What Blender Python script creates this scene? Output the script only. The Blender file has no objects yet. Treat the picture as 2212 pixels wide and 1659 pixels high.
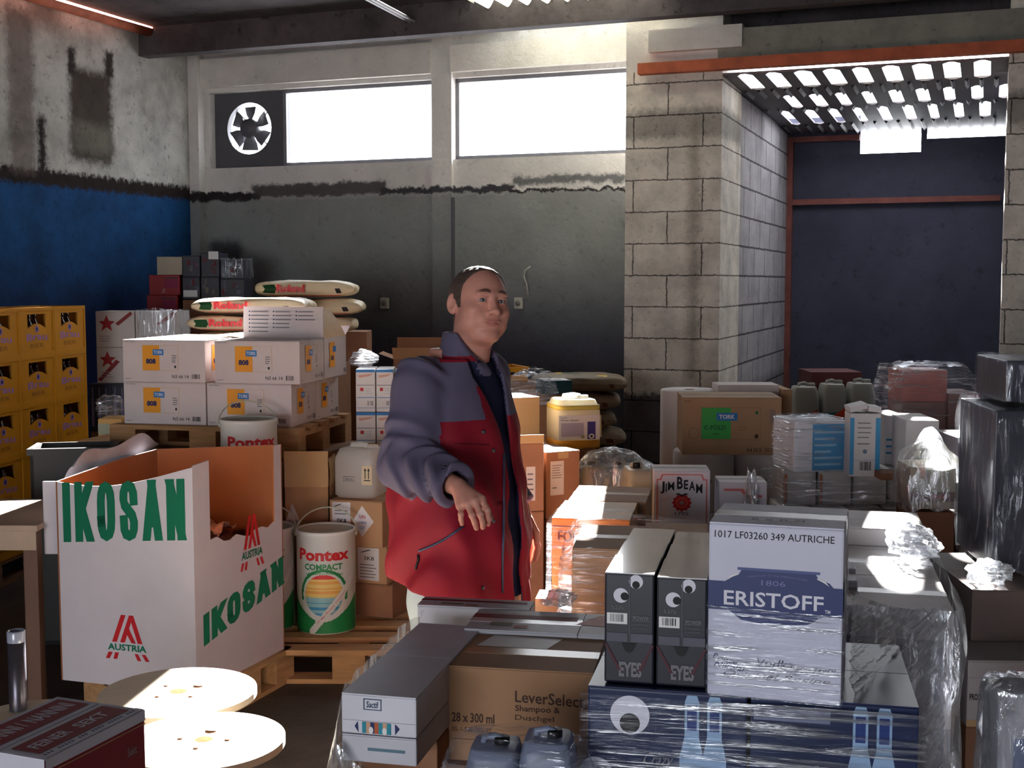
import bpy, bmesh, math, random
import numpy as np
from mathutils import Vector, Matrix, noise as mnoise
random.seed(7)
sc = bpy.context.scene
COL = sc.collection

# ---------------------------------------------------------------- camera
F = 2700.0; CX, CY = 1106.0, 829.5; HZ = 610.0; H = 1.70
PITCH = math.atan((CY - HZ) / F)
cam_d = bpy.data.cameras.new('camera'); cam = bpy.data.objects.new('camera', cam_d); COL.objects.link(cam)
cam_d.sensor_width = 36.0; cam_d.lens = F / 2212.0 * 36.0; cam_d.clip_start = 0.05
cam.location = (0, 0, H); cam.rotation_euler = (math.pi / 2 - PITCH, 0, 0)
sc.camera = cam
# ---------------------------------------------------------------- colour management
sc.view_settings.view_transform = 'Standard'; sc.view_settings.look = 'None'
sc.view_settings.gamma = 1.0; sc.view_settings.use_curve_mapping = False
sc.view_settings.exposure = 1.0
sc.cycles.max_bounces = 8; sc.cycles.diffuse_bounces = 5; sc.cycles.glossy_bounces = 4
sc.cycles.transparent_max_bounces = 24; sc.cycles.transmission_bounces = 6
sc.cycles.sample_clamp_indirect = 4.0; sc.cycles.caustics_reflective = False; sc.cycles.caustics_refractive = False
# ---------------------------------------------------------------- daylight: sky, sun
world = bpy.data.worlds.new('sky'); sc.world = world; world.use_nodes = True
bgn = world.node_tree.nodes['Background']
bgn.inputs[0].default_value = (0.92, 0.95, 1.0, 1); bgn.inputs[1].default_value = 5.6
SUN_EL = math.radians(21.8); SUN_TAN = 0.11
sd = bpy.data.lights.new('sun', 'SUN'); sd.energy = 55.0; sd.angle = math.radians(0.6); sd.color = (1.0, 0.97, 0.92)
so = bpy.data.objects.new('sun', sd); COL.objects.link(so)
_az = math.atan(SUN_TAN)
_dir = Vector((math.sin(_az) * math.cos(SUN_EL), math.cos(_az) * math.cos(SUN_EL), math.sin(SUN_EL)))
so.rotation_euler = _dir.to_track_quat('Z', 'Y').to_euler(); so.location = (3, 20, 12)

TH = math.atan(1024 / math.hypot(F, CY - HZ))           # the building is turned against the camera
ST, CT = math.sin(TH), math.cos(TH)
def s2w(s, t, z=0.0): return (s * CT + t * ST, -s * ST + t * CT, z)
def w2s(x, y): return (x * CT - y * ST, x * ST + y * CT)
# daylight portals (they only guide sampling of the sky through the real openings)
def portal(s, t, z, ws, hz, face):
    l = bpy.data.lights.new('daylight_portal', 'AREA'); l.shape = 'RECTANGLE'; l.size = ws; l.size_y = hz
    l.cycles.is_portal = True
    o = bpy.data.objects.new('daylight_portal', l); COL.objects.link(o)
    o.location = s2w(s, t, z)
    d = Vector(face); d = Vector((d.x * CT + d.y * ST, -d.x * ST + d.y * CT, d.z))
    o.rotation_euler = (-d).to_track_quat('Z', 'Y').to_euler()

# ---------------------------------------------------------------- projection helpers
def ray(px, py):
    u = (px - CX) / F; v = (CY - py) / F
    return Vector((u, math.cos(PITCH) + v * math.sin(PITCH), -math.sin(PITCH) + v * math.cos(PITCH)))
def at(px, py, Y):
    r = ray(px, py); k = Y / r.y
    return Vector((r.x * k, Y, H + r.z * k))
def onz(px, py, z):
    r = ray(px, py); k = (z - H) / r.z
    return Vector((r.x * k, r.y * k, z))
def onwall(px, py, t):                                   # pixel -> (s, z) on the plane depth = t
    r = ray(px, py); k = t / (r.x * ST + r.y * CT)
    return w2s(r.x * k, r.y * k)[0], H + r.z * k
def onside(px, py, s):                                   # pixel -> (t, z) on the plane side = s
    r = ray(px, py); k = s / (r.x * CT - r.y * ST)
    return w2s(r.x * k, r.y * k)[1], H + r.z * k

# ---------------------------------------------------------------- materials
def lin(c):
    return tuple(((v / 255.0) / 12.92 if v / 255.0 <= 0.04045 else ((v / 255.0 + 0.055) / 1.055) ** 2.4) for v in c)
MATS = {}
def nt(name):
    m = bpy.data.materials.new(name); m.use_nodes = True
    t = m.node_tree; return m, t, t.nodes['Principled BSDF']
def N(t, typ, **kw):
    n = t.nodes.new(typ)
    for k, v in kw.items():
        if k.startswith('i_'):
            n.inputs[k[2:].replace('_', ' ')].default_value = v
        else: setattr(n, k, v)
    return n
def M(name, rgb, rough=0.6, var=0.10, scale=6.0, bump=0.05, metal=0.0, stretch=None, emit=None, spec=0.35, coat=0.0):
    if name in MATS: return MATS[name]
    m, t, b = nt(name); L = t.links.new
    c = lin(rgb)
    tc = N(t, 'ShaderNodeTexCoord'); mp = N(t, 'ShaderNodeMapping')
    L(tc.outputs['Object'], mp.inputs[0])
    if stretch: mp.inputs['Scale'].default_value = stretch
    nz = N(t, 'ShaderNodeTexNoise'); nz.inputs['Scale'].default_value = scale; nz.inputs['Detail'].default_value = 5
    nz.inputs['Roughness'].default_value = 0.6
    L(mp.outputs[0], nz.inputs['Vector'])
    rp = N(t, 'ShaderNodeValToRGB'); e = rp.color_ramp.elements
    e[0].position = 0.3; e[1].position = 0.7
    e[0].color = (*[v * (1 - var) for v in c], 1); e[1].color = (*[min(1, v * (1 + var)) for v in c], 1)
    L(nz.outputs['Fac'], rp.inputs[0]); L(rp.outputs[0], b.inputs['Base Color'])
    b.inputs['Roughness'].default_value = rough; b.inputs['Metallic'].default_value = metal
    b.inputs['Specular IOR Level'].default_value = spec
    if coat: b.inputs['Coat Weight'].default_value = coat
    if bump:
        bn = N(t, 'ShaderNodeBump'); bn.inputs['Strength'].default_value = min(1, bump * 2); bn.inputs['Distance'].default_value = 0.004
        L(nz.outputs['Fac'], bn.inputs['Height']); L(bn.outputs[0], b.inputs['Normal'])
    MATS[name] = m
    return m

def film_mat(name, density=0.22, tint=(0.9, 0.93, 1.0), sc_=(3, 3, 40), rough=0.16, glint_streak=0.55):
    if name in MATS: return MATS[name]
    m, t, b = nt(name); L = t.links.new
    t.nodes.remove(b)
    out = t.nodes['Material Output']
    tc = N(t, 'ShaderNodeTexCoord'); mp = N(t, 'ShaderNodeMapping'); mp.inputs['Scale'].default_value = sc_
    L(tc.outputs['Object'], mp.inputs[0])
    nz = N(t, 'ShaderNodeTexNoise'); nz.inputs['Scale'].default_value = 2.2; nz.inputs['Detail'].default_value = 4; nz.inputs['Distortion'].default_value = 0.6
    L(mp.outputs[0], nz.inputs['Vector'])
    bn = N(t, 'ShaderNodeBump'); bn.inputs['Strength'].default_value = 1.0; bn.inputs['Distance'].default_value = 0.012
    L(nz.outputs['Fac'], bn.inputs['Height'])
    gl = N(t, 'ShaderNodeBsdfGlossy'); gl.inputs['Roughness'].default_value = rough; gl.inputs['Color'].default_value = (*tint, 1)
    L(bn.outputs[0], gl.inputs['Normal'])
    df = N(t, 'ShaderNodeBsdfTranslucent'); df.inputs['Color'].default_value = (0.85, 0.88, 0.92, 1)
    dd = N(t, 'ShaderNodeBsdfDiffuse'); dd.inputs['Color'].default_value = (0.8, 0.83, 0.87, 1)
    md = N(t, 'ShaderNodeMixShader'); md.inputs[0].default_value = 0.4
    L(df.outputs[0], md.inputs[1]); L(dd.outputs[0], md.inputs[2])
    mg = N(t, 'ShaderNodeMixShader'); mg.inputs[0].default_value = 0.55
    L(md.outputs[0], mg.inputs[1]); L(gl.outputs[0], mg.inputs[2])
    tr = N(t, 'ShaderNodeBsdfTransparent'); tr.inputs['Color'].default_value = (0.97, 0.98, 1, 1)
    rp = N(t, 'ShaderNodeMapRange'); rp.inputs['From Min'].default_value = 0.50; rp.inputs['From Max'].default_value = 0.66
    rp.inputs['To Min'].default_value = density * 0.35; rp.inputs['To Max'].default_value = min(1, density * 0.35 + glint_streak)  # whitish noise lines put into the film as highlights
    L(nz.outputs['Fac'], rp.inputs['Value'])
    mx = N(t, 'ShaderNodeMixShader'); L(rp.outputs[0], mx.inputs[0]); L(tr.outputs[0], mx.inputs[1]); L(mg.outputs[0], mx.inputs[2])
    L(mx.outputs[0], out.inputs['Surface'])
    MATS[name] = m
    return m

WHITE = M('white_board', (226, 222, 224), 0.55, 0.05)
WHITE2 = M('grey_white_board', (196, 196, 206), 0.5, 0.06)
BROWN = M('brown_cardboard', (176, 136, 100), 0.75, 0.10)
BROWN2 = M('dark_brown_cardboard', (146, 104, 78), 0.75, 0.12)
TAN = M('tan_cardboard', (206, 170, 124), 0.7, 0.08)
TAPE = M('clear_brown_tape', (190, 160, 120), 0.25, 0.05)
WTAPE = M('clear_tape_on_white', (214, 212, 216), 0.25, 0.04)
BLACKM = M('black_ink', (22, 22, 26), 0.6, 0.05)
GREYI = M('grey_ink', (120, 118, 124), 0.6, 0.05)
NAVY = M('navy_ink', (20, 36, 92), 0.5, 0.05)
DNAVY = M('dark_navy_print', (16, 26, 60), 0.35, 0.12)
RED = M('red_ink', (190, 30, 38), 0.5, 0.05)
GREEN = M('green_ink', (12, 108, 78), 0.5, 0.05)
ORANGE = M('orange_ink', (238, 160, 40), 0.5, 0.05)
BLUE = M('blue_ink', (40, 120, 190), 0.5, 0.05)
LABELW = M('white_label_paper', (232, 230, 230), 0.5, 0.04)
WOOD = M('pallet_wood', (168, 128, 88), 0.8, 0.25, 5.0, 0.2, stretch=(1, 8, 8))
WOODD = M('dark_pallet_wood', (120, 84, 60), 0.85, 0.3, 5.0, 0.2, stretch=(1, 8, 8))
DARK = M('black_plastic', (14, 14, 16), 0.5, 0.2)
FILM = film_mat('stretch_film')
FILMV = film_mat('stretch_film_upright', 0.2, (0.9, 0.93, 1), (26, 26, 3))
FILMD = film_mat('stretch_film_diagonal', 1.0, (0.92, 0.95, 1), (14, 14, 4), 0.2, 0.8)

# ---------------------------------------------------------------- mesh building
class MB:
    def __init__(self): self.v = []; self.f = []; self.mi = []; self.ms = []; self.sm = []
    def mat(self, m):
        if m not in self.ms: self.ms.append(m)
        return self.ms.index(m)
    def add(self, vs, fs, m, smooth=False, tf=None):
        o = len(self.v); k = self.mat(m)
        for p in vs:
            p = Vector(p)
            if tf is not None: p = tf @ p
            self.v.append(tuple(p))
        for f in fs:
            self.f.append(tuple(o + i for i in f)); self.mi.append(k); self.sm.append(smooth)
        return self
    def box(self, lo, hi, m, tf=None):
        x0, y0, z0 = lo; x1, y1, z1 = hi
        vs = [(x0, y0, z0), (x1, y0, z0), (x1, y1, z0), (x0, y1, z0), (x0, y0, z1), (x1, y0, z1), (x1, y1, z1), (x0, y1, z1)]
        return self.add(vs, [(3, 2, 1, 0), (4, 5, 6, 7), (0, 1, 5, 4), (1, 2, 6, 5), (2, 3, 7, 6), (3, 0, 4, 7)], m, tf=tf)
    def rbox(self, lo, hi, m, r=0.006, tf=None, bow=0.0, n=2):
        """box with rounded vertical and horizontal edges, slightly bulging when bow > 0"""
        bm = bmesh.new(); x0, y0, z0 = lo; x1, y1, z1 = hi
        bmesh.ops.create_cube(bm, size=1.0)
        for v in bm.verts:
            v.co = Vector((x0 + (v.co.x + .5) * (x1 - x0), y0 + (v.co.y + .5) * (y1 - y0), z0 + (v.co.z + .5) * (z1 - z0)))
        if bow:
            bmesh.ops.subdivide_edges(bm, edges=bm.edges[:], cuts=5, use_grid_fill=True)
            c = Vector(((x0 + x1) / 2, (y0 + y1) / 2, (z0 + z1) / 2)); h = Vector(((x1 - x0) / 2, (y1 - y0) / 2, (z1 - z0) / 2))
            for v in bm.verts:
                q = Vector(((v.co.x - c.x) / h.x, (v.co.y - c.y) / h.y, (v.co.z - c.z) / h.z))
                for a in range(3):
                    if abs(abs(q[a]) - 1) < 1e-4:
                        o1, o2 = q[(a + 1) % 3], q[(a + 2) % 3]
                        v.co[a] += math.copysign(bow * (1 - o1 * o1) * (1 - o2 * o2), q[a])
        else:
            bmesh.ops.bevel(bm, geom=bm.edges[:], offset=min(r, (x1 - x0) * .3, (y1 - y0) * .3, (z1 - z0) * .3), segments=n, affect='EDGES', profile=0.6)
        bm.verts.index_update()
        self.add([v.co.copy() for v in bm.verts], [tuple(v.index for v in f.verts) for f in bm.faces], m, bool(bow), tf)
        bm.free(); return self
    def lathe(self, prof, m, n=32, tf=None, smooth=True, cap=True):
        vs = []; fs = []
        for (r, z) in prof:
            for k in range(n):
                a = 2 * math.pi * k / n; vs.append((r * math.cos(a), r * math.sin(a), z))
        for i in range(len(prof) - 1):
            for k in range(n):
                a, b = i * n + k, i * n + (k + 1) % n
                fs.append((a, b, b + n, a + n))
        if cap:
            fs.append(tuple(reversed(range(n)))); fs.append(tuple((len(prof) - 1) * n + k for k in range(n)))
        return self.add(vs, fs, m, smooth, tf)
    def tube(self, pts, r, m, n=8, tf=None, closed=False):
        pts = [Vector(p) for p in pts]; vs = []; fs = []
        rs = r if isinstance(r, (list, tuple)) else [r] * len(pts)
        up = Vector((0, 0, 1)); last = None
        for i, p in enumerate(pts):
            d = (pts[min(i + 1, len(pts) - 1)] - pts[max(i - 1, 0)]).normalized()
            if last is None:
                a = d.cross(up)
                if a.length < 1e-3: a = d.cross(Vector((1, 0, 0)))
            else: a = last - d * last.dot(d)
            a.normalize(); last = a; b = d.cross(a)
            for k in range(n):
                t = 2 * math.pi * k / n; vs.append(p + (a * math.cos(t) + b * math.sin(t)) * rs[i])
        for i in range(len(pts) - 1):
            for k in range(n):
                q, w = i * n + k, i * n + (k + 1) % n
                fs.append((q, w, w + n, q + n))
        fs.append(tuple(reversed(range(n)))); fs.append(tuple((len(pts) - 1) * n + k for k in range(n)))
        return self.add(vs, fs, m, True, tf)
    def grid(self, fn, nu, nv, m, smooth=True, tf=None):
        vs = [fn(i / nu, j / nv) for j in range(nv + 1) for i in range(nu + 1)]
        fs = [(j * (nu + 1) + i, j * (nu + 1) + i + 1, (j + 1) * (nu + 1) + i + 1, (j + 1) * (nu + 1) + i) for j in range(nv) for i in range(nu)]
        return self.add(vs, fs, m, smooth, tf)
    def build(self, name, parent=None, label=None):
        me = bpy.data.meshes.new(name); me.from_pydata(self.v, [], self.f)
        for m in self.ms: me.materials.append(m)
        me.polygons.foreach_set('material_index', self.mi); me.polygons.foreach_set('use_smooth', self.sm)
        me.update()
        o = bpy.data.objects.new(name, me); COL.objects.link(o)
        if parent is not None: o.parent = parent
        if label: o['label'] = label
        return o

def thing(name, label, cat, loc=(0, 0, 0), rz=0.0, group=None):
    o = bpy.data.objects.new(name, None); COL.objects.link(o)
    o.location = loc; o.rotation_euler = (0, 0, rz); o.empty_display_size = 0.05
    o['label'] = label; o['category'] = cat
    if group: o['group'] = group
    return o
def struct(name, mb, parent=None):
    o = mb.build(name, parent)
    if parent is None: o['kind'] = 'structure'
    o.rotation_euler = (0, 0, -TH)
    return o
def dup(root, loc, rz, label=None, group=None):
    r = root.copy(); COL.objects.link(r); r.location = loc; r.rotation_euler = (0, 0, rz)
    if label: r['label'] = label
    if group: r['group'] = group
    for ch in list(root.children):
        c = ch.copy(); COL.objects.link(c); c.parent = r
        for g in list(ch.children):
            d = g.copy(); COL.objects.link(d); d.parent = c
    return r

# ---------------------------------------------------------------- lettering
_TX = {}
def text_geo(s, bold=0.0):
    k = (s, bold)
    if k in _TX: return _TX[k]
    cu = bpy.data.curves.new('lettering', 'FONT'); cu.body = s; cu.resolution_u = 2; cu.offset = bold
    o = bpy.data.objects.new('lettering', cu); COL.objects.link(o)
    me = o.to_mesh()
    vs = [(v.co.x, v.co.y) for v in me.vertices]; fs = [tuple(p.vertices) for p in me.polygons]
    o.to_mesh_clear(); bpy.data.objects.remove(o); bpy.data.curves.remove(cu)
    xs = [v[0] for v in vs]; ys = [v[1] for v in vs]
    x0, x1, y0, y1 = min(xs), max(xs), min(ys), max(ys)
    vs = [((x - x0) / (x1 - x0), (y - y0) / (y1 - y0)) for x, y in vs]
    _TX[k] = (vs, fs, (x1 - x0) / (y1 - y0)); return _TX[k]
GL_ = {'I': (.42, [[(.5, 0), (.5, 1)]]), 'K': (1, [[(0, 0), (0, 1)], [(1, 1), (.08, .42)], [(.30, .58), (1, 0)]]), 'N': (1, [[(0, 0), (0, 1), (1, 0), (1, 1)]]), 'A': (1.05, [[(0, 0), (.5, 1), (1, 0)], [(.2, .27), (.8, .27)]]),
 'O': (1, [[(0, .3), (0, .7), (.06, .86), (.2, .96), (.5, 1), (.8, .96), (.94, .86), (1, .7), (1, .3), (.94, .14), (.8, .04), (.5, 0), (.2, .04), (.06, .14), (0, .3)]]),
 'S': (1, [[(1, .72), (.97, .86), (.82, .97), (.5, 1), (.18, .97), (.03, .86), (0, .74), (.1, .62), (.85, .40), (1, .27), (.97, .13), (.82, .03), (.5, 0), (.18, .03), (.03, .13), (0, .30)]])}
def heavy(P_, face, word, u0, v0, u1, v1, m, tw, th, gap=.22, shear=0.0):
    """condensed heavy lettering: tw / th = stroke width in u / v"""
    tot = sum(GL_[c][0] for c in word) + gap * (len(word) - 1) * 1.0; k = (u1 - u0) / tot; x = u0
    for c in word:
        gw = GL_[c][0] * k; o = P_.off(); vs = []; fs = []
        ax, bx = x + tw / 2, x + gw - tw / 2; ay, by = v0 + th / 2, v1 - th / 2
        if c == 'I': ax, bx = x + gw / 2 - 1e-6, x + gw / 2 + 1e-6
        diag = c in 'AKN'
        for pl in GL_[c][1]:
            pts = [(ax + (bx - ax) * p[0], ay + (by - ay) * p[1]) for p in pl]; n = len(pts); L_, R_ = [], []
            for i, p in enumerate(pts):
                a = pts[max(i - 1, 0)]; b = pts[min(i + 1, n - 1)]; dx, dy = (b[0] - a[0]) / tw, (b[1] - a[1]) / th; l = math.hypot(dx, dy) or 1; nx, ny = -dy / l, dx / l
                e = 0 if 0 < i < n - 1 else .5; ex, ey = dx / l * e * (-1 if i == 0 else 1), dy / l * e * (-1 if i == 0 else 1)
                sc2 = 1.0
                if 0 < i < n - 1 and c in 'AN': nx, ny, ex, ey = (-1 if dy >= 0 else 1) * .5 * (1 if c == 'N' else 1), 0, 0, 0
                L_.append((p[0] + (nx * .5 * sc2 + ex) * tw, p[1] + (ny * .5 + ey) * th)); R_.append((p[0] - (nx * .5 * sc2 - ex) * tw, p[1] - (ny * .5 - ey) * th))
            if c in 'AKN':      # straight bars, each with flat horizontal ends
                for a, b in zip(pts, pts[1:]):
                    if abs(b[1] - a[1]) < 1e-6: q = [(a[0], a[1] - th / 2), (b[0], a[1] - th / 2), (b[0], a[1] + th / 2), (a[0], a[1] + th / 2)]
                    else:
                        sl_ = (b[0] - a[0]) / (b[1] - a[1]); sg = 1 if b[1] > a[1] else -1; ya, yb = a[1], b[1]
                        for_end = lambda y: v0 if abs(y - ay) < 1e-6 else (v1 if abs(y - by) < 1e-6 else y)
                        ya2, yb2 = for_end(ya), for_end(yb); xa, xb = a[0] + sl_ * (ya2 - ya), b[0] + sl_ * (yb2 - yb); hw = tw / 2 * min(1.5, math.hypot(1, sl_ * th / tw) ) * (1.0)
                        q = [(xa - hw, ya2), (xa + hw, ya2), (xb + hw, yb2), (xb - hw, yb2)]
                    o2 = P_.off(); P_.m(face).add([P_.P(face, u, v + shear * (u - u0) / (u1 - u0), o2) for u, v in q], [(0, 1, 2, 3)], m)
            else:
                base = len(vs); vs += L_ + R_; fs += [(base + i, base + i + 1, base + n + i + 1, base + n + i) for i in range(n - 1)]
        if vs: P_.m(face).add([P_.P(face, u, v + shear * (u - u0) / (u1 - u0), o) for u, v in vs], fs, m)
        x += gw + gap * k
class Prints:
    """flat printing and labels on the faces of a box (w x d x h, origin at base centre)"""
    def __init__(self, w, d, h, fmap=None): self.w, self.d, self.h = w, d, h; self.mbs = {}; self.k = 0; self.fm = fmap
    def m(self, face): return self.mbs.setdefault(face, MB())
    def P(self, face, u, v, off):
        w, d, h = self.w, self.d, self.h
        if self.fm: return self.fm(face, u, v, off)
        if face == 'F': return (-w / 2 + u * w, -d / 2 - off, v * h)
        if face == 'B': return (w / 2 - u * w, d / 2 + off, v * h)
        if face == 'R': return (w / 2 + off, -d / 2 + u * d, v * h)
        if face == 'L': return (-w / 2 - off, d / 2 - u * d, v * h)
        return (-w / 2 + u * w, -d / 2 + v * d, h + off)
    def off(self): self.k += 1; return 0.0008 + 0.00006 * self.k
    def rect(self, face, u0, v0, u1, v1, m, rot=0.0):
        return self.poly(face, [(u0, v0), (u1, v0), (u1, v1), (u0, v1)], m)
    def poly(self, face, pts, m):
        o = self.off(); self.m(face).add([self.P(face, u, v, o) for u, v in pts], [tuple(range(len(pts)))], m); return self
    def frame(self, face, u0, v0, u1, v1, m, t=0.01, ty=None):
        ty = ty or t
        self.rect(face, u0, v0, u1, v0 + ty, m); self.rect(face, u0, v1 - ty, u1, v1, m)
        self.rect(face, u0, v0, u0 + t, v1, m); self.rect(face, u1 - t, v0, u1, v1, m); return self
    def disc(self, face, cu, cv, ru, rv, m, n=20):
        return self.poly(face, [(cu + ru * math.cos(2 * math.pi * k / n), cv + rv * math.sin(2 * math.pi * k / n)) for k in range(n)], m)
    def text(self, face, s, u0, v0, u1, v1, m, bold=0.01, arc=0.0, slant=0.0, shear=0.0):
        vs, fs, _ = text_geo(s, bold); o = self.off(); q = []
        for x, y in vs:
            xx = x + slant * y
            q.append(self.P(face, u0 + xx * (u1 - u0), v0 + y * (v1 - v0) + arc * (1 - (2 * x - 1) ** 2) + shear * x, o))
        self.m(face).add(q, fs, m); return self
    def lines(self, face, u0, v0, u1, v1, n, m, fill=0.5, ragged=0.3):
        for i in range(n):
            a = v0 + (v1 - v0) * (i + 0.2) / n; b = a + (v1 - v0) / n * fill
            self.rect(face, u0, a, u1 - (u1 - u0) * ragged * random.random(), b, m)
        return self
    def bars(self, face, u0, v0, u1, v1, m, n=9):
        for i in range(n):
            a = u0 + (u1 - u0) * i / n; self.rect(face, a, v0, a + (u1 - u0) / n * random.uniform(.25, .75), v1, m)
        return self
    def build(self, parent, name='printed_label', label=None):
        for c in parent.children:
            if c.name.startswith(('box_body', 'drum_body', 'canister_body', 'crate_shell', 'sack_body')): parent = c; break
        for mb in self.mbs.values(): mb.build(name, parent, label)

# ---------------------------------------------------------------- placing boxes
def fit(l, r, t, b, Y=None, z0=None, zt=None, yaw=0.0, d=0.3, h=None):
    """front face between pixel columns l..r and rows t..b; returns base-centre placement and size"""
    cx = (l + r) / 2
    if Y is None: Y = onz(cx, b, z0).y if z0 is not None else onz(cx, t, zt).y
    T = at(cx, t, Y).z if zt is None else zt
    B = z0 if z0 is not None else (T - h if h else at(cx, b, Y).z)
    if h and zt is None and t is None: T = B + h
    C = at(cx, (t + b) / 2, Y); yr = math.radians(yaw)
    dx, dy = math.cos(yr), math.sin(yr)
    def hit(px):
        q = at(px, (t + b) / 2, 1.0); rx = q.x   # ground ray (rx, 1)
        # C + k*(dx,dy) = j*(rx,1)
        k = (rx * C.y - C.x) / (dx - rx * dy); return k
    k0, k1 = hit(l), hit(r); w = k1 - k0; km = (k0 + k1) / 2
    fx, fy = C.x + km * dx, C.y + km * dy
    nx, ny = -dy, dx
    return dict(x=fx + nx * d / 2, y=fy + ny * d / 2, z=B, w=w, d=d, h=T - B, rz=yr)

def carton(name, label, cat, f, m, group=None, flaps=True, tape=None, sag=0.0, r=0.004, gap=0.003, along='x', parts=True):
    root = thing(name, label, cat, (f['x'], f['y'], f['z']), f['rz'], group)
    w, d, h = f['w'], f['d'], f['h']
    b = MB(); b.rbox((-w / 2, -d / 2, 0), (w / 2, d / 2, h - (0.003 if flaps else 0)), m, r); b.build('box_body', root)
    if flaps and parts:
        for sgn in (-1, 1):
            q = MB()
            if along == 'x':
                y0, y1 = (-d / 2 + .001, -gap / 2) if sgn < 0 else (gap / 2, d / 2 - .001)
                q.box((-w / 2 + .001, y0, h - .003), (w / 2 - .001, y1, h), m)
            else:
                x0, x1 = (-w / 2 + .001, -gap / 2) if sgn < 0 else (gap / 2, w / 2 - .001)
                q.box((x0, -d / 2 + .001, h - .003), (x1, d / 2 - .001, h), m)
            q.build('top_flap', root)
        if tape:
            q = MB(); tw = 0.025
            if along == 'x':
                q.box((-w / 2 - .0006, -tw, h - .03), (-w / 2 + .0003, tw, h + .0006), tape)
                q.box((-w / 2 - .0006, -tw, h), (w / 2 + .0006, tw, h + .0006), tape)
                q.box((w / 2 - .0003, -tw, h - .03), (w / 2 + .0006, tw, h + .0006), tape)
            else:
                q.box((-tw, -d / 2 - .0006, h), (tw, d / 2 + .0006, h + .0006), tape)
                q.box((-tw, -d / 2 - .0006, h - .03), (tw, -d / 2 + .0003, h + .0006), tape)
            q.build('packing_tape', root)
    return root

def pallet(label, x, y, z, rz, w=1.2, d=0.8, dark=False):
    root = thing('wooden_pallet', label, 'pallet', (x, y, z), rz); m = WOODD if dark else WOOD
    for sy in (-1, 0, 1):
        q = MB(); yy = sy * (d / 2 - .05)
        q.box((-w / 2, yy - .05, 0), (w / 2, yy + .05, .02), m); q.build('bottom_board', root)
        for sx in (-1, 0, 1):
            q = MB(); xx = sx * (w / 2 - .07)
            q.box((xx - .07, yy - .05, .02), (xx + .07, yy + .05, .1), m); q.build('block', root)
    for sx in (-1, 0, 1):
        q = MB(); xx = sx * (w / 2 - .07); q.box((xx - .07, -d / 2, .1), (xx + .07, d / 2, .122), m); q.build('cross_board', root)
    n = 5
    for k in range(n):
        yy = -d / 2 + .05 + k * (d - .1) / (n - 1)
        q = MB(); q.box((-w / 2, yy - .048, .122), (w / 2, yy + .048, .144), m); q.build('deck_board', root)
    return root

def wrap(name, parent, loops, m, rows=10, seed=0, amp=0.006, per=0.03, closed=True, label=None, top=None):
    """stretch film: a skin through horizontal loops (each a list of points), crinkled"""
    b = MB(); rnd = random.Random(seed); n = len(loops[0]); sub = max(2, int(96 / n))
    def lerp(a, c, t): return Vector(a) * (1 - t) + Vector(c) * t
    def P(u, v):
        ii = u * (n if closed else n - 1); i = int(ii); t = ii - i
        if not closed and i >= n - 1: i, t = n - 2, 1.0
        jj = v * (len(loops) - 1); j = min(int(jj), len(loops) - 2); s = jj - j
        A = lerp(loops[j][i % n], loops[j][(i + 1) % n], t); C = lerp(loops[j + 1][i % n], loops[j + 1][(i + 1) % n], t)
        p = lerp(A, C, s)
        k = mnoise.noise_vector(Vector((p.x / per + seed, p.y / per, p.z / per * 0.35)))
        k2 = mnoise.noise_vector(Vector((p.x * 6 + seed, p.y * 6, p.z * 6)))
        return p + Vector(k) * amp + Vector(k2) * amp * 1.2
    b.grid(P, n * sub if closed else (n - 1) * sub, rows, m)
    return b.build(name, parent, label)
def rloop(w, d, z, r=0.02, ox=0.0, oy=0.0, n=3):
    pts = []
    for cx, cy, a0 in ((w / 2 - r, -d / 2 + r, -90), (w / 2 - r, d / 2 - r, 0), (-w / 2 + r, d / 2 - r, 90), (-w / 2 + r, -d / 2 + r, 180)):
        for k in range(n):
            a = math.radians(a0 + 90 * k / (n - 1)); pts.append((cx + r * math.cos(a) + ox, cy + r * math.sin(a) + oy, z))
    return pts
# ================================================================ the building
TB = 9.2; TP = 8.75; TA = 11.9; SL = onwall(425, 420, TB)[0]; SR = 4.2; TR = -5.5; ZC = 3.72
Z_SILL = onwall(700, 355, TB)[1]; Z_HEAD = onwall(700, 186, TB)[1]
S_A = onwall(453, 270, TB)[0]; S_W1 = onwall(605, 270, TB)[0]; S_P0 = onwall(936, 270, TB)[0]; S_P1 = onwall(979, 270, TB)[0]; S_B = onwall(1384, 240, TB)[0]
PX0 = onwall(1350, 500, TP)[0]; PX1 = onwall(1556, 500, TP)[0]
RX0 = onwall(2168, 500, TP)[0]

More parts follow.
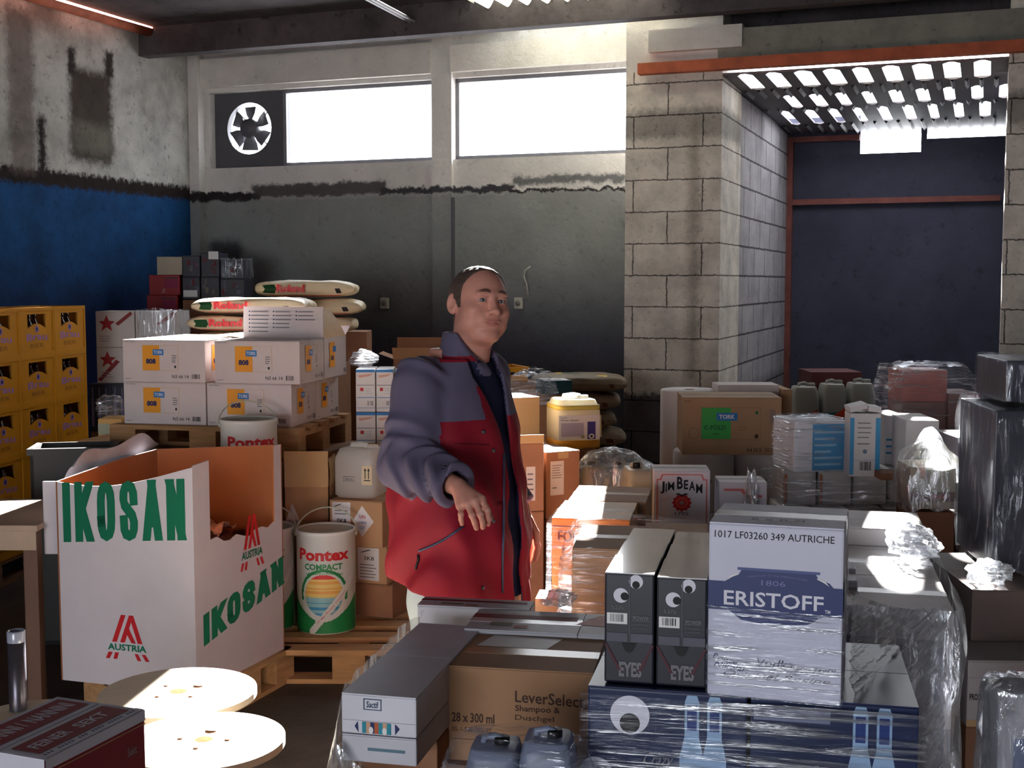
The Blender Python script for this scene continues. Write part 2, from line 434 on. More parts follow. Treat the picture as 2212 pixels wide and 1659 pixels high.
def wallmat(name, base, regions, axis=0, speck=0.12, nscale=3.0, bricks=None, rough=0.85):
    m, t, b = nt(name); L = t.links.new
    tc = N(t, 'ShaderNodeTexCoord')
    n1 = N(t, 'ShaderNodeTexNoise'); n1.inputs['Scale'].default_value = nscale; n1.inputs['Detail'].default_value = 8; n1.inputs['Roughness'].default_value = .65
    L(tc.outputs['Object'], n1.inputs['Vector'])
    n2 = N(t, 'ShaderNodeTexNoise'); n2.inputs['Scale'].default_value = nscale * 6; n2.inputs['Detail'].default_value = 8; n2.inputs['Roughness'].default_value = .7
    L(tc.outputs['Object'], n2.inputs['Vector'])
    vm = N(t, 'ShaderNodeVectorMath', operation='SUBTRACT'); L(n2.outputs['Color'], vm.inputs[0]); vm.inputs[1].default_value = (.5, .5, .5)
    vs = N(t, 'ShaderNodeVectorMath', operation='SCALE'); L(vm.outputs[0], vs.inputs[0]); vs.inputs['Scale'].default_value = 0.14
    va = N(t, 'ShaderNodeVectorMath', operation='ADD'); L(tc.outputs['Object'], va.inputs[0]); L(vs.outputs[0], va.inputs[1])
    sp = N(t, 'ShaderNodeSeparateXYZ'); L(va.outputs[0], sp.inputs[0])
    A = sp.outputs[axis]; Z = sp.outputs[2]
    def mathn(op, x, y):
        n = N(t, 'ShaderNodeMath', operation=op)
        for i, q in enumerate((x, y)):
            if isinstance(q, (int, float)): n.inputs[i].default_value = q
            else: L(q, n.inputs[i])
        return n.outputs[0]
    def ramp(x, e, w):   # smooth step rising at e
        n = N(t, 'ShaderNodeMapRange'); n.interpolation_type = 'SMOOTHSTEP'; L(x, n.inputs['Value'])
        n.inputs['From Min'].default_value = e - w; n.inputs['From Max'].default_value = e + w; return n.outputs[0]
    cur = N(t, 'ShaderNodeRGB'); cur.outputs[0].default_value = (*lin(base), 1); cur = cur.outputs[0]
    H_ = None
    for (a0, a1, z0, z1, col, w, st) in regions:
        mk = mathn('MULTIPLY', mathn('MULTIPLY', ramp(A, a0, w), mathn('SUBTRACT', 1.0, ramp(A, a1, w))), mathn('MULTIPLY', ramp(Z, z0, w), mathn('SUBTRACT', 1.0, ramp(Z, z1, w))))
        mk = mathn('MULTIPLY', mk, st)
        mx = N(t, 'ShaderNodeMix', data_type='RGBA'); L(mk, mx.inputs[0]); L(cur, mx.inputs[6]); mx.inputs[7].default_value = (*lin(col), 1); cur = mx.outputs[2]
    # blotches and flaking
    r2 = N(t, 'ShaderNodeValToRGB'); r2.color_ramp.elements[0].position = .32; r2.color_ramp.elements[1].position = .62
    r2.color_ramp.elements[0].color = (1 - speck * 3, 1 - speck * 3, 1 - speck * 3, 1); r2.color_ramp.elements[1].color = (1, 1, 1, 1)
    L(n1.outputs['Fac'], r2.inputs[0])
    m2 = N(t, 'ShaderNodeMix', data_type='RGBA', blend_type='MULTIPLY'); m2.inputs[0].default_value = 1; L(cur, m2.inputs[6]); L(r2.outputs[0], m2.inputs[7]); cur = m2.outputs[2]
    r3 = N(t, 'ShaderNodeValToRGB'); r3.color_ramp.elements[0].position = .30; r3.color_ramp.elements[1].position = .42
    r3.color_ramp.elements[0].color = (.25, .22, .2, 1); r3.color_ramp.elements[1].color = (1, 1, 1, 1)
    L(n2.outputs['Fac'], r3.inputs[0])
    m3 = N(t, 'ShaderNodeMix', data_type='RGBA', blend_type='MULTIPLY'); m3.inputs[0].default_value = min(1, speck * 5); L(cur, m3.inputs[6]); L(r3.outputs[0], m3.inputs[7]); cur = m3.outputs[2]
    hsrc = n2.outputs['Fac']
    if bricks:
        bw, bh, ms, off, zoff = bricks
        cb = N(t, 'ShaderNodeCombineXYZ')
        sp0 = N(t, 'ShaderNodeSeparateXYZ'); 
        vs2 = N(t, 'ShaderNodeVectorMath', operation='SCALE'); L(vm.outputs[0], vs2.inputs[0]); vs2.inputs['Scale'].default_value = 0.03
        va2 = N(t, 'ShaderNodeVectorMath', operation='ADD'); L(tc.outputs['Object'], va2.inputs[0]); L(vs2.outputs[0], va2.inputs[1]); L(va2.outputs[0], sp0.inputs[0])
        sh = mathn('ADD', sp0.outputs[axis], off); zz = mathn('ADD', sp0.outputs[2], zoff)
        L(sh, cb.inputs[0]); L(zz, cb.inputs[1])
        br = N(t, 'ShaderNodeTexBrick'); br.inputs['Scale'].default_value = 1.0
        br.inputs['Brick Width'].default_value = bw; br.inputs['Row Height'].default_value = bh; br.inputs['Mortar Size'].default_value = ms
        br.inputs['Color1'].default_value = (1, 1, 1, 1); br.inputs['Color2'].default_value = (.93, .93, .93, 1); br.inputs['Mortar'].default_value = (.06, .05, .05, 1)
        br.offset = .5
        L(cb.outputs[0], br.inputs['Vector'])
        m4 = N(t, 'ShaderNodeMix', data_type='RGBA', blend_type='MULTIPLY'); m4.inputs[0].default_value = .85; L(cur, m4.inputs[6]); L(br.outputs['Color'], m4.inputs[7]); cur = m4.outputs[2]
    L(cur, b.inputs['Base Color']); b.inputs['Roughness'].default_value = rough; b.inputs['Specular IOR Level'].default_value = .2
    bn = N(t, 'ShaderNodeBump'); bn.inputs['Strength'].default_value = .5; bn.inputs['Distance'].default_value = .02
    L(hsrc, bn.inputs['Height']); L(bn.outputs[0], b.inputs['Normal'])
    return m

zl = lambda px, py, t=TB: onwall(px, py, t)[1]
sl = lambda px, py=420, t=TB: onwall(px, py, t)[0]
Z1 = zl(700, 424)
CRK = (50, 46, 48)
mback = wallmat('flaking_grey_white_plaster', (226, 224, 220), [
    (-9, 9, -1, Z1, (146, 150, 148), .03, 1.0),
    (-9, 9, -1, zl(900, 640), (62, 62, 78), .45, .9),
    (-9, sl(560), Z1 - .02, zl(470, 417), CRK, .012, 1.0),
    (sl(545), sl(835), zl(700, 424), zl(700, 395), (78, 74, 76), .02, .95),
    (sl(820), sl(1110), zl(950, 418), zl(950, 404), (66, 66, 70), .012, 1.0),
    (sl(1100), sl(1352), zl(1230, 413), zl(1230, 406), CRK, .01, 1.0),
    (sl(1105), sl(1352), zl(1230, 396), zl(1230, 378), (92, 94, 96), .02, .9),
    (sl(1130), sl(1135), zl(1130, 600), zl(1130, 420), (150, 152, 150), .02, .4),
    (sl(450), sl(520), zl(480, 565), zl(480, 520), (36, 36, 44), .06, .8)], 0, .07, 2.0)
tt = lambda px, py: onside(px, py, SL)
zL = lambda px, py: onside(px, py, SL)[1]
ZB = tt(230, 400)[1]
mleft = wallmat('peeling_white_and_blue_paint', (186, 186, 180), [
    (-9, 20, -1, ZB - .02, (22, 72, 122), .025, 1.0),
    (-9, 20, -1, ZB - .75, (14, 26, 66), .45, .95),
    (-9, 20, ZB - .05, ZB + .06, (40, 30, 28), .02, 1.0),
    (tt(150, 230)[0], tt(242, 230)[0], zL(190, 350), zL(190, 150), (74, 66, 60), .05, 1.0),
    (tt(158, 230)[0], tt(240, 230)[0], zL(190, 330), zL(190, 268), (122, 118, 108), .07, .8),
    (tt(146, 130)[0], tt(162, 130)[0], zL(150, 160), zL(150, 100), (52, 46, 42), .03, 1.0),
    (tt(226, 130)[0], tt(244, 130)[0], zL(235, 170), zL(235, 110), (56, 48, 44), .03, 1.0),
    (tt(82, 300)[0], tt(98, 300)[0], zL(90, 375), zL(90, 248), (46, 36, 32), .03, 1.0),
    (tt(20, 300)[0], tt(76, 300)[0], zL(50, 372), zL(50, 20), (112, 102, 96), .05, .8),
    (tt(410, 300)[0], 20, ZB, 4, (132, 112, 100), .03, .8),
    (tt(60, 60)[0], tt(130, 60)[0], zL(90, 60), 4, (60, 52, 46), .1, .7)], 1, .16, 3.2)
mblock = wallmat('whitewashed_concrete_block', (240, 232, 220), [
    (-9, 9, -1, onwall(1400, 850, TP)[1], (92, 84, 92), .03, .95),
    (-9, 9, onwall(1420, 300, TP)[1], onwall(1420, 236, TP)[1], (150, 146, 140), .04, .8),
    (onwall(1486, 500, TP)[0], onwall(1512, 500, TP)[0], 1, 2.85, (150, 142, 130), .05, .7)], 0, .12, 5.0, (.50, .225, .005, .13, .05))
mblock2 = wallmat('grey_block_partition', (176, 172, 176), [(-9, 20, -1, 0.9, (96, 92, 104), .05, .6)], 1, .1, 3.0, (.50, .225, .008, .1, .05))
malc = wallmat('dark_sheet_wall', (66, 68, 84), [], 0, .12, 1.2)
mceil = wallmat('sooty_roof_sheet', (88, 82, 84), [], 0, .2, 2.0)
mfloor = wallmat('dirty_concrete_floor', (76, 66, 60), [], 0, .15, 2.0, rough=.6)
mconc = wallmat('grey_green_concrete', (150, 150, 140), [], 0, .12, 3.0)
mlint = wallmat('light_concrete', (226, 222, 216), [], 0, .06, 3.0)
mrust = M('rusty_red_paint', (176, 92, 62), .7, .25, 8, .1)
mrust2 = M('dull_rusty_steel', (110, 62, 56), .7, .25, 8, .1)
mdark = M('dark_steel_sheet', (86, 86, 92), .5, .12, 3)

# ---- shell
q = MB(); q.box((SL - .3, TR - .3, -.12), (SR + .3, TA + .4, 0), mfloor); struct('floor', q)
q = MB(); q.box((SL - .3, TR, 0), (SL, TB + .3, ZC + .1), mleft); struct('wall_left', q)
q = MB(); q.box((SR, TR, 0), (SR + .3, TB, ZC + .1), mlint); struct('wall_right', q)
# back wall: pieces round the window opening, one mesh
q = MB(); T0, T1 = TB, TB + .10
q.box((SL - .3, T0, 0), (PX0 + .3, T1, Z_SILL), mback); q.box((SL - .3, T0, Z_HEAD), (PX0 + .3, T1, ZC + .1), mback)
q.box((SL - .3, T0, Z_SILL), (S_A, T1, Z_HEAD), mback); q.box((S_B, T0, Z_SILL), (PX0 + .3, T1, Z_HEAD), mback)
struct('wall_back', q)
q = MB(); q.box((S_P0, TB - .035, 0), (S_P1, TB + .12, ZC), mback); q.box((S_P1, TB - .05, 0.6), (S_P1 + .012, TB, Z_SILL - .3), mdark)
struct('trim_2', q)
# lintel ledge that catches the light over the windows
q = MB(); q.box((SL, TB - .06, zl(700, 176)), (S_P0, TB, zl(700, 112)), mlint); q.box((S_P1, TB - .06, zl(1100, 150)), (PX0, TB, zl(1100, 92)), mlint); struct('trim_3', q)
# corner pier at the left end of the back wall
q = MB(); q.box((SL, TB - .10, 0), (sl(446), TB, ZC), mback); struct('trim_4', q)
# window frames (thin steel) in the two clear openings
mwin = M('window_steel', (120, 120, 126), .5, .1)
def window(nm, a, b_):
    q = MB(); t = TB + .05
    for s in (a, b_ - .03): q.box((s, t, Z_SILL), (s + .03, t + .03, Z_HEAD), mwin)
    q.box((a, t, Z_SILL), (b_, t + .03, Z_SILL + .03), mwin); q.box((a, t, Z_HEAD - .03), (b_, t + .03, Z_HEAD), mwin)
    o = struct(nm, q)
    g = bpy.data.materials.get('window_glass')
    if g is None:
        g, tr, bs = nt('window_glass'); tr.nodes.remove(bs)
        a1 = N(tr, 'ShaderNodeBsdfTransparent'); a1.inputs[0].default_value = (.97, .98, 1, 1); a2 = N(tr, 'ShaderNodeBsdfGlossy'); a2.inputs['Roughness'].default_value = .02
        mx = N(tr, 'ShaderNodeMixShader'); mx.inputs[0].default_value = .06; tr.links.new(a1.outputs[0], mx.inputs[1]); tr.links.new(a2.outputs[0], mx.inputs[2])
        tr.links.new(mx.outputs[0], tr.nodes['Material Output'].inputs['Surface'])
    p = MB(); p.add([(a, t + .015, Z_SILL), (b_, t + .015, Z_SILL), (b_, t + .015, Z_HEAD), (a, t + .015, Z_HEAD)], [(0, 1, 2, 3)], g)
    po = p.build('window_pane', o)
    return o
window('window_1', S_W1, S_P0); window('window_2', S_P1, S_B)
# fan panel
fs, fz = onwall(527, 275, TB); fr = abs(onwall(575, 275, TB)[0] - fs)
q = MB(); n = 48; t = TB + .08
c0 = [(fs + fr * math.cos(2 * math.pi * k / n), t, fz + fr * math.sin(2 * math.pi * k / n)) for k in range(n)]
def sq(k):
    a = 2 * math.pi * k / n; c, s = math.cos(a), math.sin(a)
    ex = (S_W1 - fs) if c > 0 else (fs - S_A); ez = (Z_HEAD - fz) if s > 0 else (fz - Z_SILL)
    r = min(ex / abs(c) if abs(c) > 1e-6 else 1e9, ez / abs(s) if abs(s) > 1e-6 else 1e9)
    return (fs + r * c, t, fz + r * s)
c1 = [sq(k) for k in range(n)]
q.add(c0 + c1, [(k, (k + 1) % n, n + (k + 1) % n, n + k) for k in range(n)], mdark)
q.add([(x, t, z) for x, _, z in c0] + [(x, t + .06, z) for x, _, z in c0], [(k, n + k, n + (k + 1) % n, (k + 1) % n) for k in range(n)], mdark)
for k in range(n):
    p0, p1 = c1[k], c1[(k + 1) % n]
    if abs(p0[0] - p1[0]) > 1e-5 and abs(p0[2] - p1[2]) > 1e-5:
        q.add([p0, p1, (S_A if p0[0] < fs else S_W1, t, Z_SILL if p0[2] < fz else Z_HEAD)], [(0, 1, 2)], mdark)
q.box((S_W1 - .02, t, Z_SILL), (S_W1, t + .08, Z_HEAD), mdark)
struct('trim_5', q)
fan = thing('exhaust_fan', 'round extractor fan with dark blades in the grey panel left of the windows', 'fan', s2w(fs, TB + .1, fz), -TH)
def TFa(): return Matrix.Rotation(math.pi / 2, 4, 'X')
q = MB(); q.lathe([(0.001, -.05), (fr * .36, -.05), (fr * .40, 0), (fr * .36, .04), (.001, .05)], mdark, 24, TFa()); q.build('motor_hub', fan)
for k in range(6):
    a0 = 2 * math.pi * k / 6 + .5; q = MB(); vs = []
    w0, w1 = .42, .40
    for (r, w, dz) in ((fr * .3, .35, .0), (fr * .62, .42, .0), (fr * .9, .36, .0)):
        vs += [(r * math.cos(a0 - w), -.02, r * math.sin(a0 - w)), (r * math.cos(a0 + w), .02, r * math.sin(a0 + w))]
    q.add(vs, [(0, 1, 3, 2), (2, 3, 5, 4)], mdark); q.build('fan_blade', fan)
for k in range(4):
    a = math.pi / 4 + k * math.pi / 2; q = MB(); q.tube([(0, .05, 0), (fr * math.cos(a), .05, fr * math.sin(a))], .006, mdark); q.build('guard_bar', fan)

# ---- pillar + partition wall, right pillar
q = MB()
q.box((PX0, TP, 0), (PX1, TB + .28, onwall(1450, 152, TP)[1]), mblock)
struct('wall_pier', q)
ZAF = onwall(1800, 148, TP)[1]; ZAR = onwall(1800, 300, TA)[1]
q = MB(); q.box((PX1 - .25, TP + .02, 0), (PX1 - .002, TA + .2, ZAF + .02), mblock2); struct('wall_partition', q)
q = MB(); q.box((RX0, TP, 0), (SR, TP + .5, ZC), mblock); struct('wall_pier_right', q)
# lintel over the alcove and white lintel on the pier
q = MB(); q.box((PX1 - .03, TP - .02, onwall(1900, 108, TP)[1]), (SR, TP + .3, onwall(1900, 40, TP)[1]), mconc); struct('trim_6', q)
q = MB(); q.box((sl(1405, 90, TP), TP - .06, onwall(1500, 110, TP)[1]), (sl(1606, 90, TP), TP + .1, onwall(1500, 62, TP)[1]), mlint)
q.box((PX0, TP, onwall(1450, 152, TP)[1]), (PX1, TB + .2, ZC), mlint); struct('trim_7', q)
q = MB(); q.box((PX1, TP + .3, onwall(1900, 44, TP)[1]), (SR, TP + .4, ZC + .05), mceil); struct('trim_8', q)
# rusty beam across the alcove mouth
q = MB(); q.box((sl(1385, 135, TP), TP - .10, onwall(1700, 146, TP)[1]), (SR, TP - .02, onwall(1700, 122, TP)[1]), mrust); struct('trim_9', q)
# alcove back wall with the gap under the roof
ga0 = onwall(1858, 300, TA)[0]; ga1 = onwall(1990, 300, TA)[0]; gb1 = onwall(2150, 280, TA)[0]
gz0 = onwall(1925, 330, TA)[1]; gz1 = onwall(1925, 272, TA)[1]; hz0 = onwall(2070, 297, TA)[1]
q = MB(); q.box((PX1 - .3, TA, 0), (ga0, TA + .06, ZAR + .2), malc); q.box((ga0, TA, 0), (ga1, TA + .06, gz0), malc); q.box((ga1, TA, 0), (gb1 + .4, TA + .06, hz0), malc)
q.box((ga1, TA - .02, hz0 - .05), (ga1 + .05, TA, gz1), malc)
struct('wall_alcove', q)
q = MB(); q.box((PX1, TA - .06, onwall(1800, 306, TA)[1]), (ga0 + .0, TA, onwall(1800, 294, TA)[1]), mrust2); q.box((PX1, TA - .06, onwall(1800, 442, TA)[1]), (RX0, TA, onwall(1800, 430, TA)[1]), mrust2)
q.box((PX1, TA - .08, 0), (PX1 + .05, TA, ZAR), mrust2)
struct('trim_10', q)
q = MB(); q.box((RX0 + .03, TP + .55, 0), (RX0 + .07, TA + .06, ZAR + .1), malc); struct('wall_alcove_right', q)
# alcove roof with open slots; front gap and extra slots added to admit sun
msheet = M('dull_corrugated_sheet', (104, 100, 104), .6, .15, 4)
q = MB(); zt = lambda t: ZAF + (ZAR + .06 - ZAF) * (t - TP) / (TA - TP)
def roofbox(s0, s1, t0, t1, th=.015):
    a, b_ = zt(t0), zt(t1)
    q.add([(s0, t0, a), (s1, t0, a), (s1, t1, b_), (s0, t1, b_), (s0, t0, a + th), (s1, t0, a + th), (s1, t1, b_ + th), (s0, t1, b_ + th)],
          [(0, 1, 2, 3), (7, 6, 5, 4), (0, 4, 5, 1), (1, 5, 6, 2), (2, 6, 7, 3), (3, 7, 4, 0)], msheet)
def yt(py, px=1900):       # t where pixel row meets the sloping roof
    t = TP
    for _ in range(30): 
        z = zt(t); r = ray(px, py); k = (z - H) / r.z; t = r.x * k * ST + r.y * k * CT
    return t
TG = yt(143)  # roof sheet starts here; strip in front left open to pass sun
rows = [(TG, yt(180)), (yt(196), yt(225)), (yt(230), yt(262))]
SE = RX0 + .5; S0 = PX1 - .3; ROFF = (0, 0, 0)
edges = [TG - .0001] + [e for r_ in rows for e in r_] + [TA + .3]
for a, b_ in zip(edges[0::2], edges[1::2]): roofbox(S0, SE, a, b_)
for ri, (a, b_) in enumerate(rows):
    pitch = .193; py_ = (155, 210, 250)[ri]; r = ray((1580, 1690, 1690)[ri], py_); tc_ = yt(py_); k_ = (zt(tc_) - H) / r.z; first = w2s(r.x * k_, r.y * k_)[0] + ROFF[ri]; s = S0
    x = first
    while x < RX0 - .03:
        wv = (.112, .084, .076)[ri] + .008 * math.sin(x * 9 + ri)
        roofbox(s, x, a, b_)
        # clipped slot corners
        for (ss, sg) in ((x, 1), (x + wv, -1)):
            for (tA, tg) in ((a, 1), (b_, -1)):
                p0 = (ss, tA, zt(tA)); p1 = (ss + sg * wv * .35, tA, zt(tA)); p2 = (ss, tA + tg * .06, zt(tA + tg * .06))
                q.add([p0, p1, p2], [(0, 1, 2)], msheet)
        s = x + wv; x += pitch
    roofbox(s, SE, a, b_)
for k in range(34):       # corrugation ribs seen from below
    s = S0 + .05 + k * .0965
    if s > SE: break
    for a, b_ in zip(edges[0::2], edges[1::2]):
        q.add([(s - .016, a, zt(a)), (s, a, zt(a) - .022), (s + .016, a, zt(a)), (s - .016, b_, zt(b_)), (s, b_, zt(b_) - .022), (s + .016, b_, zt(b_))], [(0, 1, 4, 3), (1, 2, 5, 4)], msheet)
struct('roof_alcove', q)
# ---- main ceiling with a translucent sheet in it
KS0 = onz(1085, 34, ZC); KS1 = onz(1472, 10, ZC)
a0 = w2s(KS0.x, KS0.y); a1 = w2s(KS1.x, KS1.y); kt = (a0[1] + a1[1]) / 2
q = MB(); q.box((SL - .3, TR, ZC), (SR + .3, kt - .9, ZC + .12), mceil)
q.box((SL - .3, kt - .9, ZC), (a0[0], TB + .3, ZC + .12), mceil); q.box((a1[0], kt - .9, ZC), (SR + .3, TB + .3, ZC + .12), mceil); q.box((a0[0], kt, ZC), (a1[0], TB + .3, ZC + .12), mceil)
for k in range(90):
    s = SL + .1 * k + .05
    if s > SR: break
    q.add([(s - .025, kt + .02, ZC), (s, kt + .02, ZC - .02), (s + .025, kt + .02, ZC), (s - .025, TB, ZC), (s, TB, ZC - .02), (s + .025, TB, ZC)], [(0, 1, 4, 3), (1, 2, 5, 4), (0, 2, 1), (3, 4, 5)], mceil)
struct('ceiling', q)
mtl, tr_, bs_ = nt('translucent_yellowed_sheet'); tr_.nodes.remove(bs_)
a_ = N(tr_, 'ShaderNodeBsdfTranslucent'); a_.inputs[0].default_value = (.85, .83, .68, 1); b2_ = N(tr_, 'ShaderNodeBsdfDiffuse'); b2_.inputs[0].default_value = (.8, .78, .66, 1)
mx_ = N(tr_, 'ShaderNodeMixShader'); mx_.inputs[0].default_value = .5; tr_.links.new(a_.outputs[0], mx_.inputs[1]); tr_.links.new(b2_.outputs[0], mx_.inputs[2]); tr_.links.new(mx_.outputs[0], tr_.nodes['Material Output'].inputs['Surface'])
q = MB(); q.grid(lambda u, v: (a0[0] + .01 + (a1[0] - a0[0] - .02) * u, kt - .9 + .9 * v, ZC - .03 + .045 * math.sin(u * 2 * math.pi * 9.0)), 120, 4, mtl); struct('ceiling_skylight', q)
# steel purlins and roof pipes
q = MB()
q.box((SL, TB - .75, ZC - .22), (SR, TB - .63, ZC), mceil); struct('trim_11', q)
q = MB()
q.tube([(SL + .10, TR, zL(415, 103)), (SL + .10, TB - .02, zL(415, 103))], .045, mrust, 10); struct('trim_12', q)
q = MB(); q.box((SL, TR, zL(415, 88)), (SL + .06, TB, zL(415, 80)), mdark); struct('trim_13', q)
mrod = M('pale_steel_rod', (150, 146, 148), .5, .1)
for i, (pa, pb) in enumerate((((812, 2), (948, 74)), ((800, 2), (930, 70)), ((1532, 2), (1580, 42)), ((1548, 2), (1592, 40)))):
    A = onz(*pb, ZC - .12); B_ = onz(*pa, ZC - .12); d = (B_ - A); B2 = A + d * 2.4
    q = MB(); q.tube([A, B2], .012, mrod, 8); o = q.build('trim_%d' % (14 + i)); o['kind'] = 'structure'
# rear wall behind the camera with the wide loading gate
q = MB(); g0, g1, gh = -3.2, .6, 2.4
q.box((SL - .3, TR - .25, 0), (g0, TR, ZC + .1), mlint); q.box((g1, TR - .25, 0), (SR + .3, TR, ZC + .1), mlint); q.box((g0, TR - .25, gh), (g1, TR, ZC + .1), mlint)
struct('wall_rear', q)
# sockets and a pipe stub on the back wall
mpl = M('dirty_white_plastic', (180, 178, 170), .5, .1)
for (px, py, lb) in ((833, 655, 'small pale socket box on the grey back wall left of the man'), (1122, 655, 'small pale socket box on the grey back wall just right of the man\'s head')):
    s_, z_ = onwall(px, py, TB); o = thing('wall_socket', lb, 'socket', s2w(s_, TB, z_), -TH)
    q = MB(); q.rbox((-.035, -.035, -.045), (.035, 0, .045), mpl, .008); q.build('socket_housing', o)
    q = MB(); q.lathe([(.001, .036), (.022, .036), (.022, .040), (.001, .040)], M('socket_grey', (120, 118, 112)), 16, Matrix.Rotation(math.pi / 2, 4, 'X')); q.build('socket_lid', o)
s_, z_ = onwall(1140, 598, TB)
o = thing('wall_cable', 'short loop of pale cable hanging on the back wall right of the man', 'cable', s2w(s_, TB - .02, z_), -TH)
q = MB(); q.tube([(.03, 0, .08), (-.01, -.01, .05), (-.02, -.01, 0), (.0, -.01, -.05), (.01, 0, -.14)], .007, mpl); q.build('cable_loop', o)
portal((S_W1 + S_P0) / 2, TB + .3, (Z_SILL + Z_HEAD) / 2, S_P0 - S_W1, Z_HEAD - Z_SILL, (0, -1, 0))
portal((S_P1 + S_B) / 2, TB + .3, (Z_SILL + Z_HEAD) / 2, S_B - S_P1, Z_HEAD - Z_SILL, (0, -1, 0))
portal((g0 + g1) / 2, TR - .3, gh / 2, g1 - g0, gh, (0, 1, 0))
# ================================================================ left side
YEL = M('yellow_crate_plastic', (188, 128, 22), .4, .08, 5, .02)
YELD = M('yellow_crate_inside', (150, 100, 18), .5, .1)
VIO = M('violet_ink', (150, 110, 170), .5, .1)
GLASSB = M('brown_bottle_glass', (46, 18, 8), .12, .1, spec=.6)
CAPM = M('bottle_cap_gold', (190, 150, 70), .3, .1, metal=.6)
def crate_body(W, D, Hh):
    b = MB(); hw = .105; z0, z1 = Hh * .66, Hh * .86; th = .010
    def arch(x): return z0 - .028 + .028 * math.cos(x / hw * math.pi / 2) * 1.0
    for y, inv in ((-D / 2, 0), (-D / 2 + th, 1)):
        def P(pts):
            f = tuple(range(len(pts))); b.add([(x, y, z) for x, z in pts], [f if not inv else tuple(reversed(f))], YEL if not inv else YELD)
        P([(-W / 2, 0), (-hw, 0), (-hw, Hh), (-W / 2, Hh)]); P([(hw, 0), (W / 2, 0), (W / 2, Hh), (hw, Hh)])
        P([(-hw, z1), (hw, z1), (hw, Hh), (-hw, Hh)])
        n = 10; xs = [-hw + 2 * hw * k / n for k in range(n + 1)]
        for a, c in zip(xs, xs[1:]): P([(a, 0), (c, 0), (c, arch(c)), (a, arch(a))])
    n = 10; xs = [-hw + 2 * hw * k / n for k in range(n + 1)]
    ring = [(x, arch(x)) for x in xs] + [(hw, z1), (-hw, z1)]
    m_ = len(ring); b.add([(x, -D / 2, z) for x, z in ring] + [(x, -D / 2 + th, z) for x, z in ring], [(k, (k + 1) % m_, m_ + (k + 1) % m_, m_ + k) for k in range(m_)], YELD)
    b.box((-W / 2, -D / 2, Hh - .006), (W / 2, -D / 2 + th, Hh), YEL)
    b.box((-W / 2, -D / 2, 0), (-W / 2 + th, D / 2, Hh), YEL); b.box((W / 2 - th, -D / 2, 0), (W / 2, D / 2, Hh), YEL)
    b.box((-W / 2, D / 2 - th, 0), (W / 2, D / 2, Hh), YEL); b.box((-W / 2, -D / 2, 0), (W / 2, D / 2, .008), YEL)
    # proud rim ribs on the face
    b.box((-W / 2, -D / 2 - .006, Hh - .02), (W / 2, -D / 2, Hh), YEL); b.box((-W / 2, -D / 2 - .006, 0), (W / 2, -D / 2, .02), YEL)
    b.box((-W / 2, -D / 2 - .006, .02), (-W / 2 + .012, -D / 2, Hh - .02), YEL); b.box((W / 2 - .012, -D / 2 - .006, .02), (W / 2, -D / 2, Hh - .02), YEL)
    return b
CW, CD, CH = .398, .30, .282
proto = thing('beer_crate', 'x', 'crate'); crate_body(CW, CD, CH).build('crate_shell', proto)
P_ = Prints(CW, CD, CH)
P_.disc('F', .5, .545, .055, .075, VIO); P_.disc('F', .5, .545, .03, .045, NAVY)
P_.text('F', 'Brau', .2, .30, .8, .45, VIO, .02, arc=.02); P_.text('F', 'BIER', .3, .16, .7, .25, M('brown_ink', (140, 92, 20)), .01)
P_.build(proto, 'crest_print')
bottle = MB(); bottle.lathe([(.001, 0), (.03, 0), (.03, .15), (.026, .175), (.014, .20), (.0125, .235), (.001, .235)], GLASSB, 16)
cA = onz(-14, 668, 1.554) if False else at(-1, 668, 6.95); cB = at(183, 660, 7.95)
dirc = Vector((cB.x - cA.x, cB.y - cA.y, 0)).normalized(); ang = math.atan2(dirc.y, dirc.x)
nrm = Vector((-dirc.y, dirc.x, 0))
cols_n = ['near column', 'middle column', 'far column']
rows_n = ['bottom', 'fourth', 'third', 'second', 'top']
bproto = None; firstc = True
for ci in range(3):
    for ri in range(5):
        off = (2 - ci + .5) * (CW + .003)
        p = Vector((cB.x, cB.y, 0)) - dirc * off + nrm * (CD / 2 + .004)
        lab = 'yellow beer crate, %s row down, %s of the stack by the blue wall' % (rows_n[ri], cols_n[ci])
        z = .144 + ri * CH
        if firstc:
            c = proto; c.location = (p.x, p.y, z); c.rotation_euler = (0, 0, ang); c['label'] = lab; c['group'] = 'yellow beer crates by the blue wall'; firstc = False
        else: c = dup(proto, (p.x, p.y, z), ang, lab, 'yellow beer crates by the blue wall')
        if ri >= 1:
            for bx in (-.068, 0, .068):
                q = p + dirc * bx - nrm * (CD / 2 - .055)
                bl = 'one of three brown glass bottles behind the hand hole of the %s yellow crate in the %s' % (rows_n[ri], cols_n[ci].replace(' the camera', ''))
                bl = '%s brown bottle in the hand hole of the %s yellow crate, %s' % ({-1: 'left', 0: 'middle', 1: 'right'}[int(np.sign(bx))], rows_n[ri], cols_n[ci])
                if bproto is None:
                    bproto = thing('beer_bottle', bl, 'bottle', (q.x, q.y, z + .0085), 0, 'brown bottles in the yellow crates')
                    bottle.build('glass_body', bproto); k_ = MB(); k_.lathe([(.001, .236), (.014, .236), (.014, .243), (.001, .245)], CAPM, 14); k_.build('crown_cap', bproto)
                else: dup(bproto, (q.x, q.y, z + .0085), 0, bl)
pc = Vector((cB.x, cB.y, 0)) - dirc * .6 + nrm * .4
pallet('wooden pallet under the stack of yellow beer crates', pc.x, pc.y, 0, ang, 1.22, .8, True)

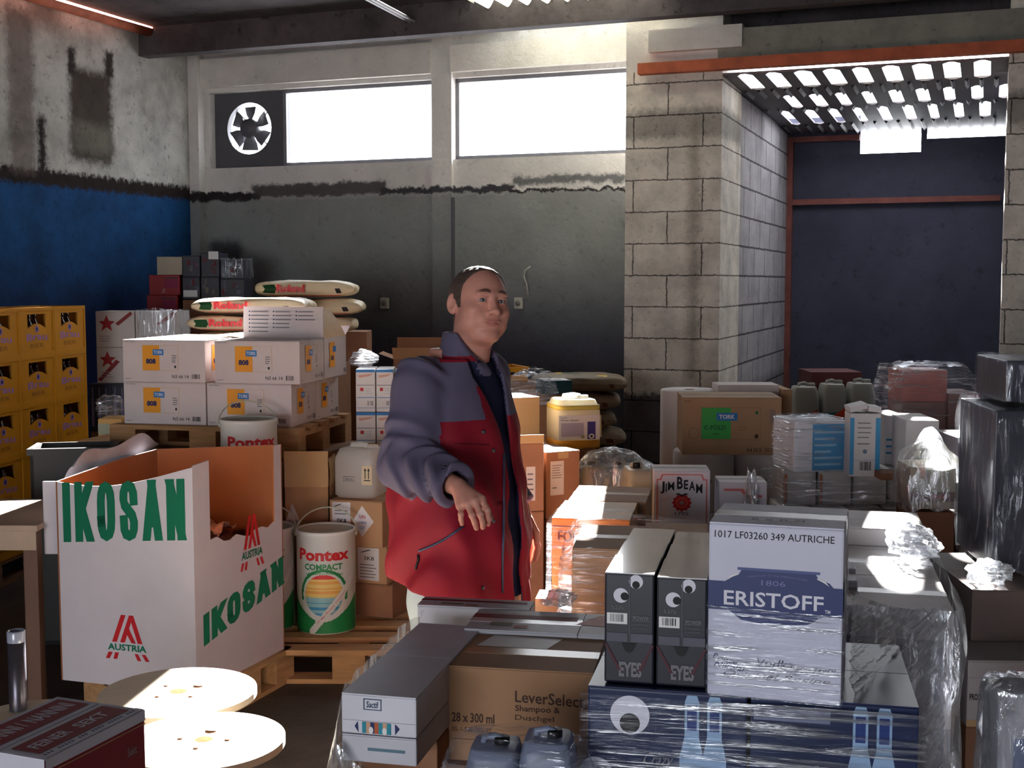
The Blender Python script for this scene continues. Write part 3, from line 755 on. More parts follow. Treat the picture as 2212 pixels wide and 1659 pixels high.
# dark container in front of the crates
f = fit(66, 262, 968, 1130, zt=.93, yaw=10, d=.24, h=.45); f['z'] = 0; f['h'] = .93; f['w'] -= .04; f['x'] -= .02
b_ = MB(); w, d, h = f['w'], f['d'], f['h']
r_ = thing('plastic_bin', 'black plastic bin with open top between the yellow crates and the big green-lettered box', 'bin', (f['x'], f['y'], f['z']), f['rz'])
b_.box((-w / 2, -d / 2, 0), (w / 2, d / 2, .02), DARK)
for lo, hi in (((-w / 2, -d / 2, 0), (w / 2, -d / 2 + .015, h)), ((-w / 2, d / 2 - .015, 0), (w / 2, d / 2, h)), ((-w / 2, -d / 2, 0), (-w / 2 + .015, d / 2, h)), ((w / 2 - .015, -d / 2, 0), (w / 2, d / 2, h))): b_.box(lo, hi, DARK)
b_.build('bin_shell', r_); q = MB(); q.box((-w / 2 - .012, -d / 2 - .012, h - .03), (w / 2 + .012, -d / 2 + .002, h), DARK); q.box((-w / 2 - .012, -d / 2, h - .03), (-w / 2, d / 2, h), DARK); q.box((w / 2, -d / 2, h - .03), (w / 2 + .012, d / 2, h), DARK); q.build('rim', r_)

# table on the far left
tm = M('pale_table_laminate', (176, 152, 132), .5, .08); tl = M('table_leg_paint', (104, 76, 62), .6, .1)
A = onz(80, 1135, .76); B_ = onz(-250, 1128, .76)
t_ = thing('work_table', 'pale topped work table on square legs at the left edge of the picture', 'table', ((A.x + B_.x) / 2, A.y + .3, 0), 0)
wt = A.x - B_.x; q = MB(); q.rbox((-wt / 2, -.3, .735), (wt / 2, .3, .76), tm, .004); q.build('table_top', t_)
q = MB(); q.box((-wt / 2 + .02, -.29, .66), (wt / 2 - .01, -.27, .735), tm); q.build('apron', t_)
for sx in (-1, 1):
    for sy in (-1, 1):
        q = MB(); x = sx * (wt / 2 - .035); y = sy * .26; q.rbox((x - .028, y - .028, 0), (x + .028, y + .028, .735), tl, .004); q.build('table_leg', t_)

# big octabin style box with green lettering
IW = M('ikosan_white_board', (214, 206, 212), .55, .04); IB = M('box_inner_brown', (150, 96, 62), .8, .08)
Lc, Fc, Rc, Bc = (at(120, 1040, 4.80), at(415, 1010, 4.63), at(608, 960, 5.22), at(352, 968, 5.42))
base = .144
L2, F2, R2 = Vector((Lc.x, Lc.y, 0)), Vector((Fc.x, Fc.y, 0)), Vector((Rc.x, Rc.y, 0)); B2 = L2 + R2 - F2
zL_, zF_, zR_, zB_ = Lc.z, Fc.z, Rc.z, Bc.z
cen = (L2 + R2) / 2
ib = thing('open_carton', 'big open white carton with large green lettering and a cut-out side, on a pallet', 'box', (cen.x, cen.y, base))
def loc(p, z): return (p.x - cen.x, p.y - cen.y, z - base)
def wallseg(b, p, q, zs, TH_=.007, mo=IW, mi=IB, z_from=None):
    """wall from p to q; zs = list of (fraction, top z)"""
    d = (q - p).normalized(); n = Vector((d.y, -d.x, 0))
    for (u0, za), (u1, zb) in zip(zs, zs[1:]):
        a = p.lerp(q, u0); c = p.lerp(q, u1); zf = base if z_from is None else z_from
        o = [loc(a, zf), loc(c, zf), loc(c, zb), loc(a, za)]; ai, ci = a - n * TH_, c - n * TH_
        i = [loc(ai, zf), loc(ci, zf), loc(ci, zb), loc(ai, za)]
        b.add(o, [(0, 1, 2, 3)], mo); b.add(i, [(3, 2, 1, 0)], mi)
        b.add([o[3], o[2], i[2], i[3]], [(0, 1, 2, 3)], mo)
        b.add([o[0], i[0], i[3], o[3]], [(0, 1, 2, 3)], mi); b.add([o[1], i[1], i[2], o[2]], [(0, 1, 2, 3)], mi)
def dipc(u): return zL_ + (zF_ - zL_) * u - .05 * math.sin(math.pi * u) ** 1 * (1 - u * .5)
q = MB(); wallseg(q, L2, F2, [(k / 12, dipc(k / 12)) for k in range(13)]); q.build('front_panel', ib)
zc = at(455, 1168, 4.72).z; zc2 = at(590, 1127, 5.16).z
q = MB(); wallseg(q, F2, R2, [(0, zF_ + .005), (.17, zF_ + .012)]); wallseg(q, F2, R2, [(.17, zc)] + [(.17 + .73 * k / 10, zc + (zc2 - zc) * k / 10 + .012 * math.sin(k * 1.9) - .02 * math.sin(math.pi * k / 10)) for k in range(1, 10)] + [(.90, zc2)]); wallseg(q, F2, R2, [(.90, zR_), (1, zR_)]); q.build('cut_side_panel', ib)
q = MB(); wallseg(q, R2, B2, [(0, zR_), (.5, (zR_ + zB_) / 2), (1, zB_)]); q.build('rear_panel', ib)
q = MB(); wallseg(q, B2, L2, [(0, zB_), (.4, zB_ - .01), (1, zL_)]); q.build('left_panel', ib)
q = MB(); q.add([loc(p, base + .004) for p in (L2, F2, R2, B2)], [(0, 1, 2, 3)], IB); q.build('bottom_panel', ib)
dLF = (F2 - L2).normalized(); dBL = (L2 - B2).normalized()
q = MB(); q.grid(lambda u, v: Vector(loc(L2.lerp(B2, .1 + .9 * u) - dLF * (.006 + .05 * v + .02 * math.sin(u * 7)), zL_ + (zB_ - zL_) * (.1 + .9 * u) + .03 - .10 * v + .02 * math.sin(u * 11 + v * 5))) + Vector((0, .10 * (1 - v), .05 * (1 - v) * math.sin(math.pi * u))), 24, 8, M('crumpled_grey_liner', (168, 166, 172), .4, .12, 14, .3)); q.build('plastic_liner', ib)
q = MB(); q.rbox(tuple(Vector(loc(L2, zL_ - .30)) + Vector((-.075, .06, 0))), tuple(Vector(loc(L2, zL_ - .01)) + Vector((-.004, .075, 0))), IW, .004); q.build('corner_flap', ib)
def fm(face, u, v, off):
    p, r = (L2, F2) if face == 'F' else (F2, R2)
    d = (r - p).normalized(); n = Vector((d.y, -d.x, 0)); a = p.lerp(r, u) + n * off
    return loc(a, base + v * (zF_ - base))
P_ = Prints(1, 1, 1, fm)
heavy(P_, 'F', 'IKOSAN', .05, .635, .945, .905, GREEN, .058, .050, .26, shear=.045)
def austria(P_, face, cu, cv, su, sv):
    def q(pts, m): P_.poly(face, [(cu + x * su, cv + y * sv) for x, y in pts], m)
    q([(-.62, -.0), (-.42, -.0), (-.02, 1), (-.22, 1)], RED)
    q([(-.28, -.0), (-.08, -.0), (.22, .80), (.12, 1)], RED)
    q([(.12, 1), (.30, 1), (.66, 0), (.46, 0)], RED); q([(-.02, .36), (.08, .58), (.38, 0), (.20, 0)], RED)
    q([(-.90, -.62), (-.74, -.62), (-.60, -.38), (-.78, -.38)], RED); q([(-.58, -.62), (-.42, -.62), (-.34, -.38), (-.50, -.38)], RED)
    q([(.44, -.62), (.60, -.62), (.46, -.38), (.32, -.38)], RED); q([(.78, -.62), (.94, -.62), (.78, -.38), (.62, -.38)], RED)
    P_.text(face, 'AUSTRIA', cu - .80 * su, cv - .30 * sv, cu + .82 * su, cv - .06 * sv, GREEN, .03)
P_.build(ib, 'printed_lettering'); P_ = Prints(1, 1, 1, fm)
austria(P_, 'F', .5, .20, .175, .125)
austria(P_, 'R', .62, .56, .15, .155)
P_.build(ib, 'printed_logo'); P_ = Prints(1, 1, 1, fm)
heavy(P_, 'R', 'IKOSAN', .08, .195, .995, .335, GREEN, .062, .036, .16, shear=.13)
P_.build(ib, 'printed_lettering')
# bags inside
cont = thing('film_bag', 'crumpled see-through bags of goods lying inside the big open white carton', 'bag', (cen.x, cen.y, base + .01))
mb_ = M('crumpled_printed_film', (196, 160, 150), .25, .35, 22, .5)
q = MB(); q.grid(lambda u, v: Vector((-.21 + .42 * u, -.20 + .40 * v, zc - base - .02 + .035 * math.sin(9 * u + 3 * v) * math.cos(7 * v) + .03 * mnoise.noise(Vector((u * 9, v * 9, 1))))), 30, 30, mb_)
q.rbox((-.2, -.19, 0), (.2, .19, zc - base - .06), mb_, .02); q.build('film_skin', cont)
pdir = math.atan2((R2 - F2).y, (R2 - F2).x)
pallet('wooden pallet under the big carton with green lettering', cen.x + .055, cen.y + .03, 0, pdir, .66, .56)

# drums of washing powder --------------------------------------------------------
DW = M('drum_white', (226, 226, 220), .4, .04); DT = M('drum_lid_grey_plastic', (196, 194, 176), .35, .08); DG = M('drum_green', (30, 120, 66), .45, .05)
DO = M('drum_orange', (236, 168, 84), .45, .05); DY = M('drum_yellow', (238, 206, 120), .45, .05); DBL = M('drum_blue', (60, 140, 180), .45, .05); DR = M('drum_red', (206, 40, 44), .45, .05); DLB = M('drum_pale_blue', (140, 184, 190), .45, .05)
def paint(u, v):        # u angle -1..1 over the visible half (0 = front), v height 0..1
    x = u * 1.0; y = (v - .40) * 1.55
    dg = (x * .62 + .40 + .0) ; s = v - (.02 + (x + .42) * .36)         # diagonal white banner
    if abs(s) < .052 and x > -.5: return DW
    r = math.hypot(x / .86, y / .42)
    if r < .80:
        if y > .26: return DR
        st = int((y + .5) / .052) % 2
        if y > .10: return DO if st else DY
        if y > -.03: return DY if st else DO
        return DLB if y > -.12 else (DBL if st else DLB)
    if r < .90: return DW
    if r < 1.02: return DG if y > -.1 else DW
    if v < .36 - .22 * math.cos(x * 1.2) and (s < 0 or x < -.3): return DG
    return None
def drum(label, loc_, R, Hd, rz, group='washing powder drums', lid=True):
    o = thing('powder_drum', label, 'drum', loc_, rz, group)
    q = MB(); q.lathe([(.001, 0), (R - .004, 0), (R, .006), (R, Hd - .02), (R + .002, Hd - .018), (R + .002, Hd - .002), (R - .002, Hd), (R - .006, Hd - .004), (R - .008, Hd - .02), (.001, Hd - .02)], DW, 48, cap=False); q.build('drum_body', o)
    q = MB(); q.lathe([(.001, Hd - .018), (R * .80, Hd - .018), (R * .84, Hd - .008), (R - .010, Hd - .008), (R - .010, Hd - .019)], DT, 40, cap=False); q.build('drum_lid', o)
    b = MB(); nu, nv = 96, 130
    for i in range(nu):
        for j in range(nv):
            u0, u1 = -1.45 + 2.9 * i / nu, -1.45 + 2.9 * (i + 1) / nu; v0, v1 = j / nv, (j + 1) / nv
            m = paint((u0 + u1) / 2, (v0 + v1) / 2)
            if m is None: continue
            pts = []
            for (uu, vv) in ((u0, v0), (u1, v0), (u1, v1), (u0, v1)):
                a = -math.pi / 2 + uu; pts.append(((R + .0006) * math.cos(a), (R + .0006) * math.sin(a), .006 + vv * (Hd - .03)))
            b.add(pts, [(0, 1, 2, 3)], m)
    def fmc(face, u, v, off):
        a = -math.pi / 2 + u; rr = R + .0012 + off; return (rr * math.cos(a), rr * math.sin(a), .006 + v * (Hd - .03))
    P_ = Prints(1, 1, 1, fmc); P_.text('C', 'Pontex', -.95, .76, .95, .885, RED, .04); P_.text('C', 'COMPACT', -.68, .665, .66, .73, DG, .03)
    P_.text('C', 'Vollwaschmittel', -.62, .60, .66, .63, DG, .0, arc=.02)
    P_.text('C', '15,4kg Pontex Compact', -.22, .09, .78, .125, RED, .0, shear=.33)
    b.build('printed_wrap', o); P_.build(o, 'printed_lettering')
    q = MB(); hz = Hd - .03
    q.tube([((R + .008) * math.cos(a), (R + .004) * math.sin(a) * .9 + .0, hz + (.0 if False else .10 * math.sin(a))) for a in [math.pi * k / 16 for k in range(17)]], .0035, DT, 8); 
    q.tube([(-R - .008, 0, hz), (-R + .002, 0, hz)], .008, DT); q.tube([(R - .002, 0, hz), (R + .008, 0, hz)], .008, DT); q.build('carry_handle', o)
    return o
D1 = onz(705, 1372, .144); yc = D1.y + .13; x1 = at(705, 1250, yc).x; R1 = (768 - 641) / 2 / F * yc * 1.0
zt1 = at(705, 1139, yc).z
drum('washing powder drum with red and green lettering, in front on the pallet', (x1, yc, .144), R1, zt1 - .144, .05)
x2 = at(598, 1250, yc - .06).x
drum('washing powder drum half hidden between the big carton and the front drum', (x2 - .07, yc + .04, .144), R1, zt1 - .144, -.05)
# third drum standing higher behind the big carton
y3 = yc + .28; x3 = at(537, 900, y3).x; z3 = at(537, 903, y3).z
dr3 = drum('open washing powder drum rising behind the big carton, handle up', (x3, y3, z3 - (zt1 - .144)), R1 * 1.0, zt1 - .144, .35)
dr3.children[0].name = 'drum_body'
f = dict(x=x3 - .03, y=y3 + .03, z=.144, w=.27, d=.24, h=z3 - (zt1 - .144) - .144, rz=0.0)
carton('carton', 'brown carton carrying the raised drum, hidden behind the big carton', 'box', f, BROWN2)
ppx = (D1.x + .18)
pallet('wooden pallet under the washing powder drums and hazard-label cartons', at(790, 1400, 5.8).x, 5.62, 0, 0.0, 1.15, .86)

# hazard label cartons -----------------------------------------------------------
gB = 'brown cartons stacked behind the washing powder drums'
yb = yc + .17
f = fit(768, 848, 1262, 1365, Y=yb, z0=.144, yaw=-20, d=.30); hB = f['h']; zB1 = .144 + hB
carton('carton', 'plain brown carton at the bottom of the stack beside the front drum', 'box', f, BROWN2, gB, tape=TAPE)
f = fit(770, 836, 1180, 1262, Y=yb + .01, z0=zB1, yaw=-20, d=.29); zB2 = zB1 + f['h']
c = carton('carton', 'brown carton with tall white label, middle of the stack beside the front drum', 'box', f, BROWN, gB, tape=TAPE)
P_ = Prints(f['w'], f['d'], f['h']); P_.rect('F', .05, .08, .74, .95, LABELW); P_.lines('F', .12, .14, .66, .55, 5, GREYI, .3); P_.text('F', 'SK8', .25, .62, .58, .72, BLACKM); P_.poly('F', [(.12, .82), (.4, .9), (.5, .9), (.2, .82)], BLACKM); P_.build(c)
f = fit(712, 826, 1082, 1180, Y=yb, z0=zB2, yaw=-14, d=.30); zB3 = zB2 + f['h']; fUN = f
c = carton('carton', 'brown carton with white hazard diamond, under the white canister', 'box', f, BROWN, gB, tape=TAPE)
P_ = Prints(f['w'], f['d'], f['h']); P_.rect('F', .05, .38, .40, .96, LABELW); P_.text('F', 'SK8', .14, .5, .32, .6, BLACKM, .02); P_.poly('F', [(.08, .86), (.2, .92), (.24, .92), (.12, .86)], BLACKM); P_.lines('F', .1, .68, .35, .82, 2, GREYI, .3)
P_.poly('F', [(.62, .22), (.84, .56), (.62, .90), (.44, .56)], LABELW); P_.text('F', 'UN', .57, .62, .68, .70, RED, .01); P_.text('F', '1903', .56, .5, .70, .56, BLUE); P_.lines('F', .57, .38, .68, .47, 2, BLUE, .3)
P_.build(c)
# white canister on it
def sup(w, d, n=28, e=.35):
    out = []
    for k in range(n):
        a = 2 * math.pi * k / n; c, s = math.cos(a), math.sin(a)
        out.append((w / 2 * math.copysign(abs(c) ** e, c), d / 2 * math.copysign(abs(s) ** e, s)))
    return out
def loft(b, secs, m, e=.35, n=32, tf=None, top=True):
    vs = []; fs = []
    for (z, w, d) in secs: vs += [(x, y, z) for x, y in sup(w, d, n, e)]
    for i in range(len(secs) - 1):
        for k in range(n):
            a, c = i * n + k, i * n + (k + 1) % n; fs.append((a, c, c + n, a + n))
    fs.append(tuple(reversed(range(n)))); fs.append(tuple((len(secs) - 1) * n + k for k in range(n)))
    b.add(vs, fs, m, True, tf)
def canister(name, label, loc_, w, d, h, rz, m, cap=None, capm=None, group=None, band=None, liquid=None, handle=True, capx=.28):
    o = thing(name, label, 'canister', loc_, rz, group)
    b = MB(); hs = h * .80 if handle else h * .9
    loft(b, [(0, w * .86, d * .86), (.012, w * .97, d * .96), (h * .05, w, d), (hs * .45, w * 1.0, d), (hs - .02, w, d), (hs, w * .985, d * .98), (hs + (h - hs) * .45, w * .90, d * .88), (h * .965, w * .82, d * .80), (h * .975, w * .74, d * .70)], m); b.build('canister_body', o)
    if liquid:
        b = MB(); loft(b, [(h * .02, w * 1.004, d * 1.004), (h * .18, w * 1.004, d * 1.004)], liquid); b.build('liquid_level', o)
    if band:
        b = MB(); loft(b, [(hs - .005, w * 1.003, d * 1.003), (hs + .016, w * .985, d * .975)], band); b.build('shoulder_band', o)
    if handle:
        b = MB(); zt_ = h * .965; b.tube([(-w * .22, 0, zt_ - .01), (-w * .20, 0, h * 1.015), (0, 0, h * 1.03), (w * .12, 0, h * 1.015), (w * .14, 0, zt_ - .01)], min(w, d) * .065, m, 10); b.build('grip', o)
    r = min(w, d) * .14; b = MB(); cm = capm or m
    b.lathe([(r * .9, h * .96), (r, h * .965), (r, h * 1.02), (r * .9, h * 1.03), (.001, h * 1.03)], cm, 24, Matrix.Translation((w * capx, 0, 0)), cap=False); b.build('screw_cap', o)
    return o
def trans(name, rgb, k=.5, rough=.35):
    if name in MATS: return MATS[name]
    m, t, b = nt(name); t.nodes.remove(b); c = (*lin(rgb), 1)
    a = N(t, 'ShaderNodeBsdfTranslucent'); a.inputs[0].default_value = c; d = N(t, 'ShaderNodeBsdfPrincipled'); d.inputs['Base Color'].default_value = c; d.inputs['Roughness'].default_value = rough
    x = N(t, 'ShaderNodeMixShader'); x.inputs[0].default_value = k; t.links.new(d.outputs[0], x.inputs[1]); t.links.new(a.outputs[0], x.inputs[2]); t.links.new(x.outputs[0], t.nodes['Material Output'].inputs['Surface'])
    MATS[name] = m; return m
CANW = trans('milky_white_plastic', (250, 248, 244), .62); CANY = trans('milky_yellow_plastic', (236, 226, 190), .4); CANL = trans('yellow_liquid', (226, 176, 70), .5); CANB = trans('yellow_shoulder', (220, 206, 120), .4)
cy = yb + .16; cx_ = at(780, 1020, cy).x; wc = (832 - 728) / F * cy
zc_t = at(780, 963, cy).z
c = canister('plastic_canister', 'white canister with pale label, glowing in the sun on the hazard carton', (cx_, cy, zB3), wc * .93, .2, zc_t - zB3, -.25, CANW)
P_ = Prints(wc * .93, .2, zc_t - zB3); P_.rect('F', .70, .28, .94, .66, M('beige_label', (226, 206, 170))); P_.poly('F', [(.75, .36), (.90, .36), (.90, .38), (.75, .38)], BLACKM)
for uu in (.78, .86): P_.poly('F', [(uu - .01, .40), (uu + .01, .40), (uu + .01, .56), (uu + .03, .56), (uu, .62), (uu - .03, .56), (uu - .01, .56)], BLACKM)
P_.frame('F', .26, .34, .52, .44, GREYI, .006, .01); P_.text('F', 'Natron', .30, .36, .48, .42, GREYI); P_.build(c)
f = fit(812, 852, 1036, 1082, Y=yb + .30, z0=zB3, yaw=-10, d=.12)
carton('carton', 'small white box just right of the sunlit white canister', 'box', f, WHITE)
# open tan carton with flaps, left of the canister
f = fit(614, 712, 1052, 1180, Y=yb + .10, yaw=0, d=.22); f['h'] = f['z'] + f['h'] - .144; f['z'] = .144
w, d, h = f['w'], f['d'], f['h']
oc = thing('open_carton', 'open tan carton with raised flaps behind the washing powder drums', 'box', (f['x'], f['y'], .144), f['rz'])
def openbox(o, w, d, h, mo, mi, th=.005):
    q = MB()
    q.box((-w / 2, -d / 2, 0), (w / 2, d / 2, th), mi)
    for lo, hi in (((-w / 2, -d / 2, 0), (w / 2, -d / 2 + th, h)), ((-w / 2, d / 2 - th, 0), (w / 2, d / 2, h)), ((-w / 2, -d / 2, 0), (-w / 2 + th, d / 2, h)), ((w / 2 - th, -d / 2, 0), (w / 2, d / 2, h))): q.box(lo, hi, mo)
    q.build('box_body', o)
def flap(o, side, w, d, h, ln, angd, mo, mi, bend=.0, th=.004, trim=.004):
    """flap hinged on a top edge, angd = degrees up from horizontal outward"""
    a = math.radians(angd); q = MB(); L_ = w if side in 'FB' else d; n = 6; pts = []
    for k in range(n + 1):
        t = k / n; aa = a + bend * t; pts.append((ln * t * math.cos(aa), ln * t * math.sin(aa)))
    for sgn, m in ((0, mo), (1, mi)):
        vs = []
        for (o_, z_) in pts:
            for e in (-1, 1):
                x = e * (L_ / 2 - trim); oo = o_ + (-math.sin(a) * th if not sgn else 0); zz = z_ + (math.cos(a) * -th * 0 if not sgn else 0)
                if side == 'F': vs.append((x, -d / 2 - oo, h + zz))
                elif side == 'B': vs.append((-x, d / 2 + oo, h + zz))
                elif side == 'R': vs.append((w / 2 + oo, x, h + zz))
                else: vs.append((-w / 2 - oo, -x, h + zz))
        fs = [(2 * k, 2 * k + 1, 2 * k + 3, 2 * k + 2) for k in range(n)]
        q.add(vs, fs if not sgn else [tuple(reversed(x)) for x in fs], m)
    q.build('top_flap', o)
openbox(oc, w, d, h, BROWN, TAN)
flap(oc, 'F', w, d, h, .17, 88, TAN, TAN); flap(oc, 'R', w, d, h, .13, 80, TAN, TAN, .2); flap(oc, 'B', w, d, h, .20, 100, BROWN, TAN, .5); flap(oc, 'L', w, d, h, .15, 60, BROWN, TAN)
P_ = Prints(w, d, h); P_.poly('F', [(.02, .72), (.18, .87), (.36, .72), (.18, .57)], LABELW); P_.text('F', 'UN 1903', .07, .71, .29, .74, BLACKM); P_.build(oc)
# ---------------------------------------------------------------- white tissue cartons
TW = M('tissue_carton_white', (214, 202, 200), .55, .05)
gT = 'white cartons with orange labels'
Yc = 6.05; zt0 = at(632, 737, Yc).z; zb0 = at(626, 924, Yc).z; hh = (zt0 - zb0) / 2; YAW = -12
def tissue(l, r, t, b, zz, label, Y=None, side=True, d=.335, shift=(0, 0), yaw=YAW, w=None, xy=None, flaps=True, back=False):
    f = fit(l, r, t, b, Y=Y or Yc, z0=zz, yaw=yaw, d=d); f['h'] = hh - .001
    if w: f['w'] = w
    if xy: f['x'], f['y'] = xy
    c = carton('carton', label, 'box', f, TW, gT, tape=WTAPE if flaps else None, flaps=flaps)
    P_ = Prints(f['w'], f['d'], f['h'])
    for fc, (a, s) in (('F', (.24, 1.0)), ('R', (.22, 1.12))):
        P_.rect(fc, a, .27, a + .21 * s, .88, ORANGE); P_.frame(fc, a, .27, a + .44 * s, .88, M('pale_orange_ink', (214, 180, 140)), .006, .01)
        P_.rect(fc, a + .13 * s, .64, a + .26 * s, .78, BLUE); P_.text(fc, 'TORK', a + .14 * s, .67, a + .25 * s, .75, LABELW, .01)
        P_.text(fc, '808', a + .045 * s, .43, a + .165 * s, .56, NAVY, .05); P_.lines(fc, a + .36 * s, .46, a + .42 * s, .66, 4, GREYI, .4)
        P_.rect(fc, a + .39 * s, .34, a + .41 * s, .40, BLACKM); P_.text(fc, 'SCA Tissue', .03, .94, .15, .97, GREYI); P_.text(fc, 'N3 66 14', .60, .10, .80, .18, BLACKM, .0); P_.bars(fc, .84, .09, .94, .20, BLACKM, 7); P_.text(fc, 'paper', .03, .06, .11, .09, GREYI)
    P_.build(c); return f, c
ya = math.radians(YAW); fd = Vector((math.cos(ya), math.sin(ya), 0)); bd = Vector((-math.sin(ya), math.cos(ya), 0))
crn = at(630, 830, Yc); crn = Vector((crn.x, crn.y, 0)); wT = (crn - Vector((at(257, 830, 6.2).x, at(257, 830, 6.2).y, 0))).length / 2
dT = .335
def tb(i, j, k, lab, sh=0.0, **kw):
    p = crn - fd * (wT * (i + .5) - sh) + bd * (dT * (j + .5))
    return tissue(400, 500, 740, 830, zb0 + k * hh, lab, w=wT - .006, xy=(p.x, p.y), d=dT - .004, **kw)
tb(1, 0, 0, 'white carton with orange label, lower left of the front face of its stack')
tb(0, 0, 0, 'white carton with orange label, lower right of the front face of its stack')
tb(0, 1, 0, 'white carton with orange label, lower row at the back beside the sun-edged pallet')
tb(1, 1, 0, 'white carton with orange label, hidden lower back left of its stack')
tb(1, 0, 1, 'white carton with orange label and sunlit top, upper left of its stack', sh=-.0)
tb(0, 0, 1, 'white carton with orange label and a torn edge, upper right of the front face', sh=.045)
tb(1, 1, 1, 'white carton with orange label, upper back left under the sun')
# open carton, upper back right
p = crn - fd * (wT * .5 - .045) + bd * (dT * 1.5)
ot = thing('open_carton', 'opened white carton with raised grey text flap, on top of the white stack', 'box', (p.x, p.y, zb0 + hh), ya)
openbox(ot, wT - .006, dT - .004, hh, TW, TAN)
flap(ot, 'F', wT - .006, dT - .004, hh, .16, 92, M('grey_flap_print_side', (176, 170, 178), .5, .05), TW)
flap(ot, 'R', wT - .006, dT - .004, hh, .165, 112, TW, TAN, .2); flap(ot, 'B', wT - .006, dT - .004, hh, .10, 30, TW, TAN); flap(ot, 'L', wT - .006, dT - .004, hh, .15, 5, TW, TAN)
P_ = Prints(wT, dT, hh)
for fc in ('R',):
    P_.rect(fc, .22, .27, .45, .88, ORANGE); P_.rect(fc, .36, .64, .5, .78, BLUE); P_.text(fc, '808', .27, .43, .40, .56, NAVY, .05); P_.bars(fc, .84, .09, .94, .20, BLACKM, 7)
P_.build(ot)
P_ = Prints(wT, dT, hh, lambda fc, u, v, off: (-(wT - .006) / 2 + u * (wT - .006), -(dT - .004) / 2 - .0015 - off + .003 * v, hh + .005 + v * .15))
for ci, u in enumerate((.08, .38, .66)):
    n = (6, 5, 3)[ci]
    for k in range(n):
        v = .86 - k * .135; P_.rect('F', u, v - .02, u + .015, v + .03, NAVY); P_.rect('F', u + .03, v - .02, u + .03 + random.uniform(.17, .22), v + .015, GREYI)
P_.build(ot, 'flap_print')
# pallet under them and brown cartons below
pc = crn - fd * wT + bd * dT
pallet('wooden pallet directly under the white cartons with orange labels', pc.x, pc.y, zb0 - .144, ya, 2 * wT + .10, 2 * dT + .10)
gU = 'brown cartons under the upper pallet'
zu = zb0 - .1445; hu = zu / 2
for j, (lz, nm) in enumerate(((0, 'lower'), (hu, 'upper'))):
    for i, dx in enumerate((-.62, -.05, .40)):
        f = dict(x=pc.x + fd.x * dx + (.02 * j) - .04, y=pc.y + fd.y * dx + .10, z=lz, w=(.54, .46, .40)[i], d=.50, h=hu - .001, rz=ya)
        c = carton('carton', 'brown carton in the %s layer, %s of the pile below the white cartons' % (nm, ('left end', 'middle', 'right end')[i]), 'box', f, (BROWN2, BROWN, TAN)[(i + j) % 3], gU, tape=TAPE)
        P_ = Prints(f['w'], f['d'], f['h']); P_.lines('F', .1, .5, .4, .8, 3, M('dark_brown_ink', (70, 40, 30)), .3); P_.disc('F', .7, .6, .08, .12, M('dark_brown_ink', (70, 40, 30))); P_.disc('F', .7, .6, .055, .085, BROWN); P_.build(c)

# ---------------------------------------------------------------- pet food sacks
SK = M('sack_cream_paper', (222, 204, 170), .45, .08, 9, .2); SKR = M('sack_red_print', (206, 44, 48), .45, .08); SKG = M('sack_green_print', (30, 70, 40), .45, .1); SKD = M('sack_black_print', (30, 26, 30), .45, .1)
def sack(label, x, y, z, w, d, h, rz, seed, group, mats=(SK, SKR, SKG, SKD), text=True, plain=False):
    o = thing('paper_sack', label, 'sack', (x, y, z), rz, group)
    b = MB(); nu, nv = 72, 44
    def S(u, v):   # closed pillow: u round the girth (x-z outline), v along depth
        a = 2 * math.pi * u; yv = -1 + 2 * v
        k = (1 - abs(yv) ** 5) ** .38
        cx_, sz_ = math.cos(a), math.sin(a); ex = .42; ez = .75
        X = w / 2 * math.copysign(abs(cx_) ** ex, cx_) * (.90 + .10 * k); Z = h / 2 + h / 2 * math.copysign(abs(sz_) ** ez, sz_) * k
        n_ = mnoise.noise_vector(Vector((X * 7 + seed, yv * 3, Z * 8)))
        return Vector((X + n_.x * .012, d / 2 * yv + n_.y * .008, max(0.0, Z + n_.z * .012 * (1 if Z > h * .3 else 0))))
    b.grid(S, nu, nv, mats[0])
    if not plain:
        rnd = random.Random(seed)
        for i, fce in enumerate(b.f):
            c = sum((Vector(b.v[k]) for k in fce), Vector()) / 4
            xx = c.x / w; yy = c.y / d; zz = c.z / h
            if yy < -.40 and zz < .12: b.mi[i] = b.mat(mats[1])
            elif yy < -.3 and -.40 < xx < -.30 and .35 < zz < .72: b.mi[i] = b.mat(mats[2])
            elif yy < -.2 and .30 < xx < .36 and .3 < zz < .6: b.mi[i] = b.mat(mats[3])
            elif yy > -.40 and zz > .8 and math.sin(xx * 9 + seed) * math.cos(yy * 7 + seed * 2) > .62: b.mi[i] = b.mat(mats[rnd.choice((1, 3))] if False else mats[1 + (int(xx * 5 + seed) % 3)])
    b.build('sack_body', o)
    if text:
        def fmS(fc, u, v, off):
            X = -w / 2 + u * w; zz = v * h; yv = -1.0
            a = max(.02, min(.98, v)); k = 4 * a * (1 - a)
            return (X, -d / 2 * (.80 + .20 * min(1, k * 1.3)) - .016 - off, zz)
        P_ = Prints(w, d, h, fmS); P_.text('F', 'Roland', .22, .30, .50, .78, mats[1], .05); P_.build(o, 'printed_name')
    return o
gS = 'cream paper sacks printed in red on the left'
Ys = 7.45; fS = fit(396, 652, 640, 716, Y=Ys, yaw=-3, d=.46); hs_ = (at(520, 640, Ys + .1).z - at(520, 716, Ys).z) / 2
zS = at(450, 716, Ys).z
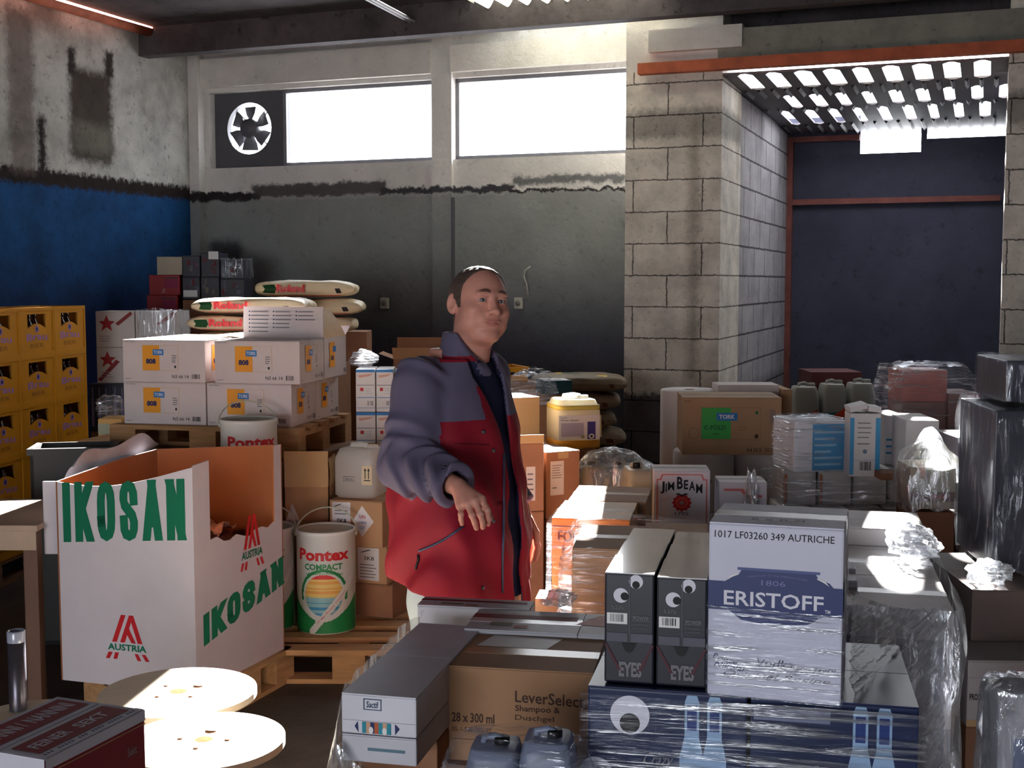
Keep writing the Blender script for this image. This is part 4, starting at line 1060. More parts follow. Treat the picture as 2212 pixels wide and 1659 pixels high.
for k, (dx, seed) in enumerate(((-.0, 3), (.03, 8), (-.01, 12), (.02, 5))):
    sack(['cream paper sack printed in red, lowest of the left sack pile', 'cream paper sack printed in red, second from the bottom of the left pile', 'cream paper sack printed in red, middle of the left pile behind the white cartons', 'cream paper sack printed in red with sunlit top, topmost of the left pile'][k], fS['x'] + dx, fS['y'], zS + (k - 2) * hs_ * 1.0, fS['w'], .42, hs_ * .90, -.05 + .01 * k, seed, gS)
zlow = zS - 2 * hs_
f = dict(x=fS['x'] + .05, y=fS['y'] + .1, z=0, w=1.0, d=.44, h=zlow - .004, rz=-.05)
carton('carton', 'large plain carton that carries the cream sacks, hidden behind the white cartons', 'box', f, BROWN2)
Yr = 7.95; fR = fit(548, 768, 604, 640, Y=Yr, yaw=4, d=.46)
ztR = at(660, 603, Yr).z; hR = .115
for k in range(3):
    sack(['cream sack printed in red, third down of the right sack pile', 'cream sack printed in red, second down of the right sack pile', 'cream sack printed in red with torn sunlit corner, top of the right sack pile'][k], fR['x'] + (.0, .06, .0)[k], fR['y'] + .0, ztR - hR * (3 - k), fR['w'] * (1.0, .96, 1.0)[k], .42, hR * .90, .06 - .02 * (k == 1), 21 + k * 3, gS)
zz = ztR - 3 * hR
f = dict(x=fR['x'], y=fR['y'] + .12, z=zlow + .001, w=.7, d=.40, h=zz - zlow - .001, rz=0)
# right pile rests on a second carton
f = dict(x=fR['x'] + .16, y=fR['y'] + .32, z=0, w=.40, d=.30, h=zz - .004, rz=0)
carton('carton', 'tall plain carton under the right sack pile, hidden behind the white stack', 'box', f, BROWN2)

# ---------------------------------------------------------------- dark back-left corner goods
WB = M('wine_carton_white', (196, 188, 184), .5, .08, 5, .1); RB = M('red_carton', (150, 26, 34), .5, .12); BG = M('beige_carton', (176, 166, 146), .6, .06)
gW = 'white cartons with red diagonal stripes'
Yw = 8.4
zw1 = at(250, 672, Yw).z; zw0 = at(250, 750, Yw).z; hw_ = zw1 - zw0
for (l, r, k, lab) in ((206, 292, 0, 'white carton with red star and stripe, upper left of its row'), (292, 386, 0, 'white carton with red stripe wrapped in film, upper right of its row'), (206, 292, 1, 'white carton with red stripe, second row, left'), (292, 386, 1, 'white carton with red stripe, second row, right')):
    f = fit(l + 1, r - 1, 672, 750, Y=Yw, yaw=0, d=.3); f['z'] = zw0 - k * hw_; f['h'] = hw_ - .002
    c = carton('carton', lab, 'box', f, WB, gW); P_ = Prints(f['w'], f['d'], f['h'])
    P_.poly('F', [(.5, .66), (.58, .60), (.95, .92), (.9, 1.0)] if l > 250 or k == 0 else [(.02, .1), (.1, .05), (.6, .6), (.5, .66)], M('dark_red_stripe', (130, 40, 44)))
    if l < 250: P_.poly('F', [(.28, .9), (.34, .74), (.5, .72), (.38, .62), (.42, .45), (.28, .56), (.14, .45), (.19, .62), (.08, .72), (.22, .74)], RB)
    P_.lines('F', .1, .15, .45, .35, 3, M('soft_pink_grey', (150, 130, 136)), .3); P_.build(c)
    if l > 250 and k == 0: wrap('film_wrap', c, [rloop(f['w'] + .02, f['d'] + .02, .0, .05), rloop(f['w'] + .05, f['d'] + .02, f['h'] * .5, .06), rloop(f['w'] + .015, f['d'] + .02, f['h'] + .01, .05)], FILMV, 8, 3, .006)
bl0 = zw0 - hw_
# dark bottle cartons below
for i, (l, r) in enumerate(((192, 240), (240, 290), (290, 340))):
    f = fit(l, r, 785, 880, Y=Yw - .05, yaw=0, d=.3); zt_ = bl0 - .001; f['h'] = .32; f['z'] = zt_ - .32
    c = carton('carton', 'black carton with tall grey bottle pictures, %s of three under the white striped cartons' % ('left', 'middle', 'right')[i], 'box', f, M('black_carton', (34, 34, 48), .5, .15), 'black cartons with bottle pictures')
    P_ = Prints(f['w'], f['d'], f['h'])
    for k in range(3): P_.rect('F', .1 + .3 * k, .1, .22 + .3 * k, .7, M('dim_bottle_print', (96, 92, 120))); P_.rect('F', .13 + .3 * k, .7, .19 + .3 * k, .92, M('dim_bottle_print', (96, 92, 120)))
    P_.build(c)
zz = bl0 - .32 - .001
f = fit(196, 350, 890, 960, Y=Yw - .02, yaw=0, d=.34); f['z'] = 0; f['h'] = zz
carton('carton', 'plain dark carton at the bottom of the stack beside the yellow crates', 'box', f, BROWN2)
# orange and grey box with film bundle right of the crates
f = fit(212, 262, 905, 952, Y=7.2, yaw=0, d=.2); f['h'] = f['z'] + f['h']; f['z'] = 0
c = carton('carton', 'tall orange and grey carton standing in the gap right of the yellow crates', 'box', f, M('orange_carton', (216, 170, 100), .6, .08))
P_ = Prints(f['w'], f['d'], f['h']); P_.rect('F', 0, .90, .5, .97, M('pale_grey_green', (170, 176, 150))); P_.text('F', 'EU', .56, .94, .66, .96, BLACKM); P_.build(c)
fb = thing('film_bundle', 'crumpled ball of clear film on the orange and grey carton', 'plastic film', (f['x'] - .03, f['y'], f['h']))
def crumple(o, w, d, h, m, seed, amp=.03, n=26, name='film_skin'):
    b = MB()
    def S(u, v):
        a = 2 * math.pi * u; p = math.pi * (v * .98 + .01); q_ = Vector((math.cos(a) * math.sin(p), math.sin(a) * math.sin(p), math.cos(p)))
        k = 1 + .35 * mnoise.noise(q_ * 2.5 + Vector((seed, 0, 0))) + .18 * mnoise.noise(q_ * 7 + Vector((seed, 3, 0)))
        z = h / 2 + q_.z * h / 2 * k
        return Vector((q_.x * w / 2 * k, q_.y * d / 2 * k, max(0, z)))
    b.grid(S, n, n // 2 + 4, m, smooth=False); b.build(name, o)
crumple(fb, .17, .12, .13, FILM, 4)
# far corner tower
Yf = 9.7
def tower(l, r, t, b, lab, m, grp=None, d=.28, yaw=0, z=None, Y=Yf):
    f = fit(l, r, t, b, Y=Y, yaw=yaw, d=d)
    return f, carton('carton', lab, 'box', f, m, grp)
f0, c0_ = tower(322, 388, 594, 637, 'red carton with faint print, upper of two below the beige one', RB, 'red cartons in the far corner')
f1 = dict(f0); f1['z'] = f0['z'] - f0['h'] - .002; f1['x'] -= .02; c1_ = carton('carton', 'red carton in the far corner, just above the white striped cartons', 'box', f1, RB, 'red cartons in the far corner')
for f_, c_ in ((f0, c0_), (f1, c1_)):
    P_ = Prints(f_['w'], f_['d'], f_['h']); P_.rect('F', .5, .35, .95, .75, M('magenta_print', (140, 34, 74))); P_.rect('F', .48, .8, .95, .88, M('dim_print', (90, 60, 70))); P_.poly('F', [(.4, .1), (.5, .1), (.54, .3), (.46, .34)], M('pink_print', (180, 110, 110))); P_.build(c_)
fb_ = fit(339, 392, 553, 592, Y=Yf, yaw=0, d=.26); fb_['z'] = f0['z'] + f0['h'] + .001; carton('carton', 'beige carton on top of the red cartons in the far corner', 'box', fb_, BG)
f2 = dict(f1); f2['h'] = f1['z'] - .001; f2['z'] = 0; carton('carton', 'tall dark carton supporting the red cartons in the far corner', 'box', f2, BROWN2)
DKC = M('dark_bottle_carton', (40, 38, 50), .45, .3, 12)
P3 = [(394, 432, 552, 598), (434, 474, 546, 598), (476, 528, 560, 602), (394, 432, 600, 646), (434, 474, 600, 646), (476, 528, 604, 648)]
lz = {}
for i, (l, r, t, b) in enumerate(P3):
    lab = 'dark printed carton of the film-wrapped corner stack, %s row, %s' % (('upper', 'lower')[i // 3], ('left', 'middle', 'right')[i % 3])
    f = fit(l, r, t, b, Y=Yf + .02, yaw=0, d=.3)
    if i < 3: lz[i] = f['z']
    else: f['h'] = lz[i - 3] - .001 - f['z']
    c = carton('carton', lab, 'box', f, DKC, 'dark cartons in the far corner'); P_ = Prints(f['w'], f['d'], f['h'])
    rnd = random.Random(i)
    for k in range(7):
        a, b2 = rnd.uniform(.05, .75), rnd.uniform(.1, .7); P_.rect('F', a, b2, a + rnd.uniform(.08, .2), b2 + rnd.uniform(.1, .3), rnd.choice([M('dim_print', (90, 60, 70)), M('dim_print2', (96, 96, 110)), M('dim_print3', (120, 112, 96)), M('dim_red', (100, 30, 36))]))
    if i == 3: P_.rect('F', .05, .1, .85, .4, LABELW)
    P_.build(c)
    if i >= 3: zb_ = f['z']
    if i == 2: wrap('film_wrap', c, [rloop(f['w'] + .01, f['d'] + .02, .004, .04), rloop(f['w'] + .03, f['d'] + .02, f['h'] * .5, .06), rloop(f['w'] + .01, f['d'] + .02, f['h'] + .01, .03)], FILMV, 8, 5, .012)
f = fit(394, 528, 600, 646, Y=Yf + .02, yaw=0, d=.3); zmin = min(o.location.z for o in bpy.data.objects if o.get('group') == 'dark cartons in the far corner')
f['z'] = 0; f['h'] = zmin; carton('carton', 'tall dark carton base of the film-wrapped corner stack', 'box', f, BROWN2)
f = fit(450, 471, 543, 560, Y=Yf - .0, yaw=0, d=.01)
c = thing('paper_label', 'small white paper note stuck on the dark corner stack', 'label', (f['x'], Yf + .005, f['z'])); q = MB(); q.box((-f['w'] / 2, -.002, 0), (f['w'] / 2, .004, f['h']), LABELW); q.build('paper', c)

# ---------------------------------------------------------------- white and blue small cartons
BW = M('small_white_carton', (228, 222, 220), .5, .04)
gBW = 'white cartons with blue top edge and red mark'
Yq = 6.42; zq = at(820, 797, Yq).z; hq = (zq - .144) / 5
for j in range(3):
    for i, (l, r) in enumerate(((768, 811), (812, 850), (854, 892))):
        f = fit(l + .6, r - .6, 797, 880, Y=Yq, yaw=2, d=.22); f['h'] = hq - .002; f['z'] = zq - hq * (j + 1)
        lab = 'small white carton with blue edge and red square, %s row, %s beside the man' % (('top', 'second', 'third')[j], ('left', 'middle', 'right')[i])
        c = carton('carton', lab, 'box', f, BW, gBW, flaps=False)
        P_ = Prints(f['w'], f['d'], f['h']); P_.rect('F', 0, .93, 1, 1, BLUE); P_.poly('F', [(.1, .86), (.9, .90), (.7, .84), (.2, .80)], M('faint_red_print', (220, 170, 150)))
        P_.rect('F', .22, .49, .40, .57, RED); P_.rect('F', .05, .62, .95, .635, GREYI); P_.rect('F', .05, .33, .95, .345, BLUE); P_.rect('F', .05, .09, .95, .10, BLUE); P_.bars('F', .6, .15, .9, .26, GREYI, 6); P_.lines('F', .5, .42, .9, .58, 3, M('soft_grey_ink', (190, 186, 190)), .3); P_.build(c)
f = fit(770, 892, 797, 880, Y=Yq, yaw=2, d=.24); f['z'] = 0; f['h'] = zq - 3 * hq - .002; f['y'] += .01; f['w'] -= .02
carton('carton', 'plain brown carton under the small white and blue cartons', 'box', f, BROWN)
fb = thing('film_bundle', 'tuft of clear film lying on the small white and blue cartons', 'plastic film', (at(785, 790, Yq + .1).x, Yq + .12, zq)); crumple(fb, .14, .12, .09, FILM, 9)
f = fit(776, 842, 966, 1010, Y=6.08, yaw=0, d=.16); f['h'] += f['z']; f['z'] = 0; f['x'] += .03
carton('carton', 'brown carton with sunlit top just left of the man\'s elbow', 'box', f, BROWN, tape=TAPE)
# back brown open carton
Yk = 8.3; f = fit(848, 950, 775, 830, Y=Yk, yaw=0, d=.3); f['h'] += f['z']; f['z'] = 0
ob = thing('open_carton', 'open brown carton with folded-out flaps by the back wall behind the man\'s shoulder', 'box', (f['x'], f['y'], 0))
openbox(ob, f['w'], f['d'], f['h'], BROWN2, BROWN); flap(ob, 'B', f['w'], f['d'], f['h'], .13, 85, BROWN2, BROWN); flap(ob, 'F', f['w'], f['d'], f['h'], .10, 50, BROWN2, BROWN); flap(ob, 'L', f['w'], f['d'], f['h'], .1, 20, BROWN2, BROWN)
# ================================================================ middle, behind the man
gM = 'brown cartons right of the man'
MB_ = M('mid_brown_carton', (164, 118, 92), .75, .12)  # brown between the plain and the dark cardboard tones
# two tall cartons at the man's left hand
Y0 = 5.12
f = fit(1180, 1252, 975, 1118, Y=Y0 + .06, yaw=28, d=.22); fTop = f
def stackdown(f, n, hs, labs, mats, grp, pr=None):
    z = f['z']
    for k in range(n):
        g = dict(f); g['h'] = hs[k] - .002; g['z'] = z - hs[k]; z -= hs[k]
        c = carton('carton', labs[k], 'box', g, mats[k], grp, tape=TAPE)
        if pr: pr(c, g, k)
    return z
c = carton('carton', 'brown carton with tall white label and sunlit top, right of the man', 'box', f, MB_, gM, tape=TAPE, along='y')
P_ = Prints(f['w'], f['d'], f['h']); P_.rect('F', .12, .35, .52, .86, LABELW); P_.lines('F', .17, .60, .47, .82, 6, GREYI, .25); P_.lines('F', .17, .44, .35, .5, 1, GREYI, .3); P_.build(c)
hz_ = f['z'] / 2
def pr1(c, g, k):
    P_ = Prints(g['w'], g['d'], g['h']); P_.rect('F', .12, .30, .50, .80, LABELW); P_.lines('F', .17, .4, .45, .74, 5, GREYI, .25); P_.build(c)
stackdown(f, 2, [hz_, hz_], ['brown carton with white label, middle of the stack right of the man', 'brown carton at the bottom of the stack right of the man'], [MB_, BROWN2], gM, pr1)
f2 = fit(1120, 1175, 958, 1105, Y=Y0 - .12, yaw=12, d=.20)
c = carton('carton', 'brown carton with small white label standing against the man\'s left side', 'box', f2, MB_, gM, flaps=False)
P_ = Prints(f2['w'], f2['d'], f2['h']); P_.rect('F', .30, .16, .66, .66, LABELW); P_.lines('F', .35, .3, .6, .6, 4, GREYI, .3); P_.build(c)
q = MB(); w, d, h = f2['w'], f2['d'], f2['h']; q.box((-w / 2 + .003, -d / 2, h), (w / 2, -d / 2 + .004, h + .035), TAN); q.build('raised_flap', c)
hz_ = f2['z'] / 2
stackdown(f2, 2, [hz_, hz_], ['brown carton with white label, second down beside the man\'s left hand', 'brown carton at the bottom beside the man\'s left leg'], [MB_, BROWN2], gM, pr1)
# tan carton with sun on its top
f = fit(1108, 1166, 858, 950, Y=5.6, yaw=24, d=.22); f['h'] += f['z']; f['z'] = 0
c = carton('carton', 'tall tan carton with sunlit top beside the man\'s left shoulder', 'box', f, TAN, flaps=False)
# yellow canister
Yc_ = 5.7; zc0 = .935; a = at(1236, 862, Yc_); wq = (1286 - 1180) / F * Yc_
yc_ = canister('plastic_canister', 'large milky canister with yellow liquid and purple striped label right of the man', (a.x + .01, Yc_ + .12, zc0), wq * .96, .25, a.z - zc0, .22, CANW, liquid=CANL, band=CANB, capx=.2)
w, d, h = wq * .96, .25, a.z - zc0
P_ = Prints(w, d, h); PU = M('purple_ink', (70, 60, 140), .5, .05)
P_.rect('F', .03, .20, .93, .68, LABELW); P_.rect('F', .66, .20, .84, .55, PU); P_.disc('F', .75, .26, .065, .05, LABELW); P_.disc('F', .75, .26, .03, .025, BLACKM); P_.text('F', 'Lavell', .08, .62, .20, .65, GREYI); P_.text('F', 'Power Spezial', .08, .56, .46, .60, BLACKM, .01)
P_.rect('F', .08, .26, .58, .53, M('lilac_text_block', (190, 182, 206))); P_.disc('F', .56, .25, .04, .03, M('olive_dot', (150, 150, 90))); P_.rect('R', .1, .22, .95, .66, M('pale_side_label', (180, 180, 186))); P_.lines('R', .2, .3, .9, .6, 5, GREYI, .2)
P_.build(yc_)
f = fit(1185, 1290, 972, 1050, Y=Yc_ + .005, yaw=12, d=.28); f['z'] = 0; f['h'] = zc0 - .001; f['y'] += .0
carton('carton', 'brown carton base under the milky canister with purple label', 'box', f, BROWN2)
# film wrapped white canisters
gC = 'white canisters under clear film'
for i, (px, yy) in enumerate(((1286, 5.38), (1342, 5.46))):
    a = at(px, 1000, yy); canister('plastic_canister', ('white canister with black cap under film, nearer the brown carton', 'white canister under film by the pillar foot')[i], (a.x, yy + .06, .62 if i else .62), .14, .18, (a.z - .62) * .97, .1 - .3 * i, trans('grey_white_plastic', (206, 204, 190), .3), capm=DARK, group=gC, capx=-.1)
f = dict(x=at(1326, 1100, 5.45).x, y=5.50, z=0, w=.28, d=.22, h=.619, rz=0)
c = carton('carton', 'brown carton under the film-wrapped white canisters', 'box', f, BROWN2)
fl = thing('film_wrap', 'loose shiny film thrown over the white canisters between brown carton and pillar', 'plastic film', (f['x'], f['y'], .62))
hh_ = at(1305, 985, 5.45).z - .62
wrap('film_skin', fl, [rloop(.33, .30, 0, .05), rloop(.36, .32, hh_ * .5, .08), rloop(.34, .30, hh_ * .85, .10), rloop(.20, .12, hh_ * 1.03, .05), rloop(.02, .02, hh_ * 1.0, .008)], FILMD, 26, 4, .022, .05)
# white canister with black cap left of the whiskey carton
a = at(1392, 1014, 5.0)
canister('plastic_canister', 'white canister with black cap half hidden behind the red-sealed white carton', (a.x - .015, 5.12, .0 + .55), .12, .2, a.z - .55, .1, trans('grey_white_plastic', (206, 204, 190), .3), capm=DARK, capx=-.05, handle=True)
f = dict(x=a.x - .02, y=5.12, z=0, w=.13, d=.2, h=.549, rz=.1); carton('carton', 'brown carton under the white black-capped canister behind the red-sealed carton', 'box', f, BROWN2)
# back pile: yellow crate, film, dark packs, sacks
f = fit(1088, 1140, 800, 826, Y=7.8, yaw=20, d=.3); zc_ = f['z']
yb_ = thing('plastic_crate', 'yellow plastic box with slots, sunlit, behind the man\'s left shoulder', 'crate', (f['x'], f['y'], zc_), f['rz'])
w, d, h = f['w'], f['d'], f['h'] + .02; q = MB(); q.box((-w / 2, -d / 2, 0), (w / 2, d / 2, .01), YEL)
for lo, hi in (((-w / 2, -d / 2, 0), (w / 2, -d / 2 + .008, h)), ((-w / 2, d / 2 - .008, 0), (w / 2, d / 2, h)), ((-w / 2, -d / 2, 0), (-w / 2 + .008, d / 2, h)), ((w / 2 - .008, -d / 2, 0), (w / 2, d / 2, h))): q.box(lo, hi, YEL)
q.box((-w / 2 - .008, -d / 2 - .008, h - .015), (w / 2 + .008, -d / 2, h), YEL); q.box((w / 2, -d / 2, h - .015), (w / 2 + .008, d / 2, h), YEL); q.build('crate_shell', yb_)
P_ = Prints(w, d, h); P_.rect('F', .25, .5, .45, .68, BLACKM); P_.rect('F', .55, .5, .75, .68, BLACKM); P_.build(yb_, 'slot')
f = dict(f); f['h'] = zc_ - .001; f['z'] = 0; f['w'] = .32; carton('carton', 'dark carton under the yellow slotted plastic box', 'box', f, BROWN2)
OS = M('mottled_olive_sack', (128, 112, 92), .6, .25, 10, .3); OY = M('sack_yellow_corner', (196, 160, 50), .5, .1)
gO = 'mottled sacks piled by the back wall'
sy = 8.25; x0 = at(1240, 830, sy).x
zt_ = at(1240, 806, sy).z; nS = 8; hs2 = (zt_ - .144) / nS
for k in range(nS):
    xx = x0 + (.04 * math.sin(k * 2.1)); lab = 'mottled brown sack, %s of the pile in front of the pillar side' % ('bottom', 'second from the bottom', 'third from the bottom', 'fourth from the bottom', 'fourth from the top', 'third from the top', 'second from the top', 'top')[k]
    sack(lab, xx, sy + .1, .144 + hs2 * k, .62, .42, hs2 * .92, .05 * math.sin(k * 3), 40 + k, gO, (OS, OY, SKG, M('sack_brown_print', (90, 50, 40))), text=False)
pallet('wooden pallet under the mottled brown sacks', x0 + .06, sy + .1, 0, 0, .58, .44, True)
# dark green packs with white tops in front of the sacks
f = fit(1176, 1236, 822, 852, Y=7.3, yaw=14, d=.2); zz = f['z']
c = carton('carton', 'dark green pack with torn white top in front of the sacks', 'box', f, M('dark_green_carton', (24, 62, 66), .4, .15), flaps=False)
P_ = Prints(f['w'], f['d'], f['h']); P_.poly('T', [(.0, .1), (.9, .0), (1, .8), (.1, 1)], LABELW); P_.poly('T', [(.4, .3), (.7, .3), (.75, .5), (.5, .5)], BLACKM); P_.build(c)
f = dict(f); f['h'] = zz - .001; f['z'] = 0; carton('carton', 'tall dark carton under the dark green pack', 'box', f, BROWN2)
fb = thing('film_bundle', 'sparkling heap of clear film above the tan carton right of the man', 'plastic film', (at(1150, 845, 6.7).x, 6.8, at(1150, 872, 6.8).z)); crumple(fb, .26, .2, .19, FILM, 15)
f = dict(x=fb.location.x, y=6.8, z=0, w=.2, d=.2, h=fb.location.z, rz=.1); carton('carton', 'brown carton under the sparkling heap of clear film', 'box', f, BROWN2)

# ================================================================ tissue roll stack and green label carton
RW = M('paper_roll_white', (216, 210, 208), .7, .04)
gR = 'big white paper rolls'
Yr_ = 6.35; zt_ = at(1590, 983, 6.15).z
Rr = .155
def roll(label, x, y, z, h, R=Rr):
    o = thing('paper_roll', label, 'paper roll', (x, y, z), 0, gR)
    q = MB(); q.lathe([(.03, 0), (R - .006, 0), (R, .006), (R, h - .006), (R - .006, h), (.03, h)], RW, 40, cap=False); q.build('paper_body', o)
    q = MB(); q.lathe([(.03, 0), (.03, h), (.026, h), (.026, 0)], BROWN, 20, cap=False); q.build('cardboard_core', o); return o
hr = .30
xs_ = [at(1508, 1000, Yr_).x, at(1508, 1000, Yr_).x + 2 * Rr + .006]
base_r = zt_ - 2 * hr
for i, xx in enumerate(xs_):
    for k in range(2): roll('large white paper roll, %s, %s roll under the carton with green label' % (('lower', 'upper')[k], ('left', 'right')[i]), xx + .03, Yr_ + .02, base_r + k * hr, hr - .002)
roll('large white paper roll at the left behind the carton with green label', xs_[0] - .0, Yr_ + .02 + 2 * Rr + .01, base_r, at(1480, 842, Yr_ + 2 * Rr).z - base_r)
f = dict(x=(xs_[0] + xs_[1]) / 2 + .03, y=Yr_ + .15, z=0, w=.62, d=.62, h=base_r - .001, rz=0)
carton('carton', 'low brown carton base under the white paper rolls', 'box', f, BROWN2)
f = fit(1474, 1688, 860, 984, Y=6.15, zt=None, yaw=-3, d=.34); f['z'] = zt_; fk = f
c = carton('carton', 'brown carton with bright green and blue label on the white paper rolls', 'box', f, M('warm_brown_carton', (170, 136, 104), .7, .07), tape=TAPE)
GL = M('bright_green_print', (56, 168, 74), .5, .05); DKB = M('dark_brown_ink', (70, 40, 30))
P_ = Prints(f['w'], f['d'], f['h']); P_.rect('F', .19, .28, .49, .83, GL); P_.frame('F', .19, .26, .79, .83, M('dark_tan_line', (140, 108, 80)), .004, .008)
P_.rect('F', .345, .60, .555, .735, BLUE); P_.text('F', 'TORK', .37, .63, .53, .705, LABELW, .03); P_.text('F', 'C-FOLD', .22, .44, .44, .52, M('deep_green_ink', (20, 100, 50)), .02); P_.rect('F', .31, .36, .37, .375, M('deep_green_ink', (20, 100, 50)))
P_.disc('F', .115, .38, .055, .10, M('dark_tan_line', (140, 108, 80))); P_.disc('F', .115, .38, .048, .088, MATS['warm_brown_carton']); P_.disc('F', .75, .74, .015, .03, M('deep_green_ink', (20, 100, 50)))
P_.bars('F', .88, .55, .94, .80, GREYI, 6); P_.text('F', 'X4 23 5', .65, .06, .80, .12, DKB); P_.text('F', '52 2 3', .84, .065, .94, .13, DKB); P_.lines('F', .56, .43, .68, .53, 2, DKB, .1); P_.disc('F', .75, .33, .02, .04, DKB); P_.text('F', 'SCA', .02, .92, .08, .95, DKB)
P_.build(c)
# white carton behind it, its left edge and top showing
f = fit(1556, 1690, 832, 935, Y=6.52, yaw=0, d=.20); f['z'] = zt_ + .001; f['h'] = at(1570, 830, 6.6).z - zt_; f['w'] *= .99; f['x'] -= .012
f['y'] += .02
c = carton('carton', 'white carton behind the brown carton with green label', 'box', f, TW)
f3 = fit(1690, 1710, 845, 970, Y=6.45, yaw=0, d=.3); f3['z'] = 0; f3['h'] = at(1700, 842, 6.45).z
carton('carton', 'narrow brown carton edge showing right of the green label carton', 'box', f3, BROWN)

# ---------------------------------------------------------------- back canisters in the alcove mouth
gK = 'white canisters with red labels in the alcove'
KW = trans('dull_white_plastic', (170, 172, 166), .2)
Yk_ = 8.3; zk0 = .62
for i, (l, r, t) in enumerate(((1716, 1776, 834), (1778, 1836, 828), (1838, 1898, 826))):
    a = at((l + r) / 2, t, Yk_); w = (r - l) / F * Yk_ * .95
    c = canister('plastic_canister', 'white canister with red and yellow label, %s of the row in the dark alcove' % ('left', 'middle', 'right')[i], (a.x, Yk_ + .12, zk0), w, .2, a.z - zk0, 0, KW, group=gK)
    P_ = Prints(w, .2, a.z - zk0); P_.rect('F', .05, .10, .95, .52, M('teal_label', (60, 110, 110))); P_.poly('F', [(.25, .25), (.9, .45), (.9, .60), (.2, .40)], M('orange_red_print', (220, 70, 40))); P_.disc('F', .2, .35, .1, .08, M('dull_yellow', (200, 190, 90))); P_.build(c)
f = dict(x=at(1808, 850, Yk_).x, y=Yk_ + .12, z=0, w=.62, d=.26, h=zk0 - .001, rz=0); carton('carton', 'dark carton base under the row of canisters in the alcove', 'box', f, BROWN2)
f = fit(1752, 1862, 804, 850, Y=9.0, yaw=0, d=.4); f['h'] += f['z']; f['z'] = 0
carton('carton', 'dark red carton far back in the alcove', 'box', f, M('dull_dark_red', (92, 44, 46), .6, .1))

# ---------------------------------------------------------------- film wrapped paper goods on the right
PW = M('pack_white_film', (222, 222, 226), .3, .05, 10, .2); PB = M('pack_blue_print', (66, 148, 196), .35, .1, 10, .1)
gP = 'grey film-wrapped packs in the row below the blue packs'
Yg = 5.2; zg1 = at(1750, 1012, 5.35).z
# lower rows of grey packs
GP = M('grey_wrapped_pack', (186, 182, 180), .3, .12, 12, .3)
rowz = [zg1 - .15, zg1 - .31]
for k, z_ in enumerate(rowz):
    for i in range(4):
        l = 1690 + i * 76 + (0, -6)[k]; f = fit(l + 4, l + 72, 1020, 1080, Y=Yg + .10 - .10 * k, yaw=-2, d=.28); f['z'] = z_; f['h'] = .148 if k == 0 else .158
        lab = 'grey film-wrapped pack, %s row, %s under the blue and white packs' % (('upper', 'lower')[k], ('first', 'second', 'third', 'fourth')[i] + ' from the left')
        o = thing('wrapped_pack', lab, 'pack', (f['x'], f['y'], f['z']), f['rz'], gP)
        q = MB(); q.rbox((-f['w'] / 2, -.14, 0), (f['w'] / 2, .14, f['h']), GP, .012, bow=.002); q.build('pack_body', o)
        if i < 2: P_ = Prints(f['w'], .29, f['h']); P_.rect('F', .0, .05, .08, .9, M('dull_orange_edge', (170, 100, 70))); P_.build(o)
zb_ = rowz[1]
f = fit(1686, 1990, 1080, 1130, Y=Yg, yaw=-2, d=.34); f['z'] = 0; f['h'] = zb_ - .001; f['y'] += .0
carton('carton', 'long brown carton under the grey film-wrapped packs', 'box', f, BROWN2)
o = thing('film_wrap', 'shiny clear film around the row of grey packs', 'plastic film', (f['x'], f['y'] + .0, zb_))
wrap('film_skin', o, [rloop(f['w'] * 1.06, .54, .0, .02), rloop(f['w'] * 1.06, .54, .15, .02), rloop(f['w'] * 1.06, .52, .30, .02)], FILM, 12, 6, .008)
# big white/blue pack
zt2 = rowz[0] + .15
f = fit(1716, 1830, 897, 1008, Y=5.25, yaw=10, d=.24); f['z'] = zt2
c = carton('wrapped_pack', 'white pack with blue printed front, wrapped in clear film', 'pack', f, PW, flaps=False, r=.012)
P_ = Prints(f['w'], f['d'], f['h']); P_.rect('F', .34, .03, 1, .93, PB); P_.lines('F', .38, .1, .96, .85, 6, M('pale_blue_wave', (150, 196, 222)), .35, .5); P_.rect('R', 0, .03, 1, .93, PB); P_.build(c)
wrap('film_wrap', c, [rloop(f['w'] + .02, f['d'] + .02, .0, .03), rloop(f['w'] + .025, f['d'] + .02, f['h'] * .5, .03), rloop(f['w'] + .015, f['d'] + .02, f['h'] + .008, .03), rloop(f['w'] * .4, f['d'] * .3, f['h'] + .015, .02)], FILM, 14, 8, .006)
# tall carton pair
f = fit(1836, 1902, 868, 1005, Y=5.12, yaw=-4, d=.12); f['z'] = zt2
tc = carton('milk_carton', 'tall white and blue carton with barcode and slanted sunlit lids', 'carton', f, M('tall_carton_white', (214, 210, 210), .45, .04), flaps=False)
w, d, h = f['w'], f['d'], f['h']; P_ = Prints(w, d, h)
P_.rect('F', 0, .03, .14, .93, PB); P_.rect('F', .84, .03, 1, .93, PB); P_.bars('F', .34, .10, .74, .24, BLACKM, 10); P_.lines('F', .25, .6, .75, .9, 4, GREYI, .2); P_.disc('F', .5, .40, .07, .035, M('slate_dot', (110, 130, 150))); P_.rect('F', .16, .26, .82, .265, PB); P_.lines('F', .25, .50, .8, .56, 1, GREYI, .3); P_.build(tc)
for (a, b2, ry) in ((-w / 2, 0.01, -.25), (.01, w / 2, .12)):
    q = MB(); q.box((a, -d / 2, 0), (b2, d / 2, .022), M('tall_carton_white', (214, 210, 210)), Matrix.Translation((0, 0, h + .006 + (.012 if ry < 0 else .004))) @ Matrix.Rotation(ry, 4, 'Y')); q.build('folded_lid', tc)
